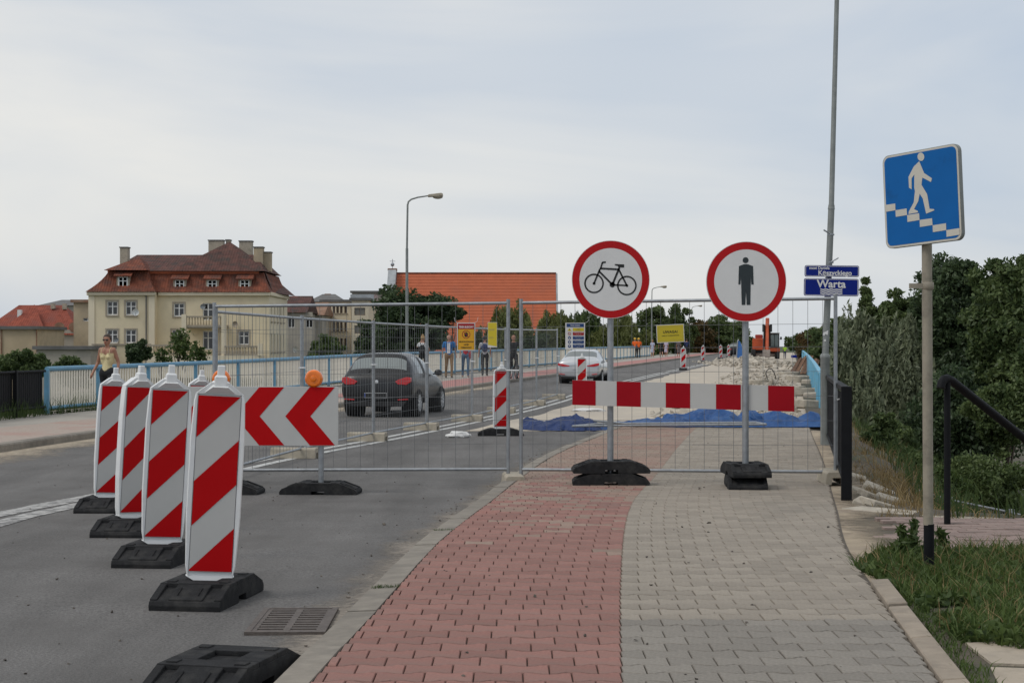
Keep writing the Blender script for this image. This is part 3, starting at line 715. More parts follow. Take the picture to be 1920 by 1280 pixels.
# ---- guide beacon: white plastic housing, striped sheeting, handle on top
BW, BH, BZ = .236, .985, .168                 # sheeting width, height, lower edge above ground
def stripes():
    """red bands of the sheeting (they rise to the right)"""
    o = []; rise = .24*BH/BW; top = BZ+BH
    for v0, v1 in ((-1, .238), (.488, .742), (.992, 2)):      # borders measured down the left edge, as a share of the height
        poly = [(-BW/2, BZ), (BW/2, BZ), (BW/2, top), (-BW/2, top)]
        poly = clip(poly, lambda q: q[1]-(top-v1*BH+rise*(q[0]+BW/2))); poly = clip(poly, lambda q: (top-v0*BH+rise*(q[0]+BW/2))-q[1]) if poly else poly
        if len(poly) > 2 and area(poly) > .001: o.append(poly)
    return o
def make_beacon():
    t = thing('guide_beacon', 'x', 'guide beacon')
    hb = MB(); w0, w1 = BW/2+.022, BW/2+.034; zt = BZ+BH
    zs = [(BZ-.03, w0-.012), (BZ+.03, w0), (BZ+.3, w1), (BZ+.75, w1), (zt-.03, w0+.002), (zt+.012, w0-.006)]
    rows = []
    for z, hw in zs:                                    # rounded flange section
        rows.append([(-BW/2-.004, -.012, z), (-hw+.006, -.014, z), (-hw, .004, z), (-hw+.004, .05, z), (-BW/2, .058, z), (BW/2, .058, z), (hw-.004, .05, z), (hw, .004, z), (hw-.006, -.014, z), (BW/2+.004, -.012, z), (BW/2+.002, .0, z), (-BW/2-.002, .0, z)])
    n = 12
    for r in rows: hb.v += r
    for i in range(len(rows)-1):
        for j in range(n): hb.f.append((i*n+j, i*n+(j+1) % n, (i+1)*n+(j+1) % n, (i+1)*n+j)); hb.m.append(0)
    hb.f += [tuple(range(n)), tuple((len(rows)-1)*n+j for j in range(n))]; hb.m += [0, 0]
    # sloping shoulders and lower taper
    for (za, zb_, sg) in ((zt+.010, zt+.075, 1), (BZ-.028, BZ-.075, -1)):
        hw = w0-.006
        hb.add([(-hw, -.012, za), (hw, -.012, za), (hw, .052, za), (-hw, .052, za), (-.05, -.02, zb_), (.05, -.02, zb_), (.05, .058, zb_), (-.05, .058, zb_)],
               [(0, 1, 5, 4), (1, 2, 6, 5), (2, 3, 7, 6), (3, 0, 4, 7), (4, 5, 6, 7), (0, 3, 2, 1)])
    hb.add([(-.085, -.016, zt+.016), (.085, -.016, zt+.016), (.042, -.045, zt+.05), (-.042, -.045, zt+.05), (-.042, .03, zt+.085), (.042, .03, zt+.085)], [(0, 1, 2, 3), (3, 2, 5, 4), (0, 3, 4), (1, 5, 2)])
    h = hb.build('housing', M['white'], t, smooth=40, bevel=0)
    hd = MB(); hd.prism([(-.035, -.035), (.035, -.035), (.035, .035), (-.035, .035)], 'z', zt+.05, zt+.105)
    hd.add([(-.035, -.035, zt+.105), (.035, -.035, zt+.105), (.035, .035, zt+.105), (-.035, .035, zt+.105), (-.024, -.024, zt+.118), (.024, -.024, zt+.118), (.024, .024, zt+.118), (-.024, .024, zt+.118)], [(0, 1, 5, 4), (1, 2, 6, 5), (2, 3, 7, 6), (3, 0, 4, 7)])
    hd.prism([(-.021, -.021), (.021, -.021), (.021, .021), (-.021, .021)], 'z', zt+.112, zt+.172)
    hd.build('handle', M['white'], t, bevel=.004)
    MB().prism([(-.028, -.028), (.028, -.028), (.028, .028), (-.028, .028)], 'z', .04, BZ-.06).build('foot', M['white'], t, bevel=.003)
    sh = MB(); sh.flat([(-BW/2, BZ), (BW/2, BZ), (BW/2, zt), (-BW/2, zt)], -.0135); so = sh.build('sheeting', M['film'], t)
    for p in stripes():
        b = MB(); b.flat(p, -.0155); b.build('stripe', M['redfilm'], so)
    return t
beac = make_beacon()
def place_beacon(root, px, s, rz, label, baserot, first=False, lv='road', Y=None, tilt=None):
    tilt = (3.2 if not Y else .8) if tilt is None else tilt
    Y = Y or F/s; x = (px-960)/F*Y; z = gz(Y, lv)
    if first: o = root; o['label'] = label; o['group'] = BG
    else:
        o = dup(root, (0, 0, 0), rz, label, BG)
        for c in list(o.children):
            if c.name.startswith('foot_plate'): bpy.data.objects.remove(c)
    o.location = (x, Y, z)
    m3 = Matrix.Rotation(R(tilt), 3, 'Y') @ Matrix.Rotation(rz, 3, 'Z'); o.rotation_euler = m3.to_euler()
    fp = link('foot_plate', RUB, o, (0, .02, 0)); fp.rotation_euler = (m3.inverted() @ Matrix.Rotation(baserot, 3, 'Z')).to_euler(); return o
BG = 'red and white guide beacons on the road'
RX = R(90)
place_beacon(beac, 391, 333, R(11), 'nearest and largest red and white striped guide beacon on the asphalt', R(82), True)
place_beacon(beac, 302, 278, R(18), 'striped guide beacon just behind the nearest one, second in the slanting row', R(84))
place_beacon(beac, 248, 237, R(40), 'striped guide beacon third in the slanting row from the front', R(86))
place_beacon(beac, 203, 202, R(24), 'striped guide beacon at the far left, in front of the woman in the yellow top', R(88))
place_beacon(beac, 366, 172, R(26), 'half-hidden guide beacon behind the left end of the arrow board', R(88))
place_beacon(beac, 939, 95, R(12), 'guide beacon beside the joint of the two front fence panels', R(2), Y=29.7)
place_beacon(beac, 1090, 62, R(5), 'guide beacon rising behind the left end of the barrier board, before the silver car', R(80), Y=47.5)
place_beacon(beac, 1281, 35, R(8), 'nearest of the far beacons along the centre line, before the blue-dressed walkers', R(80), Y=90)
place_beacon(beac, 1318, 24.5, R(0), 'second of the far beacons along the centre line', R(80), Y=126)
place_beacon(beac, 1351, 20.5, R(0), 'third of the far beacons along the centre line, right of the lamp poles', R(80), Y=151)
place_beacon(beac, 1366, 18.5, R(0), 'farthest small beacon, next to the blue feather banner', R(80), Y=168)
x, y, z = at(420, 1284)
o = link('rubber_foot_plate', RUB, None, (x, y, z), R(77)); tag(o, 'empty black rubber foot plate lying on the asphalt at the bottom edge', 'foot plate')

# ---- chevron board with two amber lamps
cy = 17.6; cx0, cx1 = (338-960)/F*cy, (634-960)/F*cy
cb = thing('chevron_board', 'red and white chevron board pointing left on two posts with amber lamps', 'traffic board', ((cx0+cx1)/2, cy, gz(cy)))
bw = cx1-cx0; bz = CZ-(780-HOR)/F*cy-gz(cy); bh = 111/F*cy
MB().prism(rrect(bw, bh, .02, 3, 0, bz), 'y', 0, .03).build('panel', M['film'], cb, bevel=.002)
pit_ = 95/F*cy
for k in range(4):
    tip = (535-960)/F*cy-(cx0+cx1)/2-k*pit_; ww = 47/F*cy; hh = bh/2-.006; sh_ = 46/F*cy
    poly = [(tip, bz), (tip+sh_, bz+hh), (tip+sh_+ww, bz+hh), (tip+ww, bz), (tip+sh_+ww, bz-hh), (tip+sh_, bz-hh)]
    poly = clip(poly, lambda q: q[0]+bw/2-.006)
    if len(poly) > 2:
        b = MB(); b.flat(poly, -.0025); b.build('chevron', M['redfilm'], cb)
def amber(parent, x, z):
    a = MB(); a.lathe([(.02, -.05), (.075, -.048), (.092, -.028), (.096, 0), (.096, .03), (.08, .05)], 24, (x, .02, z), 'y')
    ln_ = a.build('warning_lamp', M['orangelens'], parent, smooth=35)
    b = MB(); b.lathe([(.001, -.062), (.026, -.060), (.034, -.046)], 16, (x, .02, z), 'y')
    for k in range(5): b.lathe([(.045+.009*k, -.0495+.001*k), (.048+.009*k, -.0505+.0015*k)], 24, (x, .02, z), 'y', cap=False)
    b.build('lens_boss', M['orangelens'], ln_, smooth=30)
    c = MB(); c.box((x, .03, z-.10), (.07, .06, .03)); c.build('lamp_base', M['black'], ln_)
for px in (601, 417):
    xx = (px-960)/F*cy-(cx0+cx1)/2
    MB().tube([(xx, .055, .05), (xx, .055, bz+bh/2-.02)], .03, 12).build('post', M['zinc'], cb, smooth=50)
    link('foot_plate', RUB, cb, (xx, .05, 0), R(-4))
for px in (588, 414):
    amber(cb, (px-960)/F*cy-(cx0+cx1)/2, bz+bh/2+.085)

# ---- round prohibition signs on posts with stacked foot plates
def disc_sign(name, label, px, Y, zc, rad, tilt, brot, brot2, prad=.034):
    x = (px-960)/F*Y; z0 = gz(Y, 'walk')
    t = thing(name, label, 'road sign', (x, Y, z0))
    MB().lathe([(rad-.004, .012), (rad, .006), (rad, -.012), (rad-.006, -.014)], 64, (0, 0, zc), 'y').build('plate', M['zinc'], t, smooth=40)
    b = MB(); ring(b, 0, zc, rad*.805, rad*.988, -.0165, 64); b.build('red_border', M['redring'], t)
    b = MB(); b.flat(circ(0, zc, rad*.803, 64), -.0163); b.build('white_field', M['signwhite'], t)
    b = MB(); ring(b, 0, zc, rad*.988, rad, -.0157, 64); b.build('edge', M['signwhite'], t)
    MB().tube([(0, .05, .02), (0, .05, zc+rad*.6)], prad, 14).build('post', M['zinc'], t, smooth=50)
    MB().box((0, .03, zc-rad*.93), (.11, .05, .04)).build('clamp', M['zinc'], t, bevel=.004)
    link('foot_plate', RUB, t, (0, .05, 0), brot); f2 = link('foot_plate', RUB, t, (0, .05, .128), brot2)
    f2.location.z = .131; return t
YB = 17.75; zc = CZ-(524-HOR)/F*YB-gz(YB, 'walk')
bs = disc_sign('round_sign', 'round no-bicycles sign on a grey post with stacked rubber feet', 1145, YB, zc, 73/F*YB, 0, R(-1), R(1))
K = 73/F*YB/543
def C(u, v): return ((u-640)*K, zc-(v-622)*K)
g = MB(); yk = -.0185
ring(g, *C(407, 677), 115*K, 137*K, yk, 40); ring(g, *C(864, 707), 115*K, 137*K, yk, 40)
for a, b, wd in (((407, 677), (490, 475), 24), ((495, 480), (520, 400), 22), ((515, 403), (530, 382), 24), ((524, 384), (571, 381), 24), ((488, 468), (745, 482), 26), ((470, 500), (662, 695), 26), ((662, 695), (755, 470), 28), ((750, 480), (864, 707), 24), ((662, 697), (864, 706), 22), ((760, 450), (752, 490), 26)):
    stroke(g, C(*a), C(*b), wd*K, yk)
g.flat([C(*p) for p in ((692, 407), (827, 412), (826, 457), (745, 452), (742, 437), (700, 425))], yk)
g.flat(circ(*C(662, 694), 38*K), yk); g.flat(circ(*C(407, 677), 20*K), yk); g.flat(circ(*C(864, 707), 19*K), yk)
g.build('bicycle_symbol', M['black'], bs)
YP = 17.25; zc2 = CZ-(528-HOR)/F*YP-gz(YP, 'walk')
ps = disc_sign('round_sign', 'round no-pedestrians sign with a dark standing figure on a grey post', 1399, YP, zc2, 75/F*YP, 0, R(86), R(92))
K2 = 75/F*YP/580
def C2(u, v): return ((u-690)*K2, zc2-(v-640)*K2)
g = MB(); g.flat(circ(*C2(679, 330), 43*K2), yk)
g.flat([C2(*p) for p in ((655, 388), (710, 388), (788, 416), (795, 682), (762, 682), (754, 570), (748, 978), (694, 978), (684, 770), (675, 978), (622, 978), (612, 570), (604, 682), (574, 682), (582, 416))], yk)
g.build('pedestrian_symbol', M['suit'], ps)
# ---- barrier board across both posts
a = Vector(((1073-960)/F*17.72, 17.72-.0, CZ-(735.5-HOR)/F*17.72)); b = Vector(((1489-960)/F*17.2, 17.2, CZ-(747.5-HOR)/F*17.2))
d_ = b-a; bl = d_.length; th = math.atan2(d_.y, d_.x)
bb = thing('barrier_board', 'long red and white striped barrier board hung between the two round signs', 'barrier board', (a.x, a.y-.005, a.z), th)
sk = math.asin(d_.z/bl); hB = 47/F*17.5
def SK(p): return [(u, v+u*math.tan(sk)) for u, v in p]
g = MB(); g.prism(SK([(0, -hB/2), (bl, -hB/2), (bl, hB/2), (0, hB/2)]), 'y', 0, .02); g.build('board', M['film'], bb)
edges = [1073, 1118, 1158, 1204, 1251, 1297, 1345, 1391, 1441, 1489]
for i in range(0, 9, 2):
    u0, u1 = (edges[i]-1073)/416*bl, (edges[i+1]-1073)/416*bl
    g = MB(); g.flat(SK([(u0+.001, -hB/2+.001), (u1, -hB/2+.001), (u1, hB/2-.001), (u0+.001, hB/2-.001)]), -.0025); g.build('red_block', M['redboard'], bb)

# ---- mesh fence panels
FG = 'mobile mesh fence panels round the site'
def fence_panel(p0, p1, label, wires=22, hz=(.45, .72, .99, 1.26, 1.53, 1.78), tilt=0.0, hgt=2.10, clampside=1, z_off=0.0):
    p0 = Vector(p0); p1 = Vector(p1); d = p1-p0; Lp = math.hypot(d.x, d.y)
    t = thing('mesh_fence_panel', label, 'fence panel', (p0.x, p0.y, p0.z+z_off), math.atan2(d.y, d.x), FG)
    sl = d.z/Lp
    q = lambda u, v: (u, 0, v+u*sl)
    for u in (.025, Lp-.025): MB().tube([q(u, .06), q(u, hgt)], .022, 10).build('post', M['zinc'], t, smooth=50)
    for v in (.16, hgt-.045): MB().tube([q(.02, v), q(Lp-.02, v)], .018, 8).build('rail', M['zinc'], t, smooth=50)
    wm = MB()
    for i in range(1, wires):
        u = Lp*i/wires; wm.tube([q(u, .15), q(u, hgt-.04)], .0023, 4, False)
    for v in hz: wm.tube([(.02, -.004, v+.02*sl), (Lp-.02, -.004, v+(Lp-.02)*sl)], .0021, 4, False)
    tag(wm.build('wire_mesh', M['wire'], t), kind='stuff')
    return t, Lp
def block(loc, rz, label, ln=.66, wd=.24, h=.15):
    b = MB(); b.prism([(-wd/2, 0), (-.055, 0), (-.05, .075), (.05, .075), (.055, 0), (wd/2, 0), (wd/2-.012, h-.02), (wd/2-.03, h), (-wd/2+.03, h), (-wd/2+.012, h-.02)], 'y', -ln/2, ln/2)
    o = b.build('concrete_fence_foot', M['concrete'], None, loc, rz, bevel=.006)
    return tag(o, label, 'concrete block', 'concrete feet of the mesh fence')
ya, yb = 19.1, 18.05
LA = ((398-960)/F*ya, ya, gz(ya)); RA = ((957-960)/F*18.85, 18.85, gz(18.85)+.03)
LB = ((973-960)/F*18.8, 18.8, gz(18.8)+.03); RB = ((1571-960)/F*yb, yb, gz(yb, 'walk')-.04)
pa, La = fence_panel(LA, RA, 'front mesh fence panel standing across the road lane, left of the double post')
pb, Lb = fence_panel(LB, RB, 'front mesh fence panel standing across the footpath behind the round signs')
block((RA[0]+.035, 18.78, gz(18.8)+.0), R(4), 'concrete block under the double post between the two front fence panels', h=.14)
block((RB[0]-.06, yb+.02, gz(yb, 'walk')), R(-2), 'concrete block at the right end of the front fence beside the black railing', h=.14)
# couplers
MB().box((La+.035, 0, 1.32), (.16, .06, .016)).build('coupler', M['white'], pa, bevel=.004)
MB().tube([(La+.035, 0, 1.22), (La+.035, 0, 1.31)], .012, 8).build('coupler_bolt', M['zinc'], pa)
MB().bar((Lb-.01, -.03, .98), (Lb+.06, -.03, 1.0), .05, .012).build('coupler', M['white'], pb)
# receding row along the centre line
rowp = [(404, 19.15), (566, 23.6), (700, 27.9), (800, 31.6), (885, 35.3), (948, 39.3), (1006, 43.6), (1045, 47.6)]
P = [Vector(((px-960)/F*Y, Y, gz(Y)-.02)) for px, Y in rowp]
nm = ['first', 'second', 'third', 'fourth', 'fifth', 'sixth', 'seventh']
for i in range(7):
    t, Lr = fence_panel(P[i], P[i+1], '%s panel from the front in the fence row along the centre line' % nm[i], wires=24, hgt=2.06)
    MB().box((Lr, -.01, 1.30), (.13, .09, .02)).build('coupler', M['white'], t, bevel=.004)
for i, lab in enumerate(['first concrete block of the receding fence row, behind the chevron board', 'second concrete block of the receding fence row', 'third concrete block of the receding fence row, under the dark car', 'fourth concrete block of the receding fence row, left of the beacon', 'fifth concrete block of the receding fence row, behind the beacon', 'sixth concrete block of the receding fence row, right of the double post', 'last concrete block of the receding fence row, before the silver car']):
    p = P[i+1]; block((p.x-.1, p.y, gz(p.y)), R(82-3*(i % 3)), lab)

# ---- notices tied to the fence
def notice(label, px0, px1, py0, py1, Y, name='notice_sheet', m='bag', skew=0, rz=0.0):
    a = pt((px0+px1)/2, (py0+py1)/2, Y); wd = (px1-px0)/F*Y; h = (py1-py0)/F*Y
    t = thing(name, label, 'notice', a, rz)
    MB().box((0, 0, 0), (wd, .003, h)).build('sheet', M[m], t)
    return t, wd, h
t, wd, h = notice('yellow and red construction site notice with a crossed-out hand', 857, 891, 605, 657, 18.80)
g = MB(); g.flat([(-wd*.46, -h*.475), (wd*.46, -h*.475), (wd*.46, h*.475), (-wd*.46, h*.475)], -.003); g.build('yellow_field', M['yellowpaper'], t)
g = MB()
for k in range(24):
    z0 = -h*.475+k*h*.95/24; z1 = z0+h*.95/48
    for sx in (-1, 1): g.flat([(sx*wd*.46, z0), (sx*wd*.43, z0+.004), (sx*wd*.43, z1+.004), (sx*wd*.46, z1)], -.0036)
g.build('border_stripes', M['black'], t)
g = MB(); g.flat([(-wd*.46, h*.27), (wd*.46, h*.27), (wd*.46, h*.475), (-wd*.46, h*.475)], -.0034); g.build('red_header', M['redprint'], t)
text('TEREN BUDOWY', .032, t, M['bag'], 0, h*.345, -.0042, bold=.0009, sx=.68)
g = MB(); ring(g, 0, h*.08, .040, .047, -.0042, 32); stroke(g, (-.03, h*.08+.03), (.03, h*.08-.03), .006, -.0046); g.build('red_circle', M['redprint'], t)
g = MB(); g.flat([(-.014, h*.08-.028), (.016, h*.08-.028), (.02, h*.08+.0), (.026, h*.08+.012), (.02, h*.08+.014), (.014, h*.08+.004), (.013, h*.08+.026), (.008, h*.08+.026), (.006, h*.08+.008), (.003, h*.08+.031), (-.002, h*.08+.031), (-.004, h*.08+.008), (-.009, h*.08+.028), (-.013, h*.08+.027), (-.013, h*.08+.004), (-.018, h*.08+.018), (-.022, h*.08+.017), (-.02, h*.08-.01)], -.0039); g.build('hand_symbol', M['black'], t)
for i, s_ in enumerate(('NIEUPOWAŻNIONYM', 'WSTĘP', 'WZBRONIONY')): text(s_, .022, t, M['black'], 0, -h*.185-i*h*.105, -.004, bold=.0006, sx=.82 if i != 0 else .76)
for sx in (-1, 1): MB().tube([(sx*wd*.47, -.002, h*.49), (sx*wd*.62, -.004, h*.56), (sx*wd*.66, -.004, h*.70)], .0018, 5).build('cable_tie', M['bag'], t)
t, wd, h = notice('narrow yellow information sheet hung right of the site notice', 914.5, 932, 604, 651, 18.81)
g = MB(); g.flat([(-wd*.47, -h*.40), (wd*.47, -h*.46), (wd*.47, h*.485), (-wd*.47, h*.485)], -.003); g.build('yellow_field', M['yellow2'], t)
g = MB()
for (z0, ww) in ((.22, .8), (.20, .8), (.17, .7), (-.08, .6), (-.12, .75), (-.15, .55)): g.flat([(-wd*.4, h*z0), (-wd*.4+wd*.8*ww, h*z0), (-wd*.4+wd*.8*ww, h*z0+.0022), (-wd*.4, h*z0+.0022)], -.0036)
g.build('print_lines', M['brownpost'], t)
t, wd, h = notice('white safety notice with blue, red and yellow bars on the right front panel', 1060, 1097, 605, 655, 18.62)
g = MB(); g.flat([(-wd*.44, h*.34), (wd*.44, h*.34), (wd*.44, h*.47), (-wd*.44, h*.47)], -.003); g.build('blue_header', M['blueprint'], t)
text('Teren budowy', .022, t, M['bag'], 0, h*.405, -.0038, bold=.0004, sx=.85)
for i, (mm, tx, s1, s2) in enumerate((('yellow2', 'blueprint', 'UWAGA!', 'głębokie wykopy'), ('redprint', 'bag', 'OSOBOM POSTRONNYM', 'wstęp wzbroniony'), ('blueprint', 'bag', 'NAKAZ STOSOWANIA', 'ochrony głowy'), ('blueprint', 'bag', 'NAKAZ STOSOWANIA', 'ochrony stóp'), ('blueprint', 'bag', 'NAKAZ STOSOWANIA', 'ochrony rąk'))):
    z0 = h*(.245-.155*i)
    g = MB(); g.flat([(-wd*.12, z0-h*.06), (wd*.44, z0-h*.06), (wd*.44, z0+h*.06), (-wd*.12, z0+h*.06)], -.003); br_ = g.build('bar', M[mm], t)
    text(s1, .0095, t, M[tx], wd*.16, z0+h*.022, -.0038, sx=.9); text(s2, .0085, t, M[tx], wd*.16, z0-h*.026, -.0038, sx=.9)
    g = MB()
    if i == 0:
        g.flat([(-wd*.40, z0-h*.05), (-wd*.18, z0-h*.05), (-wd*.29, z0+h*.055)], -.003); g.build('warning_symbol', M['yellow2'], t)
        g = MB(); stroke(g, (-wd*.29, z0-h*.02), (-wd*.29, z0+h*.025), .006, -.0036); g.build('symbol_mark', M['black'], t)
    elif i == 1:
        ring(g, -wd*.29, z0, .013, .018, -.003, 24); stroke(g, (-wd*.29-.012, z0+.012), (-wd*.29+.012, z0-.012), .004, -.0033); g.build('ban_symbol', M['redprint'], t)
    else:
        g.flat(circ(-wd*.29, z0, .018, 24), -.003); g.build('order_symbol', M['blueprint'], t)
        g = MB(); g.flat(circ(-wd*.29, z0+.003*(i-3), .008, 10), -.0036); g.build('symbol_mark', M['bag'], t)
MB().tube([(wd*.48, -.002, h*.49), (wd*.62, -.004, h*.53), (wd*.7, -.004, h*.62)], .0018, 5).build('cable_tie', M['bag'], t)
t, wd, h = notice('yellow landscape warning sheet with black lettering on the right front panel', 1231, 1283, 608, 642, 18.30)
t.rotation_euler = (0, R(-2.5), 0)
g = MB(); g.flat([(-wd*.475, -h*.46), (wd*.475, -h*.46), (wd*.475, h*.46), (-wd*.475, h*.46)], -.003); g.build('yellow_field', M['yellow2'], t)
g = MB()
for a_, b_ in (((-.42, -.38), (.42, -.38)), ((.42, -.38), (.42, .38)), ((.42, .38), (-.42, .38)), ((-.42, .38), (-.42, -.38))): stroke(g, (a_[0]*wd, a_[1]*h), (b_[0]*wd, b_[1]*h), .0015, -.0036)
g.build('frame_line', M['brownpost'], t)
text('UWAGA!', .040, t, M['black'], 0, h*.08, -.004, bold=.0008); text('ROBOTY ROZBIÓRKOWE', .0165, t, M['black'], 0, -h*.12, -.004, sx=1.0)
for sx in (-1, 1): MB().tube([(sx*wd*.49, -.002, h*.48*(-sx if sx > 0 else 1)), (sx*wd*.56, -.004, h*.50*(-sx if sx > 0 else 1))], .0018, 5).build('cable_tie', M['bag'], t)

# ---- blue stairs sign on its own post
SX, SY, _ = at(1744, 1040, 'walk'); sz0 = gz(SY, 'walk')-.03; SY = 9.9; SX = (1741.5-960)/F*SY
sg = thing('stairs_sign', 'square blue sign of a man walking down stairs on a beige post', 'road sign', (SX, SY, sz0))
MB().tube([(0, 0, 0), (0, 0, .32)], .0315, 16).build('post_base', M['blackpaint'], sg, smooth=50)
MB().tube([(-.004, 0, .315), (-.014, 0, 1.45+(645-290)/F*SY-sz0)], .0305, 16).build('post', M['brownpost'], sg, smooth=50)
zc3 = CZ+(645-536)/F*SY-sz0
MB().lathe([(.034, -.022), (.036, -.02), (.036, .02), (.034, .022)], 16, (-.006, 0, zc3)).build('post_clamp', M['brownpost'], sg, smooth=50)
MB().box((-.07, -.01, zc3), (.10, .012, .03)).build('bracket_arm', M['brownpost'], sg)
zt3, zb3 = CZ+(645-281)/F*SY-sz0, CZ+(645-461)/F*SY-sz0
PS = .60; rt = R(53)
pc_ = pt(1727, 369, SY); pl = bpy.data.objects.new('sign_plate_group', None)
hgt_ = zt3-zb3; PSZ = hgt_*.985
ctr = Vector((pc_.x-SX-.01, -.05, (zt3+zb3)/2))
Rz = Matrix.Rotation(-rt, 3, 'Z')
def plate(mb, name, m, parent, **k):
    Ry = Matrix.Rotation(R(-3), 3, 'Y'); mb.v = [tuple(Rz @ (Ry @ Vector(v))+ctr) for v in mb.v]; return mb.build(name, m, parent, **k)
hp = PSZ/2
g = MB(); g.prism(rrect(PSZ, PSZ, .045, 6), 'y', 0, .028); face = plate(g, 'plate', M['greypost'], sg, smooth=40)
g = MB(); g.flat(rrect(PSZ-.006, PSZ-.006, .043, 6), -.0015); plate(g, 'white_border', M['cream'], sg)
g = MB(); g.flat(rrect(PSZ-.03, PSZ-.03, .035, 6), -.003); plate(g, 'blue_field', M['signblue'], sg)
def S(u, v):
    # crop pixel -> plate coordinates
    s_ = (u-105)/(872-105); yt = 232-(u-105)*.178; yb_ = 1207-(u-105)*.098
    s_ = s_*1.0+.07*s_*(s_-1)
    return ((s_-.5)*PSZ*.97, (.5-(v-yt)/(yb_-yt))*PSZ*.97)
g = MB()
g.flat([S(*p) for p in ((500, 272), (545, 402), (622, 462), (610, 502), (525, 452), (513, 530), (567, 635), (585, 795), (632, 802), (630, 815), (548, 848), (520, 680), (490, 628), (474, 705), (425, 795), (462, 815), (465, 832), (364, 848), (368, 820), (425, 720), (442, 598), (436, 560), (443, 415), (412, 460), (408, 578), (380, 560), (380, 440), (440, 330))], -.0045)
g.flat([S(519+35*math.cos(a), 223+46*math.sin(a)) for a in np.linspace(0, 2*math.pi, 20, endpoint=False)], -.0045)
plate(g, 'walking_figure', M['cream'], sg)
g = MB()
for q_ in (((108, 745), (222, 730), (222, 803), (108, 820)), ((222, 803), (346, 786), (348, 858), (222, 876)), ((348, 858), (476, 841), (478, 915), (348, 934)), ((478, 915), (606, 900), (608, 975), (478, 992)), ((608, 978), (740, 960), (740, 1036), (608, 1053)), ((740, 1036), (865, 1020), (865, 1092), (740, 1110))):
    g.flat([S(*p) for p in q_], -.0045)
plate(g, 'stair_symbol', M['cream'], sg)
bpy.data.objects.remove(pl)

# ---- tall lamp post at the right with the two name plates
LX, LY, _ = at(1546, 823, 'walk'); LY = 25.6; LX = (1547-960)/F*LY; lz0 = gz(LY, 'walk')-.08
def LZ(py): return CZ-(py-HOR)/F*LY-lz0
lean = lambda z: .0265*max(0, z)          # the mast leans a little to the right
lp = thing('lamp_post', 'tall grey lamp post leaning slightly beside the light blue railing', 'lamp post', (LX, LY, lz0))
z1, z2 = LZ(665), LZ(385)
MB().lathe([(.073, 0), (.073, z1-.06), (.079, z1-.05), (.079, z1-.01), (.055, z1+.02)], 18).build('base_section', M['greypost'], lp, smooth=40)
MB().tube([(0, 0, z1-.1), (lean(z2), 0, z2)], [.052, .05], 16).build('lower_mast', M['greypost'], lp, smooth=50)
MB().tube([(lean(z2-.1), 0, z2-.06), (lean(z2), 0, z2+.03), (lean(9.0), 0, 9.0)], [.056, .042, .032], 16).build('upper_mast', M['greypost'], lp, smooth=50)
MB().tube([(lean(9), 0, 9.0), (lean(9)-.1, .0, 9.35), (lean(9)-.5, 0, 9.6), (lean(9)-1.4, 0, 9.72)], .028, 10).build('arm', M['greypost'], lp, smooth=50)
MB().ball((lean(9)-1.75, 0, 9.7), (.42, .16, .10), 12).build('lamp_head', M['greypost'], lp, smooth=60)
for (py, dx) in ((440, -1), (492, 1)):
    z = LZ(py); MB().tube([(lean(z), -.04, z), (lean(z)+dx*.12, -.06, z+.07)], .012, 6).build('strap_end', M['zincdark'], lp)
    MB().lathe([(.056, -.012), (.058, 0), (.056, .012)], 16, (lean(z), 0, z)).build('strap', M['zincdark'], lp, smooth=50)
g = MB(); g.flat([(-.045, LZ(624)), (.04, LZ(619)), (.035, LZ(622)), (.03, LZ(628)), (-.01, LZ(626)), (-.02, LZ(629)), (-.045, LZ(628))], -.056); g.build('sticker_scrap', M['bag'], lp)
g = MB(); g.flat(circ(-.012, LZ(638), .018, 9), -.056); g.build('sticker_scrap', M['bag'], lp)
def name_plate(label, px0, px1, py0, py1, tilt):
    Yp = LY-.13; c = pt((px0+px1)/2, (py0+py1)/2, Yp); wd, h = (px1-px0)/F*Yp, (py1-py0)/F*Yp
    t = thing('name_plate', label, 'sign', c); t.rotation_euler = (0, R(tilt), 0)
    g = MB(); g.prism(rrect(wd, h, .03, 4), 'y', 0, .018); g.build('plate', M['navy'], t, smooth=40)
    g = MB(); o_ = rrect(wd-.018, h-.018, .024, 4); i_ = rrect(wd-.034, h-.034, .018, 4); n = len(o_)
    g.add([(u, -.002, v) for u, v in o_+i_], [(i, (i+1) % n, n+(i+1) % n, n+i) for i in range(n)]); g.build('border_line', M['bag'], t)
    g = MB(); g.box((-.02, .06, h*.3), (.13, .08, .03)); g.build('clamp', M['zincdark'], t)
    return t, wd, h
t, wd, h = name_plate('upper dark blue bridge name plate with two lines of white lettering', 1509, 1611, 497.5, 519, .5)
text('most Daniela', .062, t, M['bag'], -wd*.42, h*.255, -.003, align='LEFT', bold=.0014, sx=.95); text('Kęszyckiego', .105, t, M['bag'], wd*.365, -h*.17, -.003, align='RIGHT', bold=.0026, sx=.98)
t, wd, h = name_plate('lower dark blue river name plate with three white wavy lines', 1507.5, 1610, 522, 555, .8)
text('Warta', .165, t, M['bag'], 0, h*.17, -.003, bold=.004, sx=1.02)
for k in range(3):
    g = MB(); n = 32; vs_ = []
    for i in range(n+1):
        u = -.17+.34*i/n; zz = -h*.12-k*h*.115+.011*abs(math.sin(math.pi*4*i/n+math.pi/2))
        vs_ += [(u, -.003, zz), (u, -.003, zz-.017)]
    g.add(vs_, [(2*i, 2*i+1, 2*i+3, 2*i+2) for i in range(n)]); g.build('wave_line', M['bag'], t)

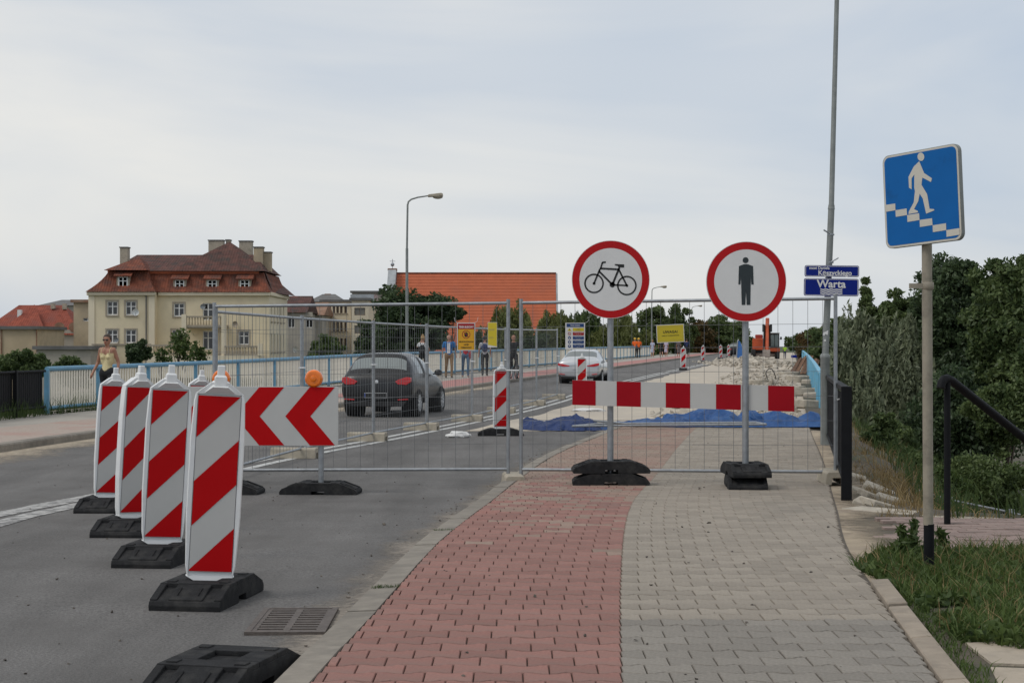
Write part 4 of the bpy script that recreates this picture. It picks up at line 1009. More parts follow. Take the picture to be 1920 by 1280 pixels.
# ---- street lamps on the far pavement
def street_lamp(px, Y, top, label, arm=1.65, flip=1):
    x = (px-960)/F*Y; z0 = gz(Y, 'left'); zt = CZ-(top-HOR)/F*Y-z0
    t = thing('street_lamp', label, 'street lamp', (x, Y, z0), 0, 'street lamps along the bridge')
    MB().tube([(0, 0, 0), (0, 0, 1.0)], .10, 12).build('base_section', M['greypost'], t, smooth=50)
    MB().tube([(0, 0, 1.0), (0, 0, zt*.70)], [.075, .062], 12).build('mast', M['greypost'], t, smooth=50)
    MB().tube([(0, 0, zt*.70), (.03*flip, 0, zt-.45), (.07*flip, 0, zt-.30), (.2*flip, 0, zt-.19), (.5*flip, 0, zt-.1), (arm*.62*flip, 0, zt-.02)], [.05, .045, .042, .04, .036, .032], 10).build('arm', M['greypost'], t, smooth=50)
    b = MB(); b.prism([(arm*.58, -.09), (arm*.60, .03), (arm*.95, .10), (arm*1.0, .08), (arm*1.01, -.04), (arm*.78, -.08)], 'y', -.13, .13)
    if flip < 0: b.v = [(-v[0], v[1], v[2]) for v in b.v]
    b.v = [(v[0], v[1], v[2]+zt) for v in b.v]; hd = b.build('lamp_head', M['concrete'], t, bevel=.02)
    b = MB(); b.ball((flip*arm*.86, 0, zt-.08), (.24, .11, .10), 12); b.build('lens', M['brownpost'], hd, smooth=60)
street_lamp(763, 76, 366, 'street lamp rising in front of the orange church roof')
street_lamp(1222, 172, 537, 'street lamp between the two round signs, nearer one', 1.55)
street_lamp(1297, 255, 573, 'smaller street lamp right of the yellow warning sheet', 1.6)
street_lamp(1343, 300, 599, 'left one of the pair of distant lamp poles under the no-pedestrians sign', 1.6)
street_lamp(1369, 300, 600, 'right one of the pair of distant lamp poles under the no-pedestrians sign', 1.5, -1)

# ---- tarpaulins, loose panel, bags
def tarp(label, m, x0, x1, yc, wdt, hs, seed, rows=26, cols=150):
    mb = MB(); rnd = random.Random(seed)
    for i in range(cols+1):
        s = i/cols; x = x0+(x1-x0)*s
        hh = .8*np.interp(s, [p[0] for p in hs], [p[1] for p in hs])
        cyy = yc(s)+.18*mnoise.noise(Vector((s*6, seed, 0)))
        wl = wdt*(.55+.5*min(1, 4*s, 4*(1-s)))*(1+.25*mnoise.noise(Vector((s*9, seed*3., 1))))
        for j in range(rows+1):
            u = j/rows*2-1; y = cyy+u*wl
            prof = max(0, 1-abs(u)**1.7)
            q = Vector((x*1.1, y*2.6, seed)); f1 = 1-abs(mnoise.noise(q))*2.4; f2 = 1-abs(mnoise.noise(Vector((x*2.4+y*1.2, y*3.4-x*.8, seed+3))))*2.2; f3 = mnoise.noise(q*5)
            z = prof*hh*(.62+.38*f1)+.075*f2*min(1, prof*3)*(hh/.25+.3)*.8+.010*f3*min(1, prof*4)
            gzz = max(gz(y, 'walk') if x > KI(y) and y < YD+.3 else ZR(y), -9)
            mb.v.append((x+.05*mnoise.noise(q*1.5), y+.05*mnoise.noise(q*1.7+Vector((9, 0, 0))), gzz+.012+max(0, z)))
    k = rows+1
    for i in range(cols):
        for j in range(rows): mb.f.append((i*k+j, (i+1)*k+j, (i+1)*k+j+1, i*k+j+1)); mb.m.append(0)
    o = mb.build('tarpaulin', m, fix=False, smooth=28)
    return tag(o, label, 'tarpaulin')
tarp('navy crumpled tarpaulin heap at the left end beside the beacon', M['tarp2'], .16, 1.72, lambda s: 32.0-.3*s, .62, [(0, .12), (.1, .24), (.3, .15), (.5, .24), (.7, .32), (.85, .30), (.95, .15), (1, .05)], 3.0, cols=90)
tarp('long blue tarpaulin sheet lying across the footpath behind the barrier', M['tarp'], 1.55, 5.95, lambda s: 31.9-.5*s, .80, [(0, .05), (.1, .15), (.25, .22), (.42, .32), (.5, .44), (.58, .34), (.63, .24), (.67, .42), (.72, .24), (.8, .32), (.88, .16), (.94, .36), (.98, .25), (1, .05)], 8.0)
# fence panel fallen flat in front of the tarpaulin
fl = thing('fallen_fence_panel', 'galvanised fence panel lying flat before the blue tarpaulin', 'fence panel', (1.10, 30.1, gz(30, 'walk')+.03), R(1.5), FG)
for a, b in (((0, 0, .03), (3.55, 0, .06)), ((.5, .45, .05), (3.45, .5, .07)), ((0, 0, .03), (.5, .45, .05)), ((3.55, 0, .06), (3.45, .5, .07)), ((.4, .2, .12), (1.0, .1, .07))):
    MB().tube([a, b], .021, 8).build('tube', M['zinc'], fl, smooth=50)
wm = MB()
for i in range(1, 20):
    wm.tube([(3.5*i/20, .02, .045), (3.45*i/20+.15, .47, .06)], .003, 4, False)
tag(wm.build('wire_mesh', M['wire'], fl), kind='stuff')
def bag(label, px, py, w_, h_, d_, seed, lv='road'):
    x, y, z = at(px, py, lv); mb = MB(); n = 22
    mb.ball((0, 0, 0), (1, 1, 1), n)
    v2 = []
    for v in mb.v:
        q = Vector(v); r = 1+.32*mnoise.noise(q*1.6+Vector((seed, 0, 0)))+.2*(1-abs(mnoise.noise(q*3.5+Vector((seed, 2, 0))))*2)
        p = q*r; v2.append((p.x*w_/2, p.y*d_/2, max(p.z, -.6)*h_/1.9+h_*.32))
    mb.v = v2; o = mb.build('plastic_bag', M['bag'], None, (x, y, z), smooth=30); return tag(o, label, 'bag')
bag('crumpled white plastic bag lying on the empty lane behind the fence', 860, 820, .36, .13, .2, 2.0)
bag('flat white bag lying on the screed behind the barrier board', 1103, 771, .75, .09, .35, 6.0)
# cable end sticking out under the fence and loop standing in the rubble
x, y, z = at(1215, 884, 'walk')
o = MB().tube([(0, 0, .01), (.13, .0, .012), (.17, .1, .014), (.2, .13, .02)], .008, 6).build('cable_end', M['cable'], None, (x, y, z), smooth=50); tag(o, 'short bent dark cable on the paving right of the bicycle sign feet', 'cable')
x, y, z = at(1447, 716); s_ = y/F
pl_ = [(1442, 716), (1438, 708), (1436, 700), (1438, 694), (1442, 691), (1447, 692), (1451, 697), (1454, 706), (1456, 716)]
o = MB().tube([((u-1447)*s_, 0, (716-v)*s_) for u, v in pl_], .02, 8).build('cable_loop', M['cable'], None, (x, y, z), smooth=60); tag(o, 'loop of dark cable standing out of the rubble', 'cable')

# ---- rubble, slabs and timber on the deck
def chunk(rnd, r, mb, c, flat=.7):
    bm = bmesh.new()
    for _ in range(11): bm.verts.new((rnd.gauss(0, r), rnd.gauss(0, r), rnd.gauss(0, r*flat)))
    bmesh.ops.convex_hull(bm, input=bm.verts); bmesh.ops.delete(bm, geom=[v for v in bm.verts if not v.link_faces], context='VERTS')
    bm.verts.index_update(); vs_ = [(v.co.x+c[0], v.co.y+c[1], v.co.z+c[2]) for v in bm.verts]; fs = [tuple(v.index for v in f.verts) for f in bm.faces]; bm.free(); mb.add(vs_, fs)
rnd = random.Random(4)
heap = MB(); 
hc = at(1452, 690)
for _ in range(1500):
    u, v = rnd.gauss(0, 1), rnd.gauss(0, 1)
    x = hc[0]+.3+u*1.0; y = hc[1]+12+v*7; rr_ = math.hypot(u, v)
    z = ZR(y)+max(0, .75*(1-rr_/2.2)*(.6+.5*mnoise.noise(Vector((x, y*.4, 0)))))
    chunk(rnd, rnd.uniform(.04, .15), heap, (x, y, z))
tag(heap.build('rubble_heap', M['rubble'], fix=False), 'pale heap of broken concrete in front of the excavator', 'rubble', kind='stuff')
field = MB()
for _ in range(2600):
    y = 33+rnd.random()**1.6*55; a_, b_ = GE(y)-.2, CL(y)+3.4; x = a_-abs(rnd.gauss(0, 1.5))
    if x < b_: continue
    k_ = 1 if rnd.random() > .06 else 2
    r_ = rnd.uniform(.015, .065)*k_*(1 if y > 36 else .9); chunk(rnd, r_, field, (x, y, ZR(y)+r_*.5), .6)
for _ in range(420):
    px = rnd.uniform(1240, 1535); y = rnd.uniform(32.7, 35.5); x = (px-960)/F*y; r_ = rnd.uniform(.03, .10); chunk(rnd, r_, field, (x, y, ZR(y)+r_*.6), .7)
tag(field.build('scattered_rubble', M['rubble'], fix=False), 'loose broken concrete scattered over the torn-up deck', 'rubble', kind='stuff')
slabs = [(1503, 716, 1.3, .8, .25, 'rounded concrete slab left of the rusty timber'), (1525, 722, .9, .8, .2, 'small slab by the railing below the timber'), (1512, 742, 1.6, .9, .24, 'long slab halfway along the light blue railing'), (1530, 748, .8, .6, .2, 'short slab touching the light blue railing'), (1512, 765, 1.1, .8, .22, 'thick slab just above the barrier board end'), (1490, 735, .8, .7, .2, 'slab left of the long slab'), (1516, 699, 1.4, 1.2, .3, 'pale slab behind the timber'), (1478, 704, 1.0, 1.0, .18, 'flat slab in the middle of the rubble'), (1420, 722, .9, .6, .2, 'grey broken slab beside the cable loop'), (1370, 738, .5, .5, .12, 'small slab left of the pedestrian sign post'), (1500, 688, 1.5, 1.2, .35, 'slab under the blue tray')]
for (px, py, a_, b_, h_, lab) in slabs:
    x, y, z = at(px, py); g = MB(); pts_ = []
    for i in range(11):
        an = 2*math.pi*i/11+rnd.uniform(-.2, .2); pts_.append((a_/2*math.cos(an)*rnd.uniform(.85, 1.1), b_/2*math.sin(an)*rnd.uniform(.85, 1.1)))
    g.prism(pts_, 'z', 0, h_); o = g.build('broken_concrete_slab', M['slab'], None, (x, y, z), bevel=.03); o.rotation_euler = (rnd.uniform(-.06, .06), rnd.uniform(-.06, .06), 0)
    tag(o, lab, 'concrete slab', 'broken slabs on the bridge deck')
tb = thing('timber_pile', 'pile of rusty brown planks leaning by the light blue railing', 'timber pile', at(1512, 703))
for i in range(16):
    u = i/15; MB().bar((-.9+1.0*u+rnd.uniform(-.1, .1), -1.1+.1*rnd.random(), .04+.06*u), (-.1+.9*u, 1.2, .75+.18*rnd.random()-.25*abs(u-.5)), .10, .05).build('plank', M['rust'], tb)
x, y, z = at(1500, 676)
o = MB().box((0, 0, .35), (1.35, .8, .22)).build('blue_tray', M['navy'], None, (x, y, z), bevel=.03); tag(o, 'small blue tray lying on the rubble before the railing', 'tray')

# ================================================================== VEGETATION
rng = np.random.default_rng(11)
def leafquads(c, size, aspect=1.6, up=None, jitter=1.0):
    """one bent-free leaf quad at each centre"""
    n = len(c); a = rng.normal(size=(n, 3)); 
    if up is not None: a = a*jitter+np.asarray(up)
    a /= np.linalg.norm(a, axis=1)[:, None]+1e-9
    b = rng.normal(size=(n, 3)); b -= (a*b).sum(1)[:, None]*a; b /= np.linalg.norm(b, axis=1)[:, None]+1e-9
    s = (size*rng.uniform(.6, 1.35, n))[:, None]
    p, q = a*s*aspect*.5, b*s*.5
    return np.stack([c-p, c+q*.8-p*.1, c+p, c-q*.8-p*.1], 1)
def crown_points(cen, rad, nclump, nper, clump_r, seed, shell=.45, low=-1.0):
    r_ = np.random.default_rng(seed); pts = []
    off = Vector((seed*3.1, seed*1.7, 0)); cs = []
    for _ in range(nclump):
        d = r_.normal(size=3); d /= np.linalg.norm(d)
        if d[2] < low: d[2] = -d[2]
        k = (shell+(1-shell)*r_.random())*(.80+.34*mnoise.noise(Vector(d)*1.7+off)*1.6)
        c = np.array(cen)+d*np.array(rad)*k; cs.append(c)
        cr = clump_r*r_.uniform(.6, 1.3)
        g = r_.normal(size=(int(nper*r_.uniform(.6, 1.4)), 3)); g /= np.linalg.norm(g, axis=1)[:, None]; g *= (r_.random(len(g))**.45)[:, None]
        pts.append(c+g*cr*np.array([1, 1, .72]))
    return np.concatenate(pts), cs
def trunk(parent, base, cen, rad, cs, r0, m, nl=7):
    b = Vector(base); c = Vector(cen); mid = b.lerp(c, .55)+Vector((rng.normal()*.15, rng.normal()*.15, 0))
    mb = MB(); mb.tube([b, b.lerp(mid, .5), mid, c], [r0, r0*.8, r0*.62, r0*.25], 8)
    for k in range(min(nl, len(cs))):
        e_ = Vector(cs[k*len(cs)//nl]); s_ = b.lerp(c, .45+.4*rng.random())
        m_ = s_.lerp(e_, .5)+Vector((0, 0, .08*(e_-s_).length)); mb.tube([s_, m_, e_], [r0*.36, r0*.24, r0*.08], 6)
    mb.build('trunk', m, parent, smooth=60)
def tree(label, px, Y, top, hw, bot, lm, base=-5.5, style='round', leaf=.22, ncl=60, nper=130, seed=1, cr=.28, depth=None, group=None, cat='tree', name='tree', r0=None, shell=.4):
    s = F/Y; x = (px-960)/s; zt = CZ-(top-HOR)/s; zb_ = CZ-(bot-HOR)/s; rx = hw/s; rz = (zt-zb_)/2; cen = (x, Y, (zt+zb_)/2); ry = depth or rx
    t = thing(name, label, cat, (0, 0, 0), 0, group)
    R0 = min(rx, rz)
    if style == 'willow':
        r_ = np.random.default_rng(seed); P_ = []; A = []
        cs = []
        ns = ncl*5
        for _ in range(ns):
            d = r_.normal(size=3); d /= np.linalg.norm(d); d[2] = abs(d[2])*.9-.1
            k = (.35+.65*r_.random()**.6)*(.80+.62*mnoise.noise(Vector(d)*1.8+Vector((seed, 0, 0))))
            c = np.array(cen)+np.array([d[0]*rx, d[1]*ry, d[2]*rz*.95+rz*.02])*k
            ln_ = rz*r_.uniform(.3, .95); m_ = int(nper*.3)
            tt = r_.random(m_)[:, None]; dr = np.array([d[0]*.18, d[1]*.18, -1.0])
            P_.append(c+dr*ln_*tt+r_.normal(size=(m_, 3))*R0*.025*(1+2*tt)); cs.append(c)
        pts = np.concatenate(P_); V = leafquads(pts, np.full(len(pts), leaf), 2.6, up=(0, 0, -1.6), jitter=.8)
    else:
        pts, cs = crown_points(cen, (rx, ry, rz), int(ncl*2.6), int(nper*.95), R0*cr*1.1, seed, shell)
        V = leafquads(pts, np.full(len(pts), leaf*.86), 1.7)
    quads('crown', V, lm, t)
    trunk(t, (x, Y, base), (x, Y, cen[2]+rz*.35), None, cs, r0 or max(.08, R0*.09), M['bark'])
    return t
LM = {
 'dark': leafmat('leaf_dark', (.030, .052, .024), (.095, .138, .060), .36),
 'deep': leafmat('leaf_deep', (.046, .078, .027), (.155, .205, .075), .38),
 'mid': leafmat('leaf_mid', (.050, .080, .026), (.14, .185, .065), .35),
 'wil': leafmat('leaf_willow', (.11, .13, .038), (.23, .25, .09), .4),
 'grey': leafmat('leaf_grey_willow', (.12, .145, .085), (.28, .31, .19), .4),
 'rust': leafmat('leaf_rust', (.05, .045, .016), (.14, .085, .030), .3),
 'bright': leafmat('leaf_bright', (.04, .07, .018), (.11, .155, .045), .35),
 'grass': leafmat('grass_blade', (.045, .078, .018), (.12, .17, .045), .3, 2.0),
 'straw': leafmat('straw_blade', (.16, .11, .045), (.34, .25, .12), .25, 2.0),
 'weed': leafmat('weed_blade', (.03, .056, .016), (.085, .125, .036), .3, 1.0),
}
TG = 'trees lining the far bank beyond the bridge'
tree('dark spreading tree in front of the orange church roof', 775, 128, 540, 88, 680, LM['dark'], leaf=.24, ncl=46, nper=230, seed=3, cr=.26, shell=.55, group=TG)
tree('tuft of dark tree crown reaching right before the orange roof', 850, 127, 572, 26, 606, LM['dark'], leaf=.2, ncl=12, nper=170, seed=33, cr=.4, group=TG, base=-2)
tree('yellow-green weeping willow at the right part of the orange roof', 955, 160, 545, 55, 690, LM['wil'], style='willow', leaf=.18, ncl=60, nper=150, seed=5, group=TG)
tree('weeping willow left of the no-bicycles sign', 1040, 176, 560, 48, 690, LM['wil'], style='willow', leaf=.19, ncl=56, nper=150, seed=6, group=TG)
tree('willow behind the lower left of the no-bicycles sign', 1098, 190, 562, 48, 690, LM['mid'], style='willow', leaf=.2, ncl=56, nper=150, seed=7, group=TG)
tree('broad willow right behind the no-bicycles sign post', 1162, 186, 566, 55, 690, LM['wil'], style='willow', leaf=.2, ncl=60, nper=150, seed=8, group=TG)
tree('round tree behind the first distant lamp', 1225, 200, 578, 40, 690, LM['mid'], leaf=.3, ncl=50, nper=120, seed=9, group=TG)
tree('taller dark airy tree above the yellow warning sheet', 1272, 205, 556, 36, 690, LM['mid'], leaf=.28, ncl=44, nper=120, seed=10, group=TG, shell=.5)
tree('rusty brown tinged tree right of the yellow warning sheet', 1312, 225, 590, 36, 690, LM['rust'], leaf=.3, ncl=44, nper=100, seed=12, group=TG)
tree('dark green tree left of the no-pedestrians sign post', 1352, 228, 580, 42, 690, LM['mid'], leaf=.32, ncl=50, nper=120, seed=13, group=TG)
tree('last tree of the far line beside the excavator', 1386, 250, 598, 30, 690, LM['mid'], leaf=.34, ncl=36, nper=110, seed=14, group=TG)
for i, (px, lab) in enumerate(((700, 'dark bushes left of the spreading tree before the orange roof'), (905, 'dark bush between the spreading tree and the first willow'), (1005, 'dark bush between the two weeping willows'))):
    tree(lab, px, 150, (590, 625, 622)[i], (40, 45, 40)[i], 695, LM['dark'], leaf=.24, ncl=36, nper=150, seed=20+i, group=TG, name='bush', cat='bush')
tree('low distant tree clump at the end of the deck right of the excavator', 1500, 330, 622, 34, 665, LM['mid'], leaf=.4, ncl=26, nper=80, seed=25, group=TG)
RG_ = 'trees on the right bank'
tree('rusty tipped small tree farthest along the right bank', 1535, 120, 592, 42, 720, LM['rust'], leaf=.18, ncl=44, nper=150, seed=30, group=RG_)
tree('dark green tree behind the light blue railing', 1562, 100, 590, 52, 760, LM['deep'], leaf=.17, ncl=60, nper=190, seed=31, group=RG_)
tree('grey-green willow bush right of the lamp post', 1618, 60, 528, 80, 850, LM['grey'], style='willow', leaf=.11, ncl=120, nper=200, seed=32, group=RG_)
tree('grey-green willow spreading towards the stairs sign post', 1690, 56, 560, 64, 830, LM['grey'], style='willow', leaf=.105, ncl=100, nper=200, seed=39, group=RG_)
tree('light green topped tree between the lamp post and the stairs sign post', 1684, 72, 512, 50, 760, LM['mid'], leaf=.13, ncl=60, nper=230, seed=34, group=RG_)
tree('olive green tree top just right of the name plates', 1628, 84, 528, 42, 760, LM['mid'], leaf=.15, ncl=50, nper=190, seed=40, group=RG_)
tree('tall very dark tree right of the stairs sign post', 1790, 58, 432, 84, 880, LM['dark'], leaf=.125, ncl=110, nper=330, seed=35, group=RG_, shell=.5, cr=.3)
tree('tall tree with lighter green top at the right picture edge', 1890, 50, 436, 80, 800, LM['deep'], leaf=.12, ncl=110, nper=330, seed=36, group=RG_, shell=.5, cr=.3)
tree('dark bush filling the bank under the tall trees', 1800, 44, 690, 110, 900, LM['dark'], leaf=.10, ncl=90, nper=260, seed=37, group=RG_, name='bush', cat='bush')
tree('brighter leafy shrub at the right edge below the trees', 1885, 36, 700, 62, 850, LM['mid'], leaf=.075, ncl=70, nper=220, seed=38, group=RG_, name='bush', cat='bush')
tree('dark low bush on the bank behind the black railing post', 1655, 36, 775, 68, 930, LM['deep'], leaf=.07, ncl=80, nper=240, seed=41, group=RG_, name='bush', cat='bush')
tree('bright green shrub low behind the black railing', 1636, 30, 842, 34, 925, LM['bright'], leaf=.05, ncl=46, nper=170, seed=42, group=RG_, name='bush', cat='bush')
tree('leafy undergrowth at the foot of the bank behind the handrail', 1840, 24, 850, 95, 985, LM['mid'], leaf=.045, ncl=90, nper=150, seed=43, group=RG_, name='bush', cat='bush', base=-2.5)
tree('dark undergrowth between the stairs sign post and the black railing', 1700, 27, 830, 62, 960, LM['deep'], leaf=.05, ncl=80, nper=150, seed=44, group=RG_, name='bush', cat='bush', base=-2.5)
tree('weedy green undergrowth right behind the low mesh fence', 1770, 22, 880, 60, 990, LM['bright'], leaf=.04, ncl=60, nper=110, seed=45, group=RG_, name='bush', cat='bush', base=-2.5)
tree('dark bush pressed against the outside of the black railing', 1652, 27, 775, 38, 905, LM['deep'], leaf=.06, ncl=80, nper=150, seed=46, group=RG_, name='bush', cat='bush', base=-2.0)
tree('tall grey-green bush behind the far end of the black railing', 1620, 36, 655, 40, 880, LM['grey'], style='willow', leaf=.075, ncl=80, nper=200, seed=47, group=RG_, name='bush', cat='bush', base=-2.5)
tree('leafy tree half cut off at the right edge behind the shrub', 1975, 40, 560, 70, 860, LM['deep'], leaf=.10, ncl=80, nper=160, seed=48, group=RG_)
# left side
LG = 'bushes behind the left railing'
tree('dark shrub before the cream house left of its terrace', 258, 120, 636, 24, 690, LM['dark'], leaf=.16, ncl=34, nper=130, seed=50, group=LG, name='bush', cat='bush', base=-3)
tree('slender leafy sapling before the balcony of the cream house', 340, 66, 606, 30, 690, LM['bright'], leaf=.12, ncl=34, nper=9, seed=51, group=LG, name='sapling', base=-3, shell=.3)
tree('leafy sapling leaning right before the terrace of the cream house', 372, 68, 636, 24, 690, LM['bright'], leaf=.11, ncl=24, nper=9, seed=52, group=LG, name='sapling', base=-3)
tree('small sapling left of the tall one before the terrace', 305, 67, 648, 20, 690, LM['bright'], leaf=.10, ncl=20, nper=9, seed=56, group=LG, name='sapling', base=-3)
tree('round dark green bush right of the cream house', 612, 118, 628, 36, 690, LM['deep'], leaf=.16, ncl=40, nper=150, seed=53, group=LG, name='bush', cat='bush', base=-3)
tree('long hedge of dark leaves above the black slat fence', 40, 60, 655, 62, 720, LM['deep'], leaf=.10, ncl=60, nper=150, seed=54, group=LG, name='bush', cat='bush', base=-3)
tree('dark hedge behind the start of the blue railing', 140, 70, 664, 34, 730, LM['deep'], leaf=.1, ncl=36, nper=140, seed=55, group=LG, name='bush', cat='bush', base=-3)

# ---- grass and weeds
M['pebble'] = mat('pebble', (.10, .085, .07), .9, var=.4, scale=20, island=.5)
def blades(n, fpos, hlo, hhi, wd, m, name, label=None, cat=None, lean=.35):
    """curved two-segment grass blades"""
    V = []; 
    P = np.array([fpos() for _ in range(n)]); h = rng.uniform(hlo, hhi, n); a = rng.uniform(0, 2*np.pi, n)
    side = np.stack([np.cos(a), np.sin(a), np.zeros(n)], 1)*wd*.5
    b = rng.uniform(0, 2*np.pi, n); ld = np.stack([np.cos(b), np.sin(b), np.zeros(n)], 1)*(rng.uniform(.05, 1, n)*lean*h)[:, None]
    up = np.stack([np.zeros(n), np.zeros(n), h], 1)
    m1 = P+up*.55+ld*.35; tp = P+up*(.95-.1*lean)+ld*1.1
    q1 = np.stack([P-side, P+side, m1+side*.8, m1-side*.8], 1); q2 = np.stack([m1-side*.8, m1+side*.8, tp+side*.15, tp-side*.15], 1)
    o = quads(name, np.concatenate([q1, q2]), m); tag(o, label, cat, kind='stuff'); return o
PROF = [(0, -.02), (.7, -.05), (1.2, -.25), (2.4, -.95), (4.5, -2.2), (7, -3.6), (10, -4.6), (16, -5.2), (40, -5.8)]
def bankz(x, y):
    o_ = x-GE(y)-.01-(flatw(y) if x-GE(y) > .05 else 0)
    o_ = max(0, o_); return gz(y, 'walk')+float(np.interp(o_, [p[0] for p in PROF], [p[1] for p in PROF]))
def slopepos():
    while True:
        y = 13.6+rng.random()**1.4*40; o_ = rng.uniform(.9, 9); x = GE(y)+o_
        if x/y < .33: return (x, y, bankz(x, y)-.02)
blades(9000, slopepos, .12, .4, .014, LM['weed'], 'bank_weeds', 'tall dark weeds covering the right bank', 'weeds')
def slopepos2():
    while True:
        y = 14+rng.random()**1.3*22; x = GE(y)+rng.uniform(.55, 4)
        if x/y < .33: return (x, y, bankz(x, y)-.02)
def topslope():
    y = rng.uniform(13.4, 24); x = GE(y)+rng.uniform(.35, 1.5); return (x, y, bankz(x, y)-.02)
blades(2600, topslope, .04, .16, .008, LM['straw'], 'straw_turf', 'short dry turf along the edge of the bank top', 'grass', 1.2)
blades(2600, slopepos2, .08, .3, .01, LM['straw'], 'dry_grass', 'dry straw-coloured grass at the top of the bank', 'grass', 1.0)
PATCH = [at(px, py, 'walk')[:2] for px, py in ((1596, 1058), (1640, 1036), (1745, 1030), (1990, 1026), (2050, 1220), (1930, 1214), (1800, 1196), (1752, 1160), (1706, 1118), (1672, 1098), (1650, 1085))]
def inpoly(x, y, P):
    c = False
    for i in range(len(P)):
        (x1, y1), (x2, y2) = P[i], P[i-1]
        if (y1 > y) != (y2 > y) and x < (x2-x1)*(y-y1)/(y2-y1)+x1: c = not c
    return c
px_ = [p[0] for p in PATCH]; py_ = [p[1] for p in PATCH]
def patchpos(thin=0.0):
    while True:
        x = rng.uniform(min(px_), max(px_)); y = rng.uniform(min(py_), max(py_))
        if inpoly(x, y, PATCH) and mnoise.noise(Vector((x*3, y*3, 2))) > thin-.45: return (x, y, gz(y, 'walk')-.045)
blades(7000, patchpos, .03, .09, .007, LM['grass'], 'short_grass', 'short turf between the taller grass under the stairs sign', 'grass', .9)
blades(5000, lambda: patchpos(.42), .06, .18, .007, LM['grass'], 'grass_patch', 'green grass patch beside the footpath under the stairs sign', 'grass', .8)
blades(800, lambda: patchpos(.3), .06, .2, .006, LM['straw'], 'dry_stalks', 'pale dry stalks in the grass patch', 'grass', .9)
# clover-like broad leaves between the blades
cp = np.array([patchpos() for _ in range(15000)]); cp[:, 2] += rng.uniform(.01, .11, len(cp))*(.6+.6*np.array([mnoise.noise(Vector((p[0]*2.5, p[1]*2.5, 0))) for p in cp]))
o = quads('ground_leaves', leafquads(cp, np.full(len(cp), .04), 1.3, up=(0, 0, .4)), LM['bright']); tag(o, 'low broad leaves in the grass patch', 'weeds', kind='stuff')
def edgepos():
    while True:
        y = rng.uniform(6.2, 9.0); x = GE(y)+.12+abs(rng.normal())*.06
        return (x, y, gz(y, 'walk')-.03)
blades(900, edgepos, .02, .07, .006, LM['grass'], 'edge_grass', 'short grass growing behind the stone edging', 'grass', .9)
def jointpos():
    k = rng.integers(0, 3); y = (9.16+.03, 9.16, 12.35)[k]+rng.normal()*.012; x = KI(y)-.14+rng.random()*.15
    return (x, y, gz(y, 'walk')-.01)
blades(260, jointpos, .012, .035, .004, LM['bright'], 'kerb_moss', 'thin grass in the joints of the near kerb', 'grass', .9)
def leftveg():
    y = rng.uniform(29, 41); return (LR(y)+rng.uniform(-.9, .25), y, gz(y, 'left')-.03)
blades(2600, leftveg, .15, .5, .014, LM['weed'], 'fence_weeds', 'weeds growing along the foot of the black slat fence', 'weeds', .5)
def leftslope():
    y = rng.uniform(29, 60); o_ = rng.uniform(.8, 6); return (LR(y)-o_, y, gz(y, 'left')-.3*o_)
blades(6000, leftslope, .3, 1.0, .03, LM['weed'], 'slope_weeds', 'tall weeds on the slope behind the left railing', 'weeds', .5)
# grit and small stones on the asphalt and paving
gr_ = MB(); rg = random.Random(5)
for _ in range(420):
    y = rg.uniform(6.6, 26); x = rg.uniform(-.31*y, GE(y)) if rg.random() < .6 else KI(y)-.15-abs(rg.gauss(0, .22))
    if KI(y)-.16 < x < KI(y)+.01: continue
    r_ = rg.uniform(.002, .0065)*(1.7 if rg.random() < .06 else 1); chunk(rg, r_, gr_, (x, y, (gz(y, 'walk') if x > KI(y) else ZR(y))+r_*.6))
tag(gr_.build('grit', M['pebble'], fix=False), 'small dark grit lying about on the road and paving', 'grit', kind='stuff')
def sidepos():
    y = rng.uniform(5.5, 10.5); return (rng.uniform(3.2, 7.2), y, gz(y, 'walk')-.05)
blades(5000, sidepos, .04, .15, .009, LM['grass'], 'verge_grass', 'grass of the verge right of the stairs sign', 'grass', .9)
# single tall weeds by the stairs sign
def weed(label, px, py, h, seed):
    x, y, z = at(px, py, 'walk'); t = thing('weed_plant', label, 'weed', (x, y, z-.05), 0, 'tall weeds by the stairs sign')
    r_ = np.random.default_rng(seed); bx, by = r_.normal()*.05, r_.normal()*.05
    MB().tube([(0, 0, 0), (bx*.5, by*.5, h*.5), (bx, by, h)], [.005, .004, .0015], 6).build('stem', M['turf'], t)
    k = np.linspace(.25, 1, 150); c = np.stack([bx*k, by*k, h*k], 1)+r_.normal(size=(150, 3))*np.stack([.022*(1.15-k)+.006]*3, 1)
    quads('foliage', leafquads(c, np.full(150, .026), 2.6, up=(0, 0, .8)), LM['bright'], t)
weed('tall yellowish weed left of the stairs sign post, tallest one', 1712, 1040, .27, 1)
weed('yellowish weed second from the stairs sign post', 1688, 1042, .24, 2)
weed('short brownish weed nearest to the footpath', 1660, 1042, .16, 3)
weed('thin weed just right of the stairs sign post', 1772, 1036, .20, 4)

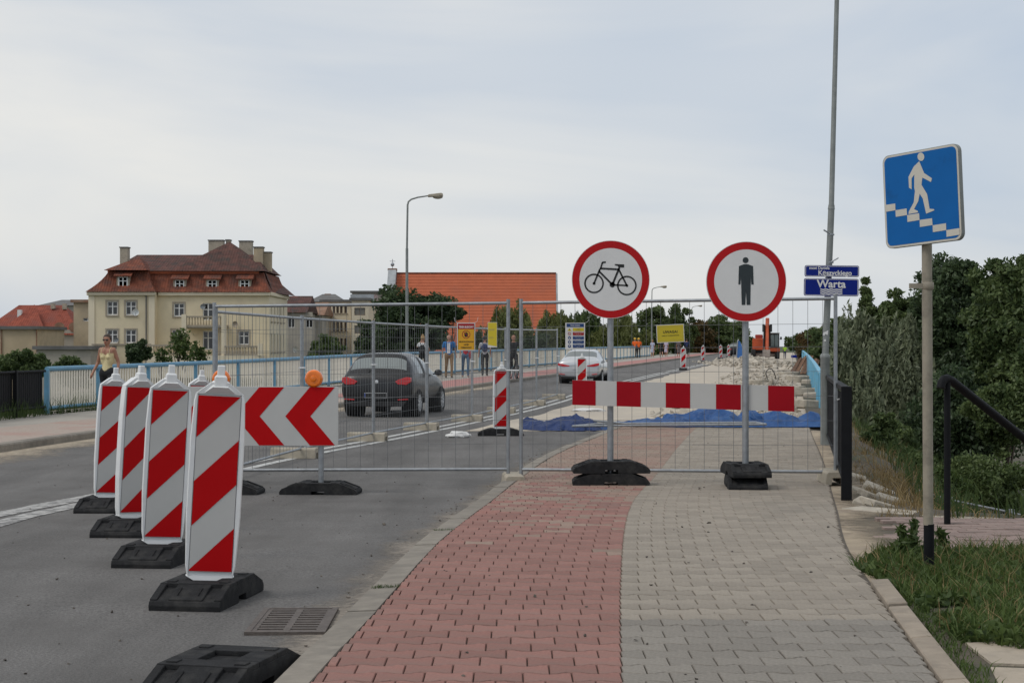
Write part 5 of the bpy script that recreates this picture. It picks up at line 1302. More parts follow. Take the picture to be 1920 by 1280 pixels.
# ================================================================== BUILDINGS
M['plaster'] = mat('cream_plaster', (.70, .60, .415), .9, var=.08, scale=.6, c3=(.60, .50, .35), s3=.35, p3=(.5, .8))
M['plaster2'] = mat('pale_plaster', (.72, .63, .47), .9, var=.08, scale=.6, c3=(.58, .50, .38), s3=.3, p3=(.5, .8))
M['plaster3'] = mat('beige_plaster', (.46, .37, .25), .9, var=.1, scale=.6, c3=(.38, .31, .22), s3=.4)
M['plaster4'] = mat('grey_plaster', (.40, .36, .30), .9, var=.1, scale=.6, c3=(.33, .30, .26), s3=.4)
M['trim'] = mat('grey_trim', (.36, .31, .24), .9, var=.15, scale=2)
M['brick'] = mat('old_brick', (.25, .14, .09), .9, var=.25, scale=3, c3=(.30, .20, .14), s3=.6)
M['greyroof'] = mat('grey_roofing', (.14, .135, .13), .85, var=.2, scale=1)
M['sheet'] = mat('zinc_sheet', (.36, .38, .39), .5, .4, var=.2, scale=1.2)
M['winframe'] = mat('window_white', (.72, .72, .70), .5, var=.04)
M['woodframe'] = mat('window_wood', (.17, .12, .085), .7, var=.15)
M['pane'] = glassmat('window_pane', (.016, .017, .018), .06)
M['panelight'] = glassmat('curtained_pane', (.20, .19, .165), .1)
def tilemat(name, c, c2, row=.32, axis='z', c3=None, s3=.5):
    """courses of roof tiles: fine relief on sloping planes, colour varying tile by tile"""
    if name in MATS: return MATS[name]
    m = mat(name, c, .85, var=.3, scale=1.6, c2=c2, c3=c3, s3=s3, p3=(.48, .66), detail=8)
    t = m.node_tree; n = t.nodes; l = t.links; b = n['Principled BSDF']
    tcn = n.new('ShaderNodeTexCoord'); wv = n.new('ShaderNodeTexWave'); wv.wave_type = 'BANDS'; wv.bands_direction = 'Z'; wv.wave_profile = 'SAW'
    wv.inputs['Scale'].default_value = 1/row*.314; wv.inputs['Distortion'].default_value = .25; l.new(tcn.outputs['Object'], wv.inputs[0])
    w2 = n.new('ShaderNodeTexWave'); w2.bands_direction = 'X'; w2.inputs['Scale'].default_value = 1/.25*.314; w2.inputs['Distortion'].default_value = .4; l.new(tcn.outputs['Object'], w2.inputs[0])
    ad = n.new('ShaderNodeMath'); ad.operation = 'MULTIPLY_ADD'; l.new(w2.outputs['Fac'], ad.inputs[0]); ad.inputs[1].default_value = .35; l.new(wv.outputs['Fac'], ad.inputs[2])
    bp = n.new('ShaderNodeBump'); bp.inputs['Strength'].default_value = .9; bp.inputs['Distance'].default_value = .09; l.new(ad.outputs[0], bp.inputs['Height']); l.new(bp.outputs[0], b.inputs['Normal'])
    return m
M['tiledark'] = tilemat('dark_tiles', (.060, .028, .023), (.155, .062, .047), .30, c3=(.05, .036, .030), s3=1.1)
M['tilered'] = tilemat('orange_red_tiles', (.13, .038, .021), (.275, .076, .037), .28, c3=(.10, .042, .030), s3=.9)
M['tilechurch'] = mat('church_tiles', (.46, .118, .052), .85, var=.10, scale=1.2, c3=(.40, .11, .055), s3=.3, detail=8)
M['tilebright'] = tilemat('bright_red_tiles', (.24, .048, .026), (.36, .082, .044), .36, c3=(.19, .06, .045), s3=.4)

def wall(parent, T, u0, u1, z0, z1, holes, m, name='wall', rev=.18):
    """wall plane with real openings and reveals; T(u, depth, z) places it"""
    us = sorted(set([u0, u1]+[a for h in holes for a in (h[0], h[1])])); zs = sorted(set([z0, z1]+[a for h in holes for a in (h[2], h[3])]))
    mb = MB()
    for i in range(len(us)-1):
        for j in range(len(zs)-1):
            uc, zc_ = (us[i]+us[i+1])/2, (zs[j]+zs[j+1])/2
            if any(h[0] < uc < h[1] and h[2] < zc_ < h[3] for h in holes): continue
            mb.add([T(us[i], 0, zs[j]), T(us[i+1], 0, zs[j]), T(us[i+1], 0, zs[j+1]), T(us[i], 0, zs[j+1])], [(0, 1, 2, 3)])
    for h in holes:
        a, b, c, d = h
        mb.add([T(a, 0, c), T(b, 0, c), T(b, 0, d), T(a, 0, d), T(a, rev, c), T(b, rev, c), T(b, rev, d), T(a, rev, d)], [(0, 1, 5, 4), (1, 2, 6, 5), (2, 3, 7, 6), (3, 0, 4, 7)])
    return mb.build(name, m, parent, fix=False)
def fill(parent, T, h, fm, pm, sill=None, d=.13, bars='cross', name='window', fw=.09):
    a, b, c, e_ = h; mb = MB()
    def rc(u0, u1, z0, z1): mb.add([T(u0, d, z0), T(u1, d, z0), T(u1, d, z1), T(u0, d, z1), T(u0, d+.05, z0), T(u1, d+.05, z0), T(u1, d+.05, z1), T(u0, d+.05, z1)], [(0, 1, 2, 3), (0, 4, 5, 1), (2, 6, 7, 3), (1, 5, 6, 2), (3, 7, 4, 0)])
    rc(a, a+fw, c, e_); rc(b-fw, b, c, e_); rc(a+fw, b-fw, c, c+fw); rc(a+fw, b-fw, e_-fw, e_)
    um = (a+b)/2
    if bars in ('cross', 'v'): rc(um-fw*.55, um+fw*.55, c+fw, e_-fw)
    if bars == 'cross': zz = c+(e_-c)*.62; rc(a+fw, um-fw*.55, zz-fw*.4, zz+fw*.4); rc(um+fw*.55, b-fw, zz-fw*.4, zz+fw*.4)
    w_ = mb.build(name, fm, parent, fix=False)
    p = MB(); p.add([T(a+.02, d+.03, c+.02), T(b-.02, d+.03, c+.02), T(b-.02, d+.03, e_-.02), T(a+.02, d+.03, e_-.02)], [(0, 1, 2, 3)]); p.build('pane', pm, w_, fix=False)
    if sill:
        s_ = MB(); v = [T(a-.1, -.1, c-.12), T(b+.1, -.1, c-.12), T(b+.1, -.1, c-.003), T(a-.1, -.1, c-.003), T(a-.1, .1, c-.12), T(b+.1, .1, c-.12), T(b+.1, .1, c-.003), T(a-.1, .1, c-.003)]
        s_.add(v, [(0, 1, 2, 3), (3, 2, 6, 7), (0, 4, 5, 1), (0, 3, 7, 4), (1, 5, 6, 2)]); s_.build('sill', sill, w_, fix=False)
    return w_
def surround(parent, T, h, m, t=.13):
    a, b, c, d = h; mb = MB()
    for (u0, u1, z0, z1) in ((a-t, a-.004, c-.004, d+t), (b+.004, b+t, c-.004, d+t), (a-.004, b+.004, d+.004, d+t)):
        mb.add([T(u0, -.03, z0), T(u1, -.03, z0), T(u1, -.03, z1), T(u0, -.03, z1), T(u0, .02, z0), T(u1, .02, z0), T(u1, .02, z1), T(u0, .02, z1)], [(0, 1, 2, 3), (0, 4, 5, 1), (2, 6, 7, 3), (1, 5, 6, 2), (3, 7, 4, 0)])
    mb.build('window_surround', m, parent, fix=False)

# ---- the big cream house with the mansard roof
YH = 150.0; SH = F/YH
def U(px): return (px-960)/SH
def Z(py): return CZ-(py-HOR)/SH
hs = thing('cream_house', 'large cream plastered house with a red and dark tiled mansard roof behind the railing', 'house', (0, YH, 0))
T0 = lambda u, d, z: (u, d, z)
TW = lambda u, d, z: (u, -1.0+d, z)
xr = U(505); TS = lambda u, d, z: (xr-d, u, z)
def hole(px, py0, py1, w_=.98): c = U(px); return (c-w_/2, c+w_/2, Z(py1), Z(py0))
hw_ = [hole(p, a, b) for p in (215.5, 250) for a, b in ((565, 591), (618, 643))]
hm = [hole(335.5, 568, 593), hole(332, 618, 642), hole(457, 620, 646)]
doors = [hole(390, 568, 600), hole(390, 620, 655)]
wl = wall(hs, TW, U(171), U(295), -6, Z(548), hw_, M['plaster'])
wall(hs, T0, U(295), U(505), -6, Z(548), hm+doors, M['plaster'])
MB().add([(U(295), -1, -6), (U(295), 0, -6), (U(295), 0, Z(548)), (U(295), -1, Z(548))], [(0, 1, 2, 3)]).build('wall', M['plaster'], hs, fix=False)
MB().add([(U(171), -1, -6), (U(171), 12, -6), (U(171), 12, Z(548)), (U(171), -1, Z(548))], [(0, 1, 2, 3)]).build('wall', M['plaster'], hs, fix=False)
sw = [(1.0+i*2.0, 1.75+i*2.0, z0, z1) for i in range(5) for z0, z1 in ((Z(660), Z(625)), (Z(602), Z(570)))]
wall(hs, TS, 0, 12, -6, Z(548), sw, M['plaster2'])
for h in hw_: fill(hs, TW, h, M['winframe'], M['pane'], M['trim']); surround(hs, TW, h, M['trim'])
for h in hm: fill(hs, T0, h, M['winframe'], M['pane'], M['trim']); surround(hs, T0, h, M['trim'])
for h in doors: fill(hs, T0, h, M['winframe'], M['pane'], None, name='balcony_door')
for h in sw: fill(hs, TS, h, M['winframe'], M['pane'], M['trim'], bars='v')
# cornices, lesenes, drainpipe
for (a, b, y) in ((U(169), U(297), -1.15), (U(297.2), U(507), -.15)):
    MB().box(((a+b)/2, y, Z(551)), (b-a, .34, .34)).build('cornice', M['plaster2'], hs, bevel=.04)
MB().box((xr+.02, 6, Z(551)), (.34, 12.2, .34)).build('cornice', M['plaster2'], hs, bevel=.04)
MB().box((U(289), -1.03, 0), (.55, .09, 12.1)).build('corner_strip', M['plaster2'], hs); MB().box((U(177), -1.03, 0), (.55, .09, 12.1)).build('corner_strip', M['plaster2'], hs)
MB().tube([(U(279), -1.1, -6), (U(279), -1.1, Z(550))], .06, 8).build('drainpipe', M['greyroof'], hs, smooth=50)
MB().box((U(233), -1.05, Z(645.5)), (U(289)-U(178), .12, .14)).build('string_course', M['trim'], hs)
# mansard
def frustum(b, t, zb, zt, name, m, curve_=0.0):
    """b, t = (x0, x1, y0, y1)"""
    mb = MB(); k = 5; rows = []
    for i in range(k+1):
        f = i/k; g_ = f+curve_*f*(1-f)
        r = [b[j]+(t[j]-b[j])*g_ for j in range(4)]; z = zb+(zt-zb)*f
        rows.append([(r[0], r[2], z), (r[1], r[2], z), (r[1], r[3], z), (r[0], r[3], z)])
    for r in rows: mb.v += r
    for i in range(k):
        for j in range(4): mb.f.append((i*4+j, i*4+(j+1) % 4, (i+1)*4+(j+1) % 4, (i+1)*4+j)); mb.m.append(0)
    mb.f.append((k*4, k*4+1, k*4+2, k*4+3)); mb.m.append(0)
    return mb.build(name, m, hs, fix=True)
ze, zm = Z(547.5), Z(510)
frustum((U(172), U(508), -.45, 12.4), (U(205), U(491), 1.0, 11), ze, zm, 'mansard_roof', M['tilered'], .45)
frustum((U(168), U(298), -1.5, 4), (U(203), U(277), .0, 3.5), ze-.01, zm+.02, 'mansard_roof', M['tilered'], .45)
MB().box((U(340), .95, zm+.02), (U(490)-U(205), .3, .28)).build('eaves_board', M['tilechurch'], hs)
def poly3(vs_, fs, name, m): return MB().add(vs_, fs).build(name, m, hs)
x0, x1, y0, y1, zb_ = U(201), U(493), .55, 11.4, zm+.14
poly3([(x0, y0, zb_), (x1, y0, zb_), (x1, y1, zb_), (x0, y1, zb_), (U(229), 6, Z(471)), (U(465), 6, Z(471))], [(0, 1, 5, 4), (1, 2, 5), (2, 3, 4, 5), (3, 0, 4), (0, 3, 2, 1)], 'upper_roof', M['tiledark'])
x0, x1 = U(316), U(495); y0, y1 = .45, 11.5
poly3([(x0, y0, zb_-.02), (x1, y0, zb_-.02), (x1, y1, zb_-.02), (x0, y1, zb_-.02), (U(411), 5.5, Z(446))], [(0, 1, 4), (1, 2, 4), (2, 3, 4), (3, 0, 4), (0, 3, 2, 1)], 'upper_roof', M['tiledark'])
poly3([(U(199), -.9, Z(507)), (U(279), -.9, Z(507)), (U(279), 4, Z(507)), (U(199), 4, Z(507)), (U(252), 2.0, Z(479.5))], [(0, 1, 4), (1, 2, 4), (2, 3, 4), (3, 0, 4), (0, 3, 2, 1)], 'wing_roof', M['tilered'])
# right hand roof wing running back
poly3([(U(507), 1.5, ze), (U(507)+.6, 12.6, ze), (U(507)-1.4, 12.6, Z(512)), (U(492), 1.5, Z(508))], [(0, 1, 2, 3)], 'side_roof', M['tiledark'])
for (p, y) in ((235, -1.0), (336.5, .0), (397.5, .0), (458.5, .0)):
    c = U(p); zt = Z(524) if p > 300 else Z(519); zl = Z(545) if p > 300 else Z(541)
    dm = MB(); dm.box((c, y+.85, (zt+zl)/2), (1.15, 1.5, zt-zl+.12)); d_o = dm.build('dormer', M['trim'], hs)
    TD = lambda u, d, z, yy=y: (u, yy+.10+d-.16, z)
    hh = (c-.42, c+.42, zl+.03, zt-.02); fill(d_o, TD, hh, M['winframe'], M['panelight'] if p == 235 else M['pane'])
    rf = MB(); rf.add([(c-.8, y-.15, zt-.03), (c+.8, y-.15, zt-.03), (c+.8, y+1.6, zt+.75), (c-.8, y+1.6, zt+.75), (c-.8, y-.15, zt+.07), (c+.8, y-.15, zt+.07), (c+.8, y+1.6, zt+.87), (c-.8, y+1.6, zt+.87)], [(0, 1, 5, 4), (4, 5, 6, 7), (0, 4, 7, 3), (1, 2, 6, 5)]); rf.build('dormer_roof', M['tilered'], d_o, fix=False)
for (a, b, t_, bt, y) in ((210, 224.5, 461, 500, 3.5), (366, 394.5, 443, 480, 7), (396.5, 404, 441, 470, 8), (426, 450.5, 444.5, 480, 7), (464, 481.5, 460, 500, 4), (481.8, 495, 469, 505, 4.6)):
    cm = MB(); cm.box((U((a+b)/2), y, (Z(t_)+Z(bt))/2), (U(b)-U(a), 1.0, Z(t_)-Z(bt))); ch = cm.build('chimney', M['plaster3'] if a > 460 else M['concrete'], hs)
    MB().box((U((a+b)/2), y, Z(t_)+.05), (U(b)-U(a)+.12, 1.12, .1)).build('chimney_cap', M['greyroof'], ch)
# balcony and terrace balustrades
def balustrade(x0, x1, y, zt, h, parent):
    g_ = MB(); g_.box(((x0+x1)/2, y, zt-.07), (x1-x0, .25, .14)); g_.box(((x0+x1)/2, y, zt-h+.06), (x1-x0, .25, .12)); o_ = g_.build('balustrade', M['trim'], parent)
    n_ = int((x1-x0)/.24); b_ = MB(); b_.lathe([(.05, 0), (.085, .15), (.05, .4), (.07, h-.26)], 8); me = b_.mesh('baluster', M['plaster3'], smooth=60)
    for i in range(n_): link('baluster', me, o_, (x0+(i+.5)*(x1-x0)/n_, y, zt-h+.12))
balustrade(U(356), U(424), -2.2, Z(593), 1.0, hs)
MB().box((U(390), -1.1, Z(612.5)), (U(428)-U(352), 2.3, .3)).build('balcony_slab', M['trim'], hs)
for p in (354.5, 428): MB().box((U(p), -2.2, (Z(590)+Z(668))/2), (.42, .42, Z(590)-Z(668))).build('balcony_pier', M['plaster2'], hs)
balustrade(U(292), U(350), -2.6, Z(646), .85, hs); balustrade(U(431), U(492), -2.6, Z(648), .85, hs); MB().box((U(496), -2.6, Z(655)), (.4, .4, 1.1)).build('terrace_pier', M['plaster2'], hs)
MB().box((U(392), -1.5, Z(668)-.9), (U(498)-U(288), 2.4, 2.0)).build('terrace', M['plaster2'], hs)
def dish(px, py, y, r, label, m='winframe', yaw=20):
    t = thing('satellite_dish', label, 'satellite dish', (U(px), YH+y, Z(py)), R(yaw), 'satellite dishes on the cream house')
    MB().lathe([(.02, .10), (r*.5, .07), (r*.85, .0), (r, -.06), (r*.98, -.06), (r*.83, .02), (.02, .12)], 20, (0, 0, 0), 'y').build('bowl', M[m], t, smooth=60)
    MB().tube([(0, .1, 0), (0, .45, -.1)], .03, 6).build('bracket', M['zincdark'], t); MB().tube([(0, 0, -r*.9), (0, -.4, 0)], .015, 5).build('arm', M['zincdark'], t)
dish(261, 586, -1.5, .31, 'white satellite dish at the upper left wing window'); dish(225, 637, -1.5, .22, 'grey satellite dish at the lower left wing window', 'sheet')
dish(382, 575, -.5, .24, 'small grey satellite dish left of the balcony door', 'sheet'); dish(443, 608, -.5, .29, 'rusty satellite dish right of the balcony', 'trim', -20); dish(533, 656, 8, .30, 'white satellite dish at the right corner of the house', 'winframe', -25)

# ---- generic block with window rows
def blockhouse(label, pa, pb, top, Y, depth, wallm, cols, rows, wm='pane', fm='winframe', roof='flat', rm='greyroof', bottom=-6, ww=.8, side=True, bars='v', rh=0, name='apartment_house', cat='house', sill=None, rz=0):
    s = F/Y; u0, u1 = (pa-960)/s, (pb-960)/s; zz = lambda py: CZ-(py-HOR)/s; zt = zz(top)
    t = thing(name, label, cat, (0, Y, 0)); Tf = lambda u, d, z: (u, d, z)
    hol = []
    for cpx in cols:
        for (a, b) in rows: c = (cpx-960)/s; hol.append((c-ww/2, c+ww/2, zz(b), zz(a)))
    wall(t, Tf, u0, u1, bottom, zt, hol, M[wallm])
    sd_ = MB(); sd_.add([(u1, 0, bottom), (u1, depth, bottom), (u1, depth, zt), (u1, 0, zt), (u0, 0, bottom), (u0, depth, bottom), (u0, depth, zt), (u0, 0, zt)], [(0, 1, 2, 3), (4, 7, 6, 5), (1, 5, 6, 2)]); sd_.build('side_wall', M[wallm], t, fix=False)
    for h in hol: fill(t, Tf, h, M[fm], M[wm], M[sill] if sill else None, bars=bars, fw=.06)
    if roof == 'flat': MB().box(((u0+u1)/2, depth/2-.1, zt+.15), (u1-u0+.5, depth+.5, .3)).build('roof', M[rm], t)
    elif roof == 'gable': MB().add([(u0-.3, -.4, zt-.05), (u1+.3, -.4, zt-.05), (u1+.3, depth+.4, zt-.05), (u0-.3, depth+.4, zt-.05), (u0-.3, depth/2, zt+rh), (u1+.3, depth/2, zt+rh)], [(0, 1, 5, 4), (2, 3, 4, 5), (1, 2, 5), (3, 0, 4), (0, 3, 2, 1)]).build('roof', M[rm], t)
    elif roof == 'hip': MB().add([(u0-.3, -.4, zt-.05), (u1+.3, -.4, zt-.05), (u1+.3, depth+.4, zt-.05), (u0-.3, depth+.4, zt-.05), (u0+(u1-u0)*.3, depth/2, zt+rh), (u1-(u1-u0)*.3, depth/2, zt+rh)], [(0, 1, 5, 4), (2, 3, 4, 5), (1, 2, 5), (3, 0, 4), (0, 3, 2, 1)]).build('roof', M[rm], t)
    return t, s, zz
t, s, zz = blockhouse('pale four-storey block with many narrow windows between the cream house and the church', 603, 658, 566, 210, 14, 'plaster2', (611, 618.5, 626, 633, 640, 648), ((574, 587), (602, 621), (634, 652)), fm='woodframe', wm='pane', ww=.32, sill='trim')
t, s, zz = blockhouse('cream flat block with three wide brown windows left of the dark tree', 659, 691, 563, 206, 12, 'plaster2', (674.5,), ((577, 591), (610, 625), (644, 658)), fm='woodframe', wm='panelight', ww=1.35, rm='greyroof')
MB().box(((675-960)/s, 6, zz(557)), (3.0, 6, .9)).build('roof_cabin', M['sheet'], t)
t, s, zz = blockhouse('grey flat-roofed tower behind the pale block', 660, 724, 549, 240, 12, 'plaster4', (700,), ((552, 558),), ww=.8, rm='greyroof')
t, s, zz = blockhouse('grey-brown narrow house with one white window right of the cream house', 536, 572, 585, 190, 10, 'plaster4', (546, 580), ((594, 614),), ww=.75, roof='gable', rm='tiledark', rh=2.0)
t, s, zz = blockhouse('small house with a grey pointed gable and brown roof', 566, 604, 590, 200, 10, 'plaster4', (581,), ((600, 612), (628, 642)), ww=.55, roof='gable', rm='brick', rh=1.6)
MB().add([((566-960)/s, -.3, zz(590)), ((590-960)/s, -.3, zz(590)), ((577-960)/s, -.3, zz(566)), ((566-960)/s, .3, zz(590)), ((590-960)/s, .3, zz(590)), ((577-960)/s, .3, zz(566))], [(0, 1, 2), (0, 2, 5, 3), (1, 4, 5, 2)]).build('gable_front', M['sheet'], t, fix=False)
t, s, zz = blockhouse('distant brown-roofed house with a red chimney behind the pale block', 580, 640, 565, 260, 10, 'plaster3', (), (), roof='hip', rm='greyroof', rh=1.3)
cm = MB(); cm.box(((608-960)/s, 5, zz(556)), (.95, .8, 1.2)); cm.build('chimney', M['brick'], t)
# left group
t, s, zz = blockhouse('low beige building with a dark flat roof at the left edge', -60, 68, 617, 160, 10, 'plaster3', (), (), rm='greyroof')
MB().tube([((3-960)/s, -.08, -6), ((3-960)/s, -.08, zz(618))], .07, 6).build('drainpipe', M['brick'], t); MB().tube([((69-960)/s, -.08, -6), ((69-960)/s, -.08, zz(618))], .07, 6).build('drainpipe', M['brick'], t)
t = thing('red_roofed_house', 'house with a broad bright red tiled hip roof at the left', 'house', (0, 182, 0)); s = F/182; uu = lambda p: (p-960)/s; zz = lambda py: CZ-(py-HOR)/s
MB().add([(uu(-40), 0, zz(624)), (uu(150), 0, zz(628)), (uu(150), 12, zz(628)), (uu(-40), 12, zz(624)), (uu(5), 6, zz(569.5)), (uu(92), 6, zz(569.5))], [(0, 1, 5, 4), (1, 2, 5), (2, 3, 4, 5), (3, 0, 4)]).build('roof', M['tilebright'], t)
MB().add([(uu(8), -1.2, zz(618)), (uu(92), -1.2, zz(624)), (uu(45), 4, zz(569.0))], [(0, 1, 2)]).build('front_roof', M['tilebright'], t, fix=False)
MB().box((uu(70), 6.3, zz(640)-3), (uu(150)-uu(-10), 12, 8.6)).build('wall', M['plaster4'], t)
for p, a, b in ((27, 580, 607), (76, 567, 577), (98, 567, 578)): MB().box((uu(p), 2 if p < 50 else 5, (zz(a)+zz(b))/2), (.42, .5, zz(a)-zz(b))).build('chimney', M['winframe'] if p < 50 else M['concrete'], t)
for p, q_ in ((110, 613), (137, 613)): MB().lathe([(.55, 0), (.5, .4), (.3, .6)], 12, (uu(p), .2, zz(q_)), 'y').build('round_dormer', M['brick'], t, smooth=40)
t, s, zz = blockhouse('grey flat-roofed block rising behind the bright red roof', 75, 138, 572, 230, 12, 'plaster4', (113, 124, 134), ((583, 589),), ww=.6, roof='hip', rm='greyroof', rh=.9)
t, s, zz = blockhouse('brown brick block left of the cream house', 138, 178, 567, 172, 12, 'plaster3', (164,), ((596, 602),), ww=.9, rm='brick')
t2 = thing('brick_chimney', 'old brick factory chimney left of the cream house', 'chimney', ((160.5-960)/s, 175, 0)); MB().lathe([(.42, zz(570)-1), (.40, zz(552)), (.34, zz(541)), (.38, zz(541)+.02), (.38, zz(540))], 10, (0, 0, 0)).build('shaft', M['brick'], t2, smooth=40); MB().lathe([(.28, zz(540)-.02), (.28, zz(540)+.05)], 10).build('rim', M['greyroof'], t2)
t, s, zz = blockhouse('low grey shed with a dark roof behind the black slat fence', 68, 170, 655, 140, 8, 'plaster4', (), (), rm='greyroof', name='shed')
dish_ = thing('satellite_dish', 'white round satellite dish on the grey shed wall at the left', 'satellite dish', ((107-960)/(F/176), 176, CZ-(639-HOR)/(F/176)), 0, 'satellite dishes on the cream house')
MB().lathe([(.02, .05), (.22, .03), (.29, -.04), (.27, -.04), (.02, .07)], 18, (0, 0, 0), 'y').build('bowl', M['winframe'], dish_, smooth=60)
# ---- church with the huge orange roof
YC = 225.0; s = F/YC; uu = lambda p: (p-960)/s; zz = lambda py: CZ-(py-HOR)/s
ch = thing('church', 'church with a huge plain orange tiled roof and a grey metal-capped gable', 'church', (0, YC, 0))
xl, xr_ = uu(736), uu(1046); zt = zz(508); z0 = zz(672)
MB().add([(xl, 0, z0), (xr_, 0, z0), (xr_, 8.5, zt), (xl, 8.5, zt), (xr_, 17, z0), (xl, 17, z0)], [(0, 1, 2, 3), (3, 2, 4, 5), (0, 3, 5), (1, 4, 2)]).build('roof', M['tilechurch'], ch)
NC = 27
for i in range(NC):
    f0, f1 = i/NC, (i+1)/NC; zz0, zz1 = z0+(zt-z0)*f0, z0+(zt-z0)*f1; ya_, yb_ = 8.5*f0, 8.5*f1; lp_ = .08
    b = MB(); b.add([(xl+.02, ya_-lp_, zz0), (xr_-.02, ya_-lp_, zz0), (xr_-.02, yb_-.02, zz1+.02), (xl+.02, yb_-.02, zz1+.02), (xl+.02, ya_-.03, zz0-.06), (xr_-.02, ya_-.03, zz0-.06)], [(0, 1, 2, 3), (4, 5, 1, 0)]); b.build('tile_course', M['tilechurch'], ch, fix=False)
MB().box(((xl+xr_)/2, 8.5, (z0-6)/2-.2), (xr_-xl-1, 16, abs(-6-z0))).build('wall', M['brick'], ch)
MB().tube([(xl, 8.5, zt+.05), (xr_, 8.5, zt+.05)], .14, 8).build('ridge_cap', M['tilered'], ch, smooth=50)
MB().tube([(xr_, -.05, z0), (xr_+.05, 8.4, zt)], .12, 6).build('verge_trim', M['sheet'], ch)
g = MB(); xg = uu(722); k = 8; prev = None
pr = [(0, z0), (3.6, zz(560)), (5.2, zz(535)), (6.8, zz(515)), (7.6, zz(501)), (9.4, zz(501)), (10.2, zz(515)), (13, zz(560)), (17, z0)]
g.prism([(a-.3, b) for a, b in pr], 'x', xl-1.15, xl-.02); g.build('gable_parapet', M['sheet'], ch)
MB().box((xl-.6, 8.2, zz(500.5)), (1.25, 1.7, .3)).build('parapet_cap', M['brick'], ch)
MB().tube([(xl-.6, 8.2, zz(500)), (xl-.6, 8.2, zz(480))], .05, 6).build('finial_rod', M['zincdark'], ch); MB().ball((xl-.6, 8.2, zz(490.5)), .28, 10).build('finial_ball', M['zincdark'], ch, smooth=60); MB().bar((xl-1.0, 8.2, zz(484)), (xl-.2, 8.2, zz(484)), .06, .06).build('finial_cross', M['zincdark'], ch)

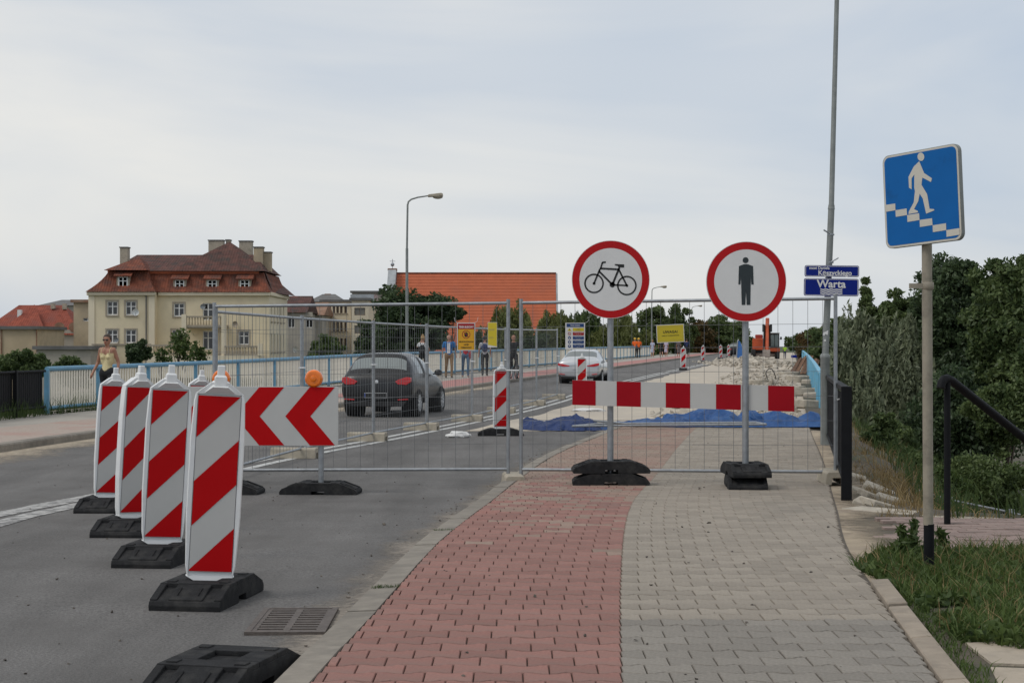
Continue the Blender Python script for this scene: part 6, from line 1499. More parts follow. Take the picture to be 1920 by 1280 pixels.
# ================================================================== VEHICLES
M['carblack'] = mat('dark_car_paint', (.012, .0125, .014), .3, .0, var=.08, scale=2, coat=.2, spec=.35)
M['carsilver'] = mat('silver_car_paint', (.56, .57, .58), .3, .35, var=.04, scale=2, coat=.7)
M['trimblack'] = mat('black_trim', (.012, .012, .013), .6, var=.1)
M['tyre'] = mat('tyre_rubber', (.016, .016, .016), .85, var=.2)
M['alloy'] = mat('alloy_rim', (.60, .61, .62), .4, .3, var=.1)
M['carglass'] = glassmat('car_glass', (.21, .235, .23), .1)
M['carglass2'] = glassmat('car_glass_light', (.16, .18, .18), .05)
M['taillight'] = mat('tail_light', (.55, .012, .018), .18, var=.2, scale=20, coat=.6)
M['platewhite'] = mat('number_plate', (.55, .55, .55), .5, var=.05)
M['eublue'] = mat('plate_blue', (.02, .05, .22), .5)
def car(label, stations, glass, paint, loc, rz, wheels, wr, gl, scale=1.0, name='parked_car'):
    """body lofted through cross-sections (y, [(halfwidth, z) sill, lower, belt, roof edge, roof, centre]); glass = faces (i, j) given to window parts"""
    t = thing(name, label, 'car', loc, rz); t.scale = (scale,)*3
    n = 6; bm = bmesh.new(); vs_ = []
    for (y, sec) in stations:
        row = [bm.verts.new((-w_, y, z)) for w_, z in sec]+[bm.verts.new((w_, y, z)) for w_, z in sec[-2::-1]]
        vs_.append(row)
    m = len(vs_[0])
    for i in range(len(vs_)-1):
        for j in range(m-1):
            f = bm.faces.new((vs_[i][j], vs_[i][j+1], vs_[i+1][j+1], vs_[i+1][j]))
            jj = j if j < n-1 else m-2-j
            f.material_index = glass.get((i, jj), 0)
        bm.faces.new((vs_[i][m-1], vs_[i][0], vs_[i+1][0], vs_[i+1][m-1]))
    bm.faces.new(vs_[0]); bm.faces.new(vs_[-1][::-1])
    bmesh.ops.recalc_face_normals(bm, faces=bm.faces)
    me = bpy.data.meshes.new('tmp'); bm.to_mesh(me); bm.free()
    o = bpy.data.objects.new('tmp', me); col.objects.link(o); sm = o.modifiers.new('s', 'SUBSURF'); sm.levels = sm.render_levels = 2
    bpy.context.view_layer.update(); ev = bpy.data.meshes.new_from_object(o.evaluated_get(bpy.context.evaluated_depsgraph_get())); bpy.data.objects.remove(o)
    groups = {}
    for p in ev.polygons: groups.setdefault(p.material_index, []).append(tuple(p.vertices))
    co = [tuple(v.co) for v in ev.vertices]
    for mi, fs in groups.items():
        b = MB(); used = {}
        for f in fs:
            b.f.append(tuple(used.setdefault(i, len(used)) for i in f)); b.m.append(0)
        inv = sorted(used, key=lambda i: used[i]); b.v = [co[i] for i in inv]
        nm_ = {0: 'body', 1: 'rear_window', 2: 'side_windows', 3: 'windscreen', 4: 'lower_bumper', 5: 'roof_edge'}[mi]
        mm = {0: paint, 1: gl, 2: gl, 3: gl, 4: M['trimblack'], 5: M['trimblack']}[mi]
        if mi == 2:      # one window part for each separate pane
            par = {}
            for f in b.f:
                for v in f: par.setdefault(v, v)
            def fd(a):
                while par[a] != a: par[a] = par[par[a]]; a = par[a]
                return a
            for f in b.f:
                for v in f[1:]: par[fd(v)] = fd(f[0])
            comp = {}
            for f in b.f: comp.setdefault(fd(f[0]), []).append(f)
            for fs2 in comp.values():
                c = MB(); u2 = {}
                for f in fs2: c.f.append(tuple(u2.setdefault(i, len(u2)) for i in f)); c.m.append(0)
                c.v = [b.v[i] for i in sorted(u2, key=lambda i: u2[i])]; c.build('side_window', mm, t, smooth=60, fix=False)
        else: b.build(nm_, mm, t, smooth=50, fix=False)
    tb_ = MB(); tb_.lathe([(wr*.62, -.09), (wr*.9, -.10), (wr, -.075), (wr, .075), (wr*.9, .10), (wr*.62, .09)], 28, (0, 0, 0), 'x', cap=False); tme = tb_.mesh('tyre', M['tyre'], smooth=40)
    rm = MB(); rm.lathe([(.04, .075), (.05, .07), (wr*.60, .03)], 20, (0, 0, 0), 'x', mi=1); rm.lathe([(wr*.58, .05), (wr*.64, .092), (wr*.64, .08), (wr*.58, .04)], 28, (0, 0, 0), 'x', cap=False)
    for k in range(9):
        a = 2*math.pi*k/9; rm.bar((.08, .03*math.cos(a), .03*math.sin(a)), (.075, wr*.62*math.cos(a), wr*.62*math.sin(a)), .035, .03, up=(1, 0, 0))
    rme = rm.mesh('rim', [M['alloy'], M['trimblack']], smooth=30)
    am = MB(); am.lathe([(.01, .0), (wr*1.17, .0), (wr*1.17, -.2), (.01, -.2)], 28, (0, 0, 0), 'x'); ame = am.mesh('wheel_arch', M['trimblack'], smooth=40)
    for (x_, y_) in wheels:
        s_ = 1 if x_ > 0 else -1
        wp = link('wheel', tme, t, (x_, y_, wr)); wp.rotation_euler = (0, 0, 0 if s_ > 0 else math.pi)
        link('rim', rme, wp)
        ar = link('wheel_arch', ame, t, (x_-s_*.055, y_, wr+.015)); ar.rotation_euler = (0, 0, 0 if s_ > 0 else math.pi)
    return t
g1, g2, g3, g4, g5 = 1, 2, 3, 4, 5
hatch = [
 (-.03, [(.60, .34), (.74, .48), (.74, .66), (.60, .70), (.35, .71), (0, .715)]),
 (.02, [(.70, .26), (.83, .50), (.82, .80), (.70, .88), (.38, .90), (0, .905)]),
 (.10, [(.74, .22), (.845, .52), (.83, .90), (.70, .975), (.38, .99), (0, 1.0)]),
 (.16, [(.75, .21), (.845, .53), (.83, .94), (.685, 1.03), (.38, 1.05), (0, 1.06)]),
 (.44, [(.76, .20), (.85, .55), (.825, .985), (.60, 1.365), (.35, 1.395), (0, 1.40)]),
 (.52, [(.76, .20), (.85, .55), (.82, .985), (.585, 1.405), (.34, 1.435), (0, 1.44)]),
 (.80, [(.76, .19), (.85, .55), (.815, .975), (.585, 1.425), (.34, 1.452), (0, 1.457)]),
 (1.38, [(.76, .18), (.85, .55), (.81, .955), (.59, 1.43), (.34, 1.455), (0, 1.46)]),
 (1.48, [(.76, .18), (.85, .55), (.81, .95), (.59, 1.425), (.34, 1.45), (0, 1.455)]),
 (2.15, [(.76, .18), (.85, .55), (.81, .93), (.58, 1.36), (.33, 1.385), (0, 1.39)]),
 (2.70, [(.76, .18), (.845, .55), (.80, .90), (.69, 1.01), (.38, 1.05), (0, 1.06)]),
 (3.05, [(.76, .19), (.84, .52), (.80, .86), (.66, .93), (.36, .95), (0, .96)]),
 (3.70, [(.72, .21), (.80, .50), (.74, .76), (.56, .80), (.32, .82), (0, .825)]),
 (3.98, [(.62, .24), (.68, .46), (.60, .62), (.42, .66), (.25, .67), (0, .675)])]
gh = {}
for j in (3, 4): gh[(3, j)] = g1; gh[(9, j)] = g3
gh[(4, 3)] = g5; gh[(4, 4)] = g5
for i in (6, 8): gh[(i, 2)] = g2
gh[(9, 2)] = g2; gh[(7, 2)] = g5; gh[(5, 2)] = 0
for i in range(0, 12): gh[(i, 0)] = 0
Yc = 37.2; x_, z_ = (706-960)/F*Yc, ZR(37.5)
hdg = -math.atan(.170)
c1 = car('dark hatchback car driving away beyond the fence', hatch, gh, M['carblack'], (x_, Yc, z_), hdg, [(-.76, .66), (.76, .66), (-.76, 3.13), (.76, 3.13)], .315, M['carglass'])
def tl(parent, poly, y, dy, m, name, mirror=True):
    for s_ in ((-1, 1) if mirror else (1,)):
        b = MB(); b.prism([(u*s_, v) for u, v in poly], 'y', y, y+dy); b.build(name, m, parent, bevel=.008)
tl(c1, [(.44, .81), (.50, .745), (.70, .735), (.80, .80), (.79, .90), (.70, .91), (.52, .855)], -.045, .2, M['taillight'], 'tail_light')
tl(c1, [(.50, .385), (.74, .40), (.74, .42), (.50, .41)], -.06, .1, M['taillight'], 'reflector')
tl(c1, [(-.62, .25), (.62, .25), (.70, .36), (-.70, .36)], -.075, .1, M['trimblack'], 'lower_bumper', False)
pl_ = MB(); pl_.box((0, -.09, .50), (.52, .02, .115)); pp = pl_.build('number_plate', M['platewhite'], c1); MB().box((.012, -.102, .50), (.485, .006, .095)).build('plate_field', M['black'], pp); MB().box((-.245, -.1015, .50), (.024, .005, .1)).build('plate_band', M['eublue'], pp)
MB().lathe([(.045, .02), (.045, -.01), (.02, -.016)], 20, (0, .0, .80), 'y').build('badge', M['alloy'], c1)
MB().bar((-.45, -.0, .66), (.45, -.0, .66), .03, .03).build('boot_crease', M['carblack'], c1)
for s_ in (-1, 1):
    b = MB(); b.ball((s_*.93, 2.28, .98), (.10, .07, .075), 12); b.build('wing_mirror', M['carblack'], c1, smooth=60)
    b = MB(); b.bar((s_*.80, 2.3, .94), (s_*.9, 2.3, .95), .04, .03); b.build('mirror_arm', M['trimblack'], c1)
MB().tube([(0, .75, 1.46), (0, .55, 1.62)], .006, 5).build('aerial', M['trimblack'], c1)
MB().bar((-.25, .10, 1.055), (.25, .36, 1.10), .02, .015).build('rear_wiper', M['trimblack'], c1)

sedan = [
 (-.03, [(.62, .38), (.76, .50), (.76, .72), (.62, .80), (.36, .82), (0, .825)]),
 (.03, [(.72, .27), (.86, .52), (.85, .86), (.74, .97), (.40, 1.0), (0, 1.01)]),
 (.14, [(.76, .23), (.875, .54), (.86, .93), (.75, 1.04), (.40, 1.065), (0, 1.07)]),
 (.55, [(.78, .21), (.885, .55), (.86, .98), (.73, 1.07), (.40, 1.09), (0, 1.095)]),
 (.68, [(.78, .21), (.885, .55), (.86, .985), (.72, 1.10), (.40, 1.12), (0, 1.125)]),
 (1.28, [(.78, .20), (.885, .55), (.85, .985), (.60, 1.405), (.35, 1.43), (0, 1.435)]),
 (1.45, [(.78, .20), (.885, .55), (.85, .98), (.60, 1.42), (.35, 1.45), (0, 1.455)]),
 (2.05, [(.78, .19), (.885, .55), (.845, .965), (.60, 1.435), (.35, 1.46), (0, 1.465)]),
 (2.15, [(.78, .19), (.885, .55), (.845, .96), (.60, 1.43), (.35, 1.455), (0, 1.46)]),
 (2.80, [(.78, .19), (.885, .55), (.845, .94), (.59, 1.36), (.34, 1.39), (0, 1.395)]),
 (3.50, [(.78, .19), (.88, .55), (.83, .90), (.70, .98), (.40, 1.01), (0, 1.02)]),
 (4.25, [(.74, .21), (.83, .50), (.78, .78), (.60, .83), (.34, .85), (0, .855)]),
 (4.58, [(.64, .24), (.70, .46), (.62, .62), (.44, .66), (.26, .67), (0, .675)])]
gs = {}
for j in (3, 4): gs[(4, j)] = g1; gs[(9, j)] = g3
for i in (6, 8): gs[(i, 2)] = g2
gs[(9, 2)] = g2; gs[(7, 2)] = g5; 
Yc = 62.0; x_, z_ = (1084.5-960)/F*Yc, ZR(62)-.05
c2 = car('silver saloon car driving away on the far lane', sedan, gs, M['carsilver'], (x_, Yc, z_), hdg, [(-.79, .95), (.79, .95), (-.79, 3.65), (.79, 3.65)], .325, M['carglass2'], .92)
tl(c2, [(.36, .80), (.36, .765), (.62, .755), (.84, .80), (.85, .90), (.70, .88)], -.04, .22, M['taillight'], 'tail_light')
tl(c2, [(.55, .42), (.78, .44), (.78, .47), (.55, .45)], -.05, .1, M['taillight'], 'reflector')
tl(c2, [(-.62, .27), (.62, .27), (.70, .36), (-.70, .36)], -.06, .1, M['trimblack'], 'lower_bumper', False)
MB().box((0, -.045, .72), (.52, .02, .14)).build('number_plate', M['platewhite'], c2); MB().bar((-.36, -.035, .82), (.36, -.035, .82), .03, .025).build('chrome_strip', M['alloy'], c2)
for s_ in (-1, 1):
    b = MB(); b.ball((s_*.98, 2.85, 1.0), (.10, .07, .08), 12); b.build('wing_mirror', M['trimblack'], c2, smooth=60)
    b = MB(); b.bar((s_*.84, 2.87, .95), (s_*.94, 2.87, .97), .04, .03); b.build('mirror_arm', M['trimblack'], c2)
# distant dark car seen past the beacons
Yc = 172; c3 = car('distant dark car near the blue feather banner', hatch, gh, M['carblack'], ((1380-960)/F*Yc, Yc, ZR(Yc)), hdg, [(-.76, .66), (.76, .66), (-.76, 3.13), (.76, 3.13)], .315, M['carglass'])
tl(c3, [(.44, .81), (.50, .745), (.70, .735), (.80, .80), (.79, .90)], -.045, .2, M['taillight'], 'tail_light')

# ---- excavator
M['exored'] = mat('excavator_orange', (.46, .075, .018), .5, var=.18, scale=3, c3=(.33, .055, .02), s3=2)
M['exred'] = mat('excavator_red', (.33, .035, .022), .5, var=.18, scale=3)
M['exglass'] = glassmat('cab_glass', (.13, .17, .165), .08)
M['steel'] = mat('bucket_steel', (.24, .20, .17), .6, .4, var=.3, scale=4)
YE = 150; s = F/YE; ex = thing('excavator', 'orange wheeled excavator with raised boom standing on the torn-up deck', 'excavator', ((1436-960)/s, YE, ZR(YE)), R(-8.8))
E = lambda px, py: ((px-1436)/s, (CZ-(py-HOR)/s)-ZR(YE))
def ebox(name, pa, pb, ya, yb, y0, y1, m, bevel=.05, parent=None):
    (xa, zt), (xb, zb_) = E(pa, ya), E(pb, yb); return MB().box(((xa+xb)/2, (y0+y1)/2, (zt+zb_)/2), (xb-xa, y1-y0, zt-zb_)).build(name, m, parent or ex, bevel=bevel)
ebox('engine_cover', 1411, 1432, 634, 656, .2, 3.6, M['exored']); ebox('engine_top', 1416, 1430, 627, 634.2, .8, 3.0, M['exred'])
ebox('cab_frame', 1443.5, 1461, 625, 652, .2, 1.9, M['trimblack']); ebox('cab_window', 1445.2, 1451.6, 627.2, 649, .14, .3, M['exglass'], .01); ebox('cab_window', 1452.6, 1459.3, 627.2, 649, .14, .3, M['exglass'], .01); ebox('cab_roof', 1442.5, 1462, 623.5, 625.5, .05, 2.0, M['greypost'])
ebox('side_step', 1443, 1462, 652.3, 659, -.1, 2.5, M['exored']); ebox('turntable', 1412, 1462, 656.3, 662, .6, 3.4, M['trimblack']); ebox('chassis', 1416, 1458, 662, 669, .4, 3.2, M['steel'])
for px, y_ in ((1413, .5), (1457, .5), (1413, 3.0), (1457, 3.0)):
    x_, _z = E(px, 666); wb = MB(); wb.lathe([(.2, -.2), (.42, -.22), (.5, -.16), (.5, .16), (.42, .22), (.2, .2)], 20, (x_, y_, .5), 'x'); w_ = wb.build('wheel', M['tyre'], ex, smooth=40)
    hb_ = MB(); hb_.lathe([(.05, -.23), (.22, -.21), (.22, .21), (.05, .23)], 14, (x_, y_, .5), 'x'); hb_.build('hub', M['exored'], w_)
b = MB(); (xa, za), (xb, zb_), (xc, zc_) = E(1438, 656), E(1438.5, 612), E(1439, 598)
b.bar((xa, .6, za), (xb, -1.2, zb_), .42, .5, up=(0, -1, 0)); b.build('boom', M['exored'], ex, bevel=.05)
b = MB(); b.bar((xb, -1.2, zb_-.2), (xc, -.6, zc_), .34, .42, up=(0, -1, 0)); b.build('boom_tip', M['exored'], ex, bevel=.05)
b = MB(); b.bar((xc, -.7, zc_-.05), (xa+.02, -2.6, za-.1), .26, .34, up=(0, -1, 0)); b.build('arm', M['exored'], ex, bevel=.04)
for dx in (-.26, .26): MB().tube([(xa+dx, -.2, za+.3), (xb+dx*.9, -1.5, zb_+.1)], .075, 10).build('hydraulic_ram', M['trimblack'], ex, smooth=50)
for dx in (-.34, .34): MB().box((xb+dx, -1.3, zb_-.15), (.2, .4, .7)).build('ram_cover', M['trimblack'], ex, bevel=.03)
(xa, za), (xb, zb_) = E(1430, 655), E(1444, 670); bk = MB(); bk.prism([(-3.2, zb_+.02), (-2.3, zb_), (-2.2, za), (-2.7, za), (-3.0, zb_+.5)], 'x', xa, xb); bk.build('bucket', M['steel'], ex, bevel=.03)
for k in range(4): MB().box((xa+(k+.5)*(xb-xa)/4, -3.28, zb_+.04), (.08, .2, .06)).build('bucket_tooth', M['steel'], ex)
(xa, za) = E(1464, 634); b = MB(); b.box((xa, .3, za), (.16, .06, .26)); b.build('mirror', M['trimblack'], ex); MB().bar(E(1461, 636)[:1]+(.3,)+E(1461, 636)[1:], (xa, .3, za-.05), .03, .03).build('mirror_arm', M['trimblack'], ex)
# blue feather banner
M['bluecloth'] = mat('blue_banner', (.04, .15, .42), .7, var=.12, scale=3)
Yb = 140; s = F/Yb; bn = thing('feather_banner', 'blue curved feather banner beside the last beacons', 'banner', ((1388-960)/s, Yb, ZR(Yb)))
Bq = lambda px, py: ((px-1388)/s, CZ-(py-HOR)/s-ZR(Yb))
b = MB(); b.prism([Bq(*p) for p in ((1381, 672), (1383.5, 640), (1385, 637), (1388, 641), (1391, 649), (1393, 660), (1393, 672))], 'y', 0, .05); b.build('cloth', M['bluecloth'], bn)
b = MB(); b.tube([(Bq(1380.6, 674)[0], 0, 0), (Bq(1383, 640)[0], 0, Bq(1383, 640)[1]), (Bq(1385, 636)[0], 0, Bq(1385, 636)[1])], .05, 6); b.build('pole', M['zinc'], bn)

# ================================================================== PEOPLE
M['skin'] = mat('skin', (.42, .22, .15), .55, var=.08, scale=6)
M['skin2'] = mat('skin_tanned', (.34, .165, .105), .55, var=.08, scale=6)
def cloth(name, c, var=.14): return mat('cloth_'+name, c, .9, var=var, scale=9, bump=.3, bscale=40)
CL_ = {'white': cloth('white', (.66, .66, .66)), 'blue': cloth('blue', (.03, .16, .40)), 'khaki': cloth('khaki', (.24, .155, .085)), 'jeans': cloth('jeans', (.08, .14, .22)), 'black': cloth('black', (.014, .015, .017)), 'red': cloth('red', (.38, .02, .03)), 'grey': cloth('grey', (.40, .40, .42)), 'yellow': cloth('pale_yellow', (.62, .53, .30)), 'hiviz': cloth('hiviz_orange', (.80, .13, .015)), 'lime': cloth('hiviz_lime', (.42, .72, .05)), 'dress': cloth('pale_blue', (.42, .45, .56)), 'lilac': cloth('lilac', (.50, .45, .55)), 'floral': cloth('floral', (.12, .10, .10), .6), 'navy': cloth('navy', (.02, .035, .10)), 'shoe': cloth('shoe', (.05, .035, .03)), 'sand': cloth('sandal', (.28, .16, .12))}
M['hairbrown'] = mat('hair_brown', (.045, .026, .017), .6, var=.3, scale=30, stretch=(1, 1, .2)); M['hairblond'] = mat('hair_blond', (.36, .23, .10), .6, var=.3, scale=30, stretch=(1, 1, .2)); M['hairgrey'] = mat('hair_grey', (.40, .38, .36), .7, var=.2, scale=30); M['hairdark'] = mat('hair_dark', (.015, .012, .011), .6, var=.3, scale=30)
M['helmet'] = mat('helmet_yellow', (.75, .45, .02), .35, var=.05)
def person(label, px, feet, hpx, rz, top, bottom, shoes, hair=None, hairm=None, skin='skin', sleeve='short', pose='stand', skirt=None, female=False, Y=None, lv='left', neck='round', arms=None, step=.12, dome=False, group='people on the bridge', vox=.018, hcap=None, build=1.0, shorts=False):
    """one continuous body grown from tapered limbs; clothes are its colours, hair and bags its children"""
    Y = Y or F/(hpx/1.74)
    k = hpx/F*Y/1.74
    z0 = gz(Y, lv); x = (px-960)/F*Y
    t = thing('person', label, 'person', (x, Y, z0), rz, group); t.scale = (k, k, k)
    sw = (.165 if female else .19)*build; hwd = (.10 if female else .095)
    pr = []     # (a, b, ra, rb, material key)
    def cap(a, b, ra, rb, mk): pr.append((Vector(a), Vector(b), ra, rb, mk))
    # legs
    for s_ in (-1, 1):
        st = step*s_ if pose == 'walk' else .02*s_
        hip = (s_*hwd, 0, .90); kn = (s_*(hwd+.005), -st*.9-.015, .49); an = (s_*(hwd+.005), -st*1.35+.03+(0.06 if pose == 'walk' and s_ < 0 else 0), .09)
        leg = 'skin' if (skirt or shorts) else 'bot'
        cap(hip, kn, .088*build, .062, 'bot' if shorts else leg); cap(kn, (an[0], an[1], .28), .058, .056, leg); cap((an[0], an[1], .30), an, .054, .040 if leg == 'skin' else .048, leg)
        cap((an[0], an[1]+.02, .045), (an[0]+s_*.015, an[1]-.15, .032), .042, .034, 'shoe')
    # trunk
    cap((-.06, 0, .93), (.06, 0, .93), .118*build, .118*build, 'bot' if not skirt else 'top')
    cap((0, 0, .98), (0, .01, 1.16), .125*build if not female else .115, .122*build if not female else .098, 'top'); cap((-.05, .01, 1.16), (-.07, .0, 1.36), .095*build, .098*build, 'top'); cap((.05, .01, 1.16), (.07, 0, 1.36), .095*build, .098*build, 'top')
    if female:
        for s_ in (-1, 1): cap((s_*.065, -.06, 1.27), (s_*.065, -.075, 1.26), .055, .05, 'top')
    cap((-sw+.02, .01, 1.415), (sw-.02, .01, 1.415), .062, .062, 'top' if neck != 'strap' else 'skin'); cap((0, .01, 1.43), (0, -.005, 1.53), .052, .048, 'skin')
    # head
    cap((0, -.004, 1.60), (0, .0, 1.66), .078, .084, 'skin'); cap((0, -.03, 1.575), (0, -.045, 1.56), .055, .045, 'skin'); cap((0, -.095, 1.615), (0, -.10, 1.60), .014, .017, 'skin')
    for s_ in (-1, 1): cap((s_*.082, .005, 1.615), (s_*.084, .01, 1.60), .016, .013, 'skin')
    # arms
    A = arms or {}
    for s_ in (-1, 1):
        sh = Vector((s_*sw, .01, 1.405)); el, wr_ = A.get(s_, (Vector((s_*(sw+.055), .03, 1.14)), Vector((s_*(sw+.075), -.06, .90))))
        el, wr_ = Vector(el), Vector(wr_)
        m1 = 'top' if sleeve in ('short', 'long') else 'skin'; m2 = 'top' if sleeve == 'long' else 'skin'
        mid = sh.lerp(el, .62); cap(sh, mid, .056 if m1 == 'top' else .046, .05 if m1 == 'top' else .041, m1); cap(mid, el, .042, .039, m1 if sleeve == 'long' else 'skin'); cap(el, wr_, .038, .027, m2)
        d = (wr_-el).normalized(); p_ = wr_+d*.05; cap(wr_, p_, .026, .034, 'skin')
        o_ = d.cross(Vector((1, 0, 0))).normalized(); 
        for q_ in range(4):
            b0 = p_+d*.02+o_*(q_-1.5)*.019; cap(b0, b0+d*(.065-.008*abs(q_-1.4))+Vector((-s_*.012, 0, 0)), .0115, .0095, 'skin')
        cap(wr_+d*.03+o_*-.03, wr_+d*.085+o_*-.05, .0125, .010, 'skin')
    if skirt:
        for q_ in range(10):
            a = 2*math.pi*q_/10; cap((.09*math.cos(a), .075*math.sin(a), .98), (.155*math.cos(a)*1.05, .13*math.sin(a)*1.1, skirt), .05, .045, 'top')
        cap((0, 0, .95), (0, 0, skirt+.05), .12, .14, 'top')
    # surface
    mb = MB()
    for a, b, ra, rb, mk in pr:
        d = b-a; ln_ = max(d.length, 1e-4); d = d/ln_ if d.length > 1e-6 else Vector((0, 0, 1))
        pts_, rs = [], []
        for f in (1.0, .87, .5, 0): pts_.append(a-d*ra*f); rs.append(ra*math.sqrt(max(.0004, 1-f*f)))
        for f in (0, .5, .87, 1.0): pts_.append(b+d*rb*f); rs.append(rb*math.sqrt(max(.0004, 1-f*f)))
        mb.tube(pts_, rs, 12)
    me = mb.mesh('tmp', M['skin']); o = bpy.data.objects.new('tmp', me); col.objects.link(o)
    rmm = o.modifiers.new('r', 'REMESH'); rmm.mode = 'VOXEL'; rmm.voxel_size = vox
    smm = o.modifiers.new('s', 'SMOOTH'); smm.factor = .5; smm.iterations = 3
    bpy.context.view_layer.update(); ev = bpy.data.meshes.new_from_object(o.evaluated_get(bpy.context.evaluated_depsgraph_get())); bpy.data.objects.remove(o)
    nP = len(ev.polygons); cen = np.zeros(nP*3); ev.polygons.foreach_get('center', cen); cen = cen.reshape(-1, 3)
    best = np.full(nP, 9.0); key = np.zeros(nP, dtype=np.int32); keys = ['skin', 'top', 'bot', 'shoe']
    for a, b, ra, rb, mk in pr:
        a_ = np.array(a); d_ = np.array(b)-a_; l2 = max(d_ @ d_, 1e-9); tt = np.clip(((cen-a_) @ d_)/l2, 0, 1)
        ds = np.linalg.norm(cen-(a_+tt[:, None]*d_), axis=1)-(ra+(rb-ra)*tt); w_ = ds < best; best[w_] = ds[w_]; key[w_] = keys.index(mk)
    if neck == 'strap':       # low neckline
        lowz = 1.30+.9*np.abs(cen[:, 0]); up = (cen[:, 2] > np.minimum(lowz, 1.345)) & (np.abs(cen[:, 0]) < sw+.02); key[up] = 0
    else: up = (key == 1) & (cen[:, 2] > 1.445) & (np.abs(cen[:, 0]) < .075); key[up] = 0
    ev.materials.clear()
    for m in (M[skin], CL_[top], CL_[bottom], CL_[shoes]): ev.materials.append(m)
    ev.polygons.foreach_set('material_index', key); ev.polygons.foreach_set('use_smooth', [True]*nP); ev.name = 'body'
    body = link('body', ev, t)
    # eyes, brows and mouth
    for s_ in (-1, 1): MB().ball((s_*.031, -.079, 1.628), (.012, .008, .007), 8).build('eye', M['black'], t, smooth=60)
    MB().ball((0, -.094, 1.568), (.022, .008, .005), 8).build('mouth', M['redprint'] if female else M['skin2'], t, smooth=60)
    if hair:
        h = MB(); h.ball((0, .016, 1.668), (.096, .102, .098), 18)
        v2 = []
        for v in h.v:
            q = Vector(v); front = (q.y < -.045) and (q.z < 1.70)
            r_ = 1+.04*mnoise.noise(q*30)
            c = Vector((0, .016, 1.66)); q = c+(q-c)*(r_*(.80 if front else 1.0))
            if q.z < (1.60 if hair != 'long' else 1.5) and q.y < .0: q.z = max(q.z, 1.64)
            v2.append(tuple(q))
        h.v = v2
        if hair in ('bun', 'long'): h.ball((0, .10, 1.64 if hair == 'bun' else 1.60), (.05, .045, .05) if hair == 'bun' else (.085, .05, .12), 12)
        if hair == 'topknot': h.ball((0, .05, 1.77), (.05, .05, .05), 10)
        h.build('hair', hairm, t, smooth=70)
    if dome:
        h = MB(); h.lathe([(.125, 1.665), (.112, 1.668), (.108, 1.72), (.085, 1.765), (.04, 1.785), (.004, 1.79)], 20, (0, .0, 0)); h.build('helmet', M['helmet'], t, smooth=50)
    return t
def backpack(t, m, h=.36, z=1.22):
    b = MB(); b.ball((0, .19, z), (.15, .085, h/2), 16); o = b.build('backpack', m, t, smooth=60)
    s_ = MB()
    for q in (-1, 1): s_.tube([(q*.05, .17, z+h*.42), (q*.105, .09, 1.46), (q*.115, -.06, 1.46), (q*.12, -.115, 1.3), (q*.14, -.06, 1.15)], .014, 6)
    s_.build('straps', m, o, smooth=60)
pw = person('woman in a pale yellow strappy top and sunglasses walking behind the beacons', 201, 783, 150, R(-14), 'yellow', 'black', 'shoe', 'bun', M['hairbrown'], 'skin2', 'none', 'walk', None, True, Y=35.2, neck='strap', arms={-1: ((-.235, .03, 1.14), (-.30, -.09, .91)), 1: ((.235, .06, 1.15), (.27, -.03, .92))}, vox=.013)
b = MB(); b.box((0, -.10, 1.632), (.135, .012, .034)); b.v = [(v[0], v[1]+abs(v[0])*.25, v[2]) for v in b.v]; b.build('sunglasses', M['black'], pw, bevel=.008)
for s_ in (-1, 1): MB().tube([(s_*.095, -.10, 1.31), (s_*.10, -.075, 1.42), (s_*.095, .0, 1.485), (s_*.09, .08, 1.42)], .006, 6).build('strap', CL_['yellow'] if s_ < 0 else CL_['yellow'], pw, smooth=50)
pb1 = person('blond woman in a white top with a black backpack seen from behind', 793, 700, 78, R(172), 'white', 'black', 'shoe', 'topknot', M['hairblond'], sleeve='short', female=True, Y=66, arms={1: ((.25, -.05, 1.28), (.13, -.2, 1.5)), -1: ((-.24, -.02, 1.2), (-.2, -.15, 1.0))})
backpack(pb1, CL_['black'], .42, 1.16)
pb2 = person('balding older man in a blue shirt and khaki trousers walking towards the camera', 842, 706, 80.5, R(8), 'blue', 'khaki', 'shoe', None, None, 'skin', 'short', 'walk', Y=65.5, build=1.08, step=.10)
h = MB(); h.ball((0, .035, 1.66), (.09, .085, .085), 14); h.v = [(v[0], max(v[1], -.02), min(v[2], 1.70)) for v in h.v]; h.build('hair', M['hairgrey'], pb2, smooth=60)
MB().box((-.03, -.132, 1.2), (.12, .012, .42)).build('shirt_panel', CL_['white'], pb2, bevel=.004)
for s_ in (-1, 1): MB().tube([(s_*.11, -.11, 1.2), (s_*.115, -.1, 1.4), (s_*.105, .0, 1.475), (s_*.1, .1, 1.4)], .014, 6).build('strap', CL_['navy'], pb2, smooth=60)
pb3 = person('person in jeans with a red shoulder bag, half hidden by the notice', 873, 706, 77, R(5), 'red', 'jeans', 'sand', 'long', M['hairbrown'], sleeve='short', female=True, Y=66.5, pose='walk')
bg = MB(); bg.ball((.20, -.04, .93), (.11, .07, .16), 14); bo = bg.build('shoulder_bag', CL_['red'], pb3, smooth=60); MB().tube([(.2, -.03, 1.05), (.14, -.06, 1.3), (.1, .0, 1.46), (.15, .08, 1.3), (.2, 0, 1.05)], .008, 6).build('bag_strap', CL_['red'], bo, smooth=60)
pb4 = person('man in a white T-shirt with a dark backpack, seen from behind', 909, 705, 74, R(178), 'grey', 'black', 'shoe', 'short', M['hairdark'], sleeve='short', pose='walk', Y=69, step=.06)
backpack(pb4, CL_['navy'], .36, 1.24)
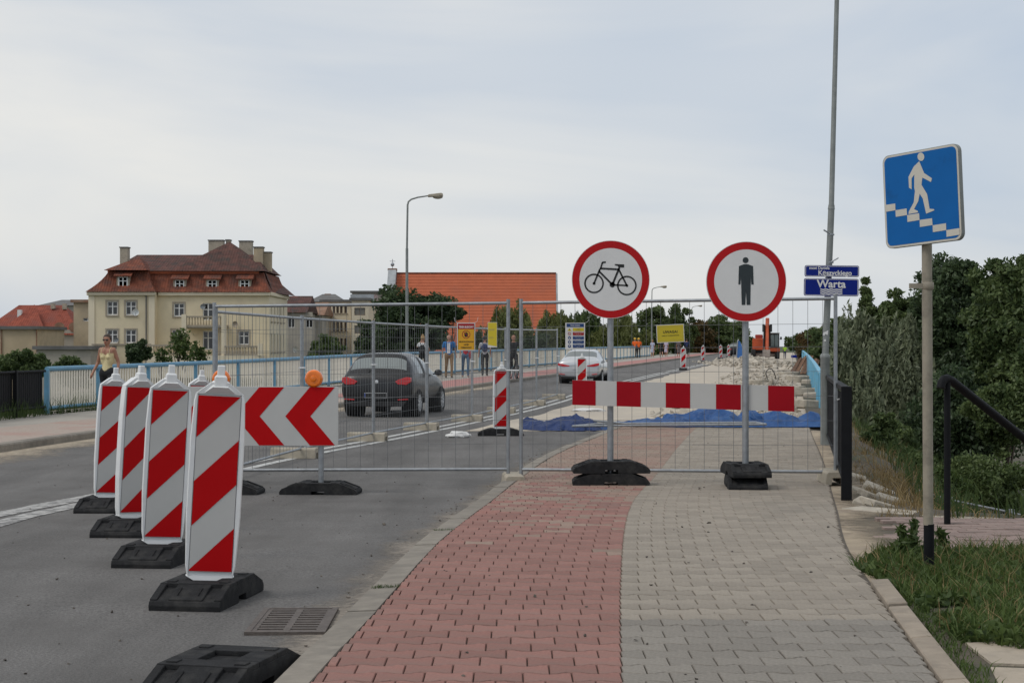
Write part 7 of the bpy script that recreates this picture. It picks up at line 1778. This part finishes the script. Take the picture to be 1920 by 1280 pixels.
pb5 = person('bald man in black riding a bicycle behind the double fence post', 963, 711, 82, R(12), 'black', 'black', 'shoe', None, None, 'skin2', 'short', 'walk', Y=64, arms={-1: ((-.30, -.12, 1.22), (-.26, -.36, 1.10)), 1: ((.30, -.12, 1.22), (.26, -.36, 1.10))}, group='people on the bridge', step=.16)
# his bicycle
x_, Y_ = (963-960)/F*63.9, 63.9; bi = thing('bicycle', 'dark bicycle under the bald man in black', 'bicycle', (x_, Y_, gz(Y_, 'left')), R(12))
for (y_) in (-.55, .5):
    b = MB(); b.lathe([(.32, -.015), (.34, -.018), (.355, 0), (.34, .018), (.32, .015)], 28, (0, y_, .355), 'x', cap=False); w_ = b.build('wheel', M['tyre'], bi, smooth=50)
    b = MB(); [b.tube([(0, y_, .355), (0, y_+.33*math.cos(a), .355+.33*math.sin(a))], .003, 4, False) for a in np.linspace(0, 2*math.pi, 12, endpoint=False)]; tag(b.build('spokes', M['alloy'], w_), kind='stuff')
b = MB()
for p, q in (((0, -.55, .355), (0, -.38, .95)), ((0, -.42, .82), (0, .08, .30)), ((0, -.42, .84), (0, .22, .82)), ((0, .08, .30), (0, .24, .9)), ((0, .08, .3), (0, .5, .355)), ((0, .22, .8), (0, .5, .355))): b.tube([p, q], .018, 8)
b.build('frame', M['trimblack'], bi, smooth=50)
MB().tube([(-.27, -.36, 1.06), (-.1, -.42, 1.04), (.1, -.42, 1.04), (.27, -.36, 1.06)], .013, 8).build('handlebar', M['trimblack'], bi, smooth=50)
MB().ball((0, .26, .92), (.08, .14, .04), 10).build('saddle', M['trimblack'], bi, smooth=60)
# site workers and far walkers
person('site worker in an orange vest and yellow helmet, nearer of the pair', 1197.5, 669, 36.5, R(190), 'hiviz', 'black', 'shoe', dome=True, Y=146, vox=.022)
person('site worker in an orange vest half behind the other one', 1190.5, 668, 36, R(160), 'hiviz', 'black', 'shoe', dome=True, Y=149, vox=.022)
person('woman in a pale blue dress walking past the railing', 1223.5, 668, 32, R(170), 'dress', 'dress', 'sand', 'short', M['hairblond'], skirt=.5, female=True, Y=155, pose='walk', vox=.022)
person('walker in a black outfit below the yellow warning sheet', 1240, 668, 33, R(180), 'black', 'black', 'shoe', 'short', M['hairdark'], Y=157, pose='walk', vox=.022, shorts=True)
person('woman in a lilac skirt below the yellow warning sheet', 1249, 668, 32, R(170), 'lilac', 'lilac', 'sand', 'bun', M['hairbrown'], skirt=.5, female=True, Y=158, pose='walk', vox=.022)
person('walker in a dark patterned dress right of the warning sheet', 1272.5, 668, 32, R(175), 'floral', 'floral', 'shoe', 'bun', M['hairbrown'], skirt=.4, female=True, Y=160, vox=.022)
person('walker in a blue top right of the dark patterned dress', 1287.5, 668, 33, R(182), 'navy', 'black', 'shoe', 'short', M['hairbrown'], Y=160, pose='walk', vox=.022, sleeve='long')
person('worker in a lime yellow vest standing by the rubble right of the excavator', 1471.5, 670, 26, R(170), 'lime', 'navy', 'shoe', 'short', M['hairdark'], Y=150, lv='road', vox=.022, group='people on the bridge')
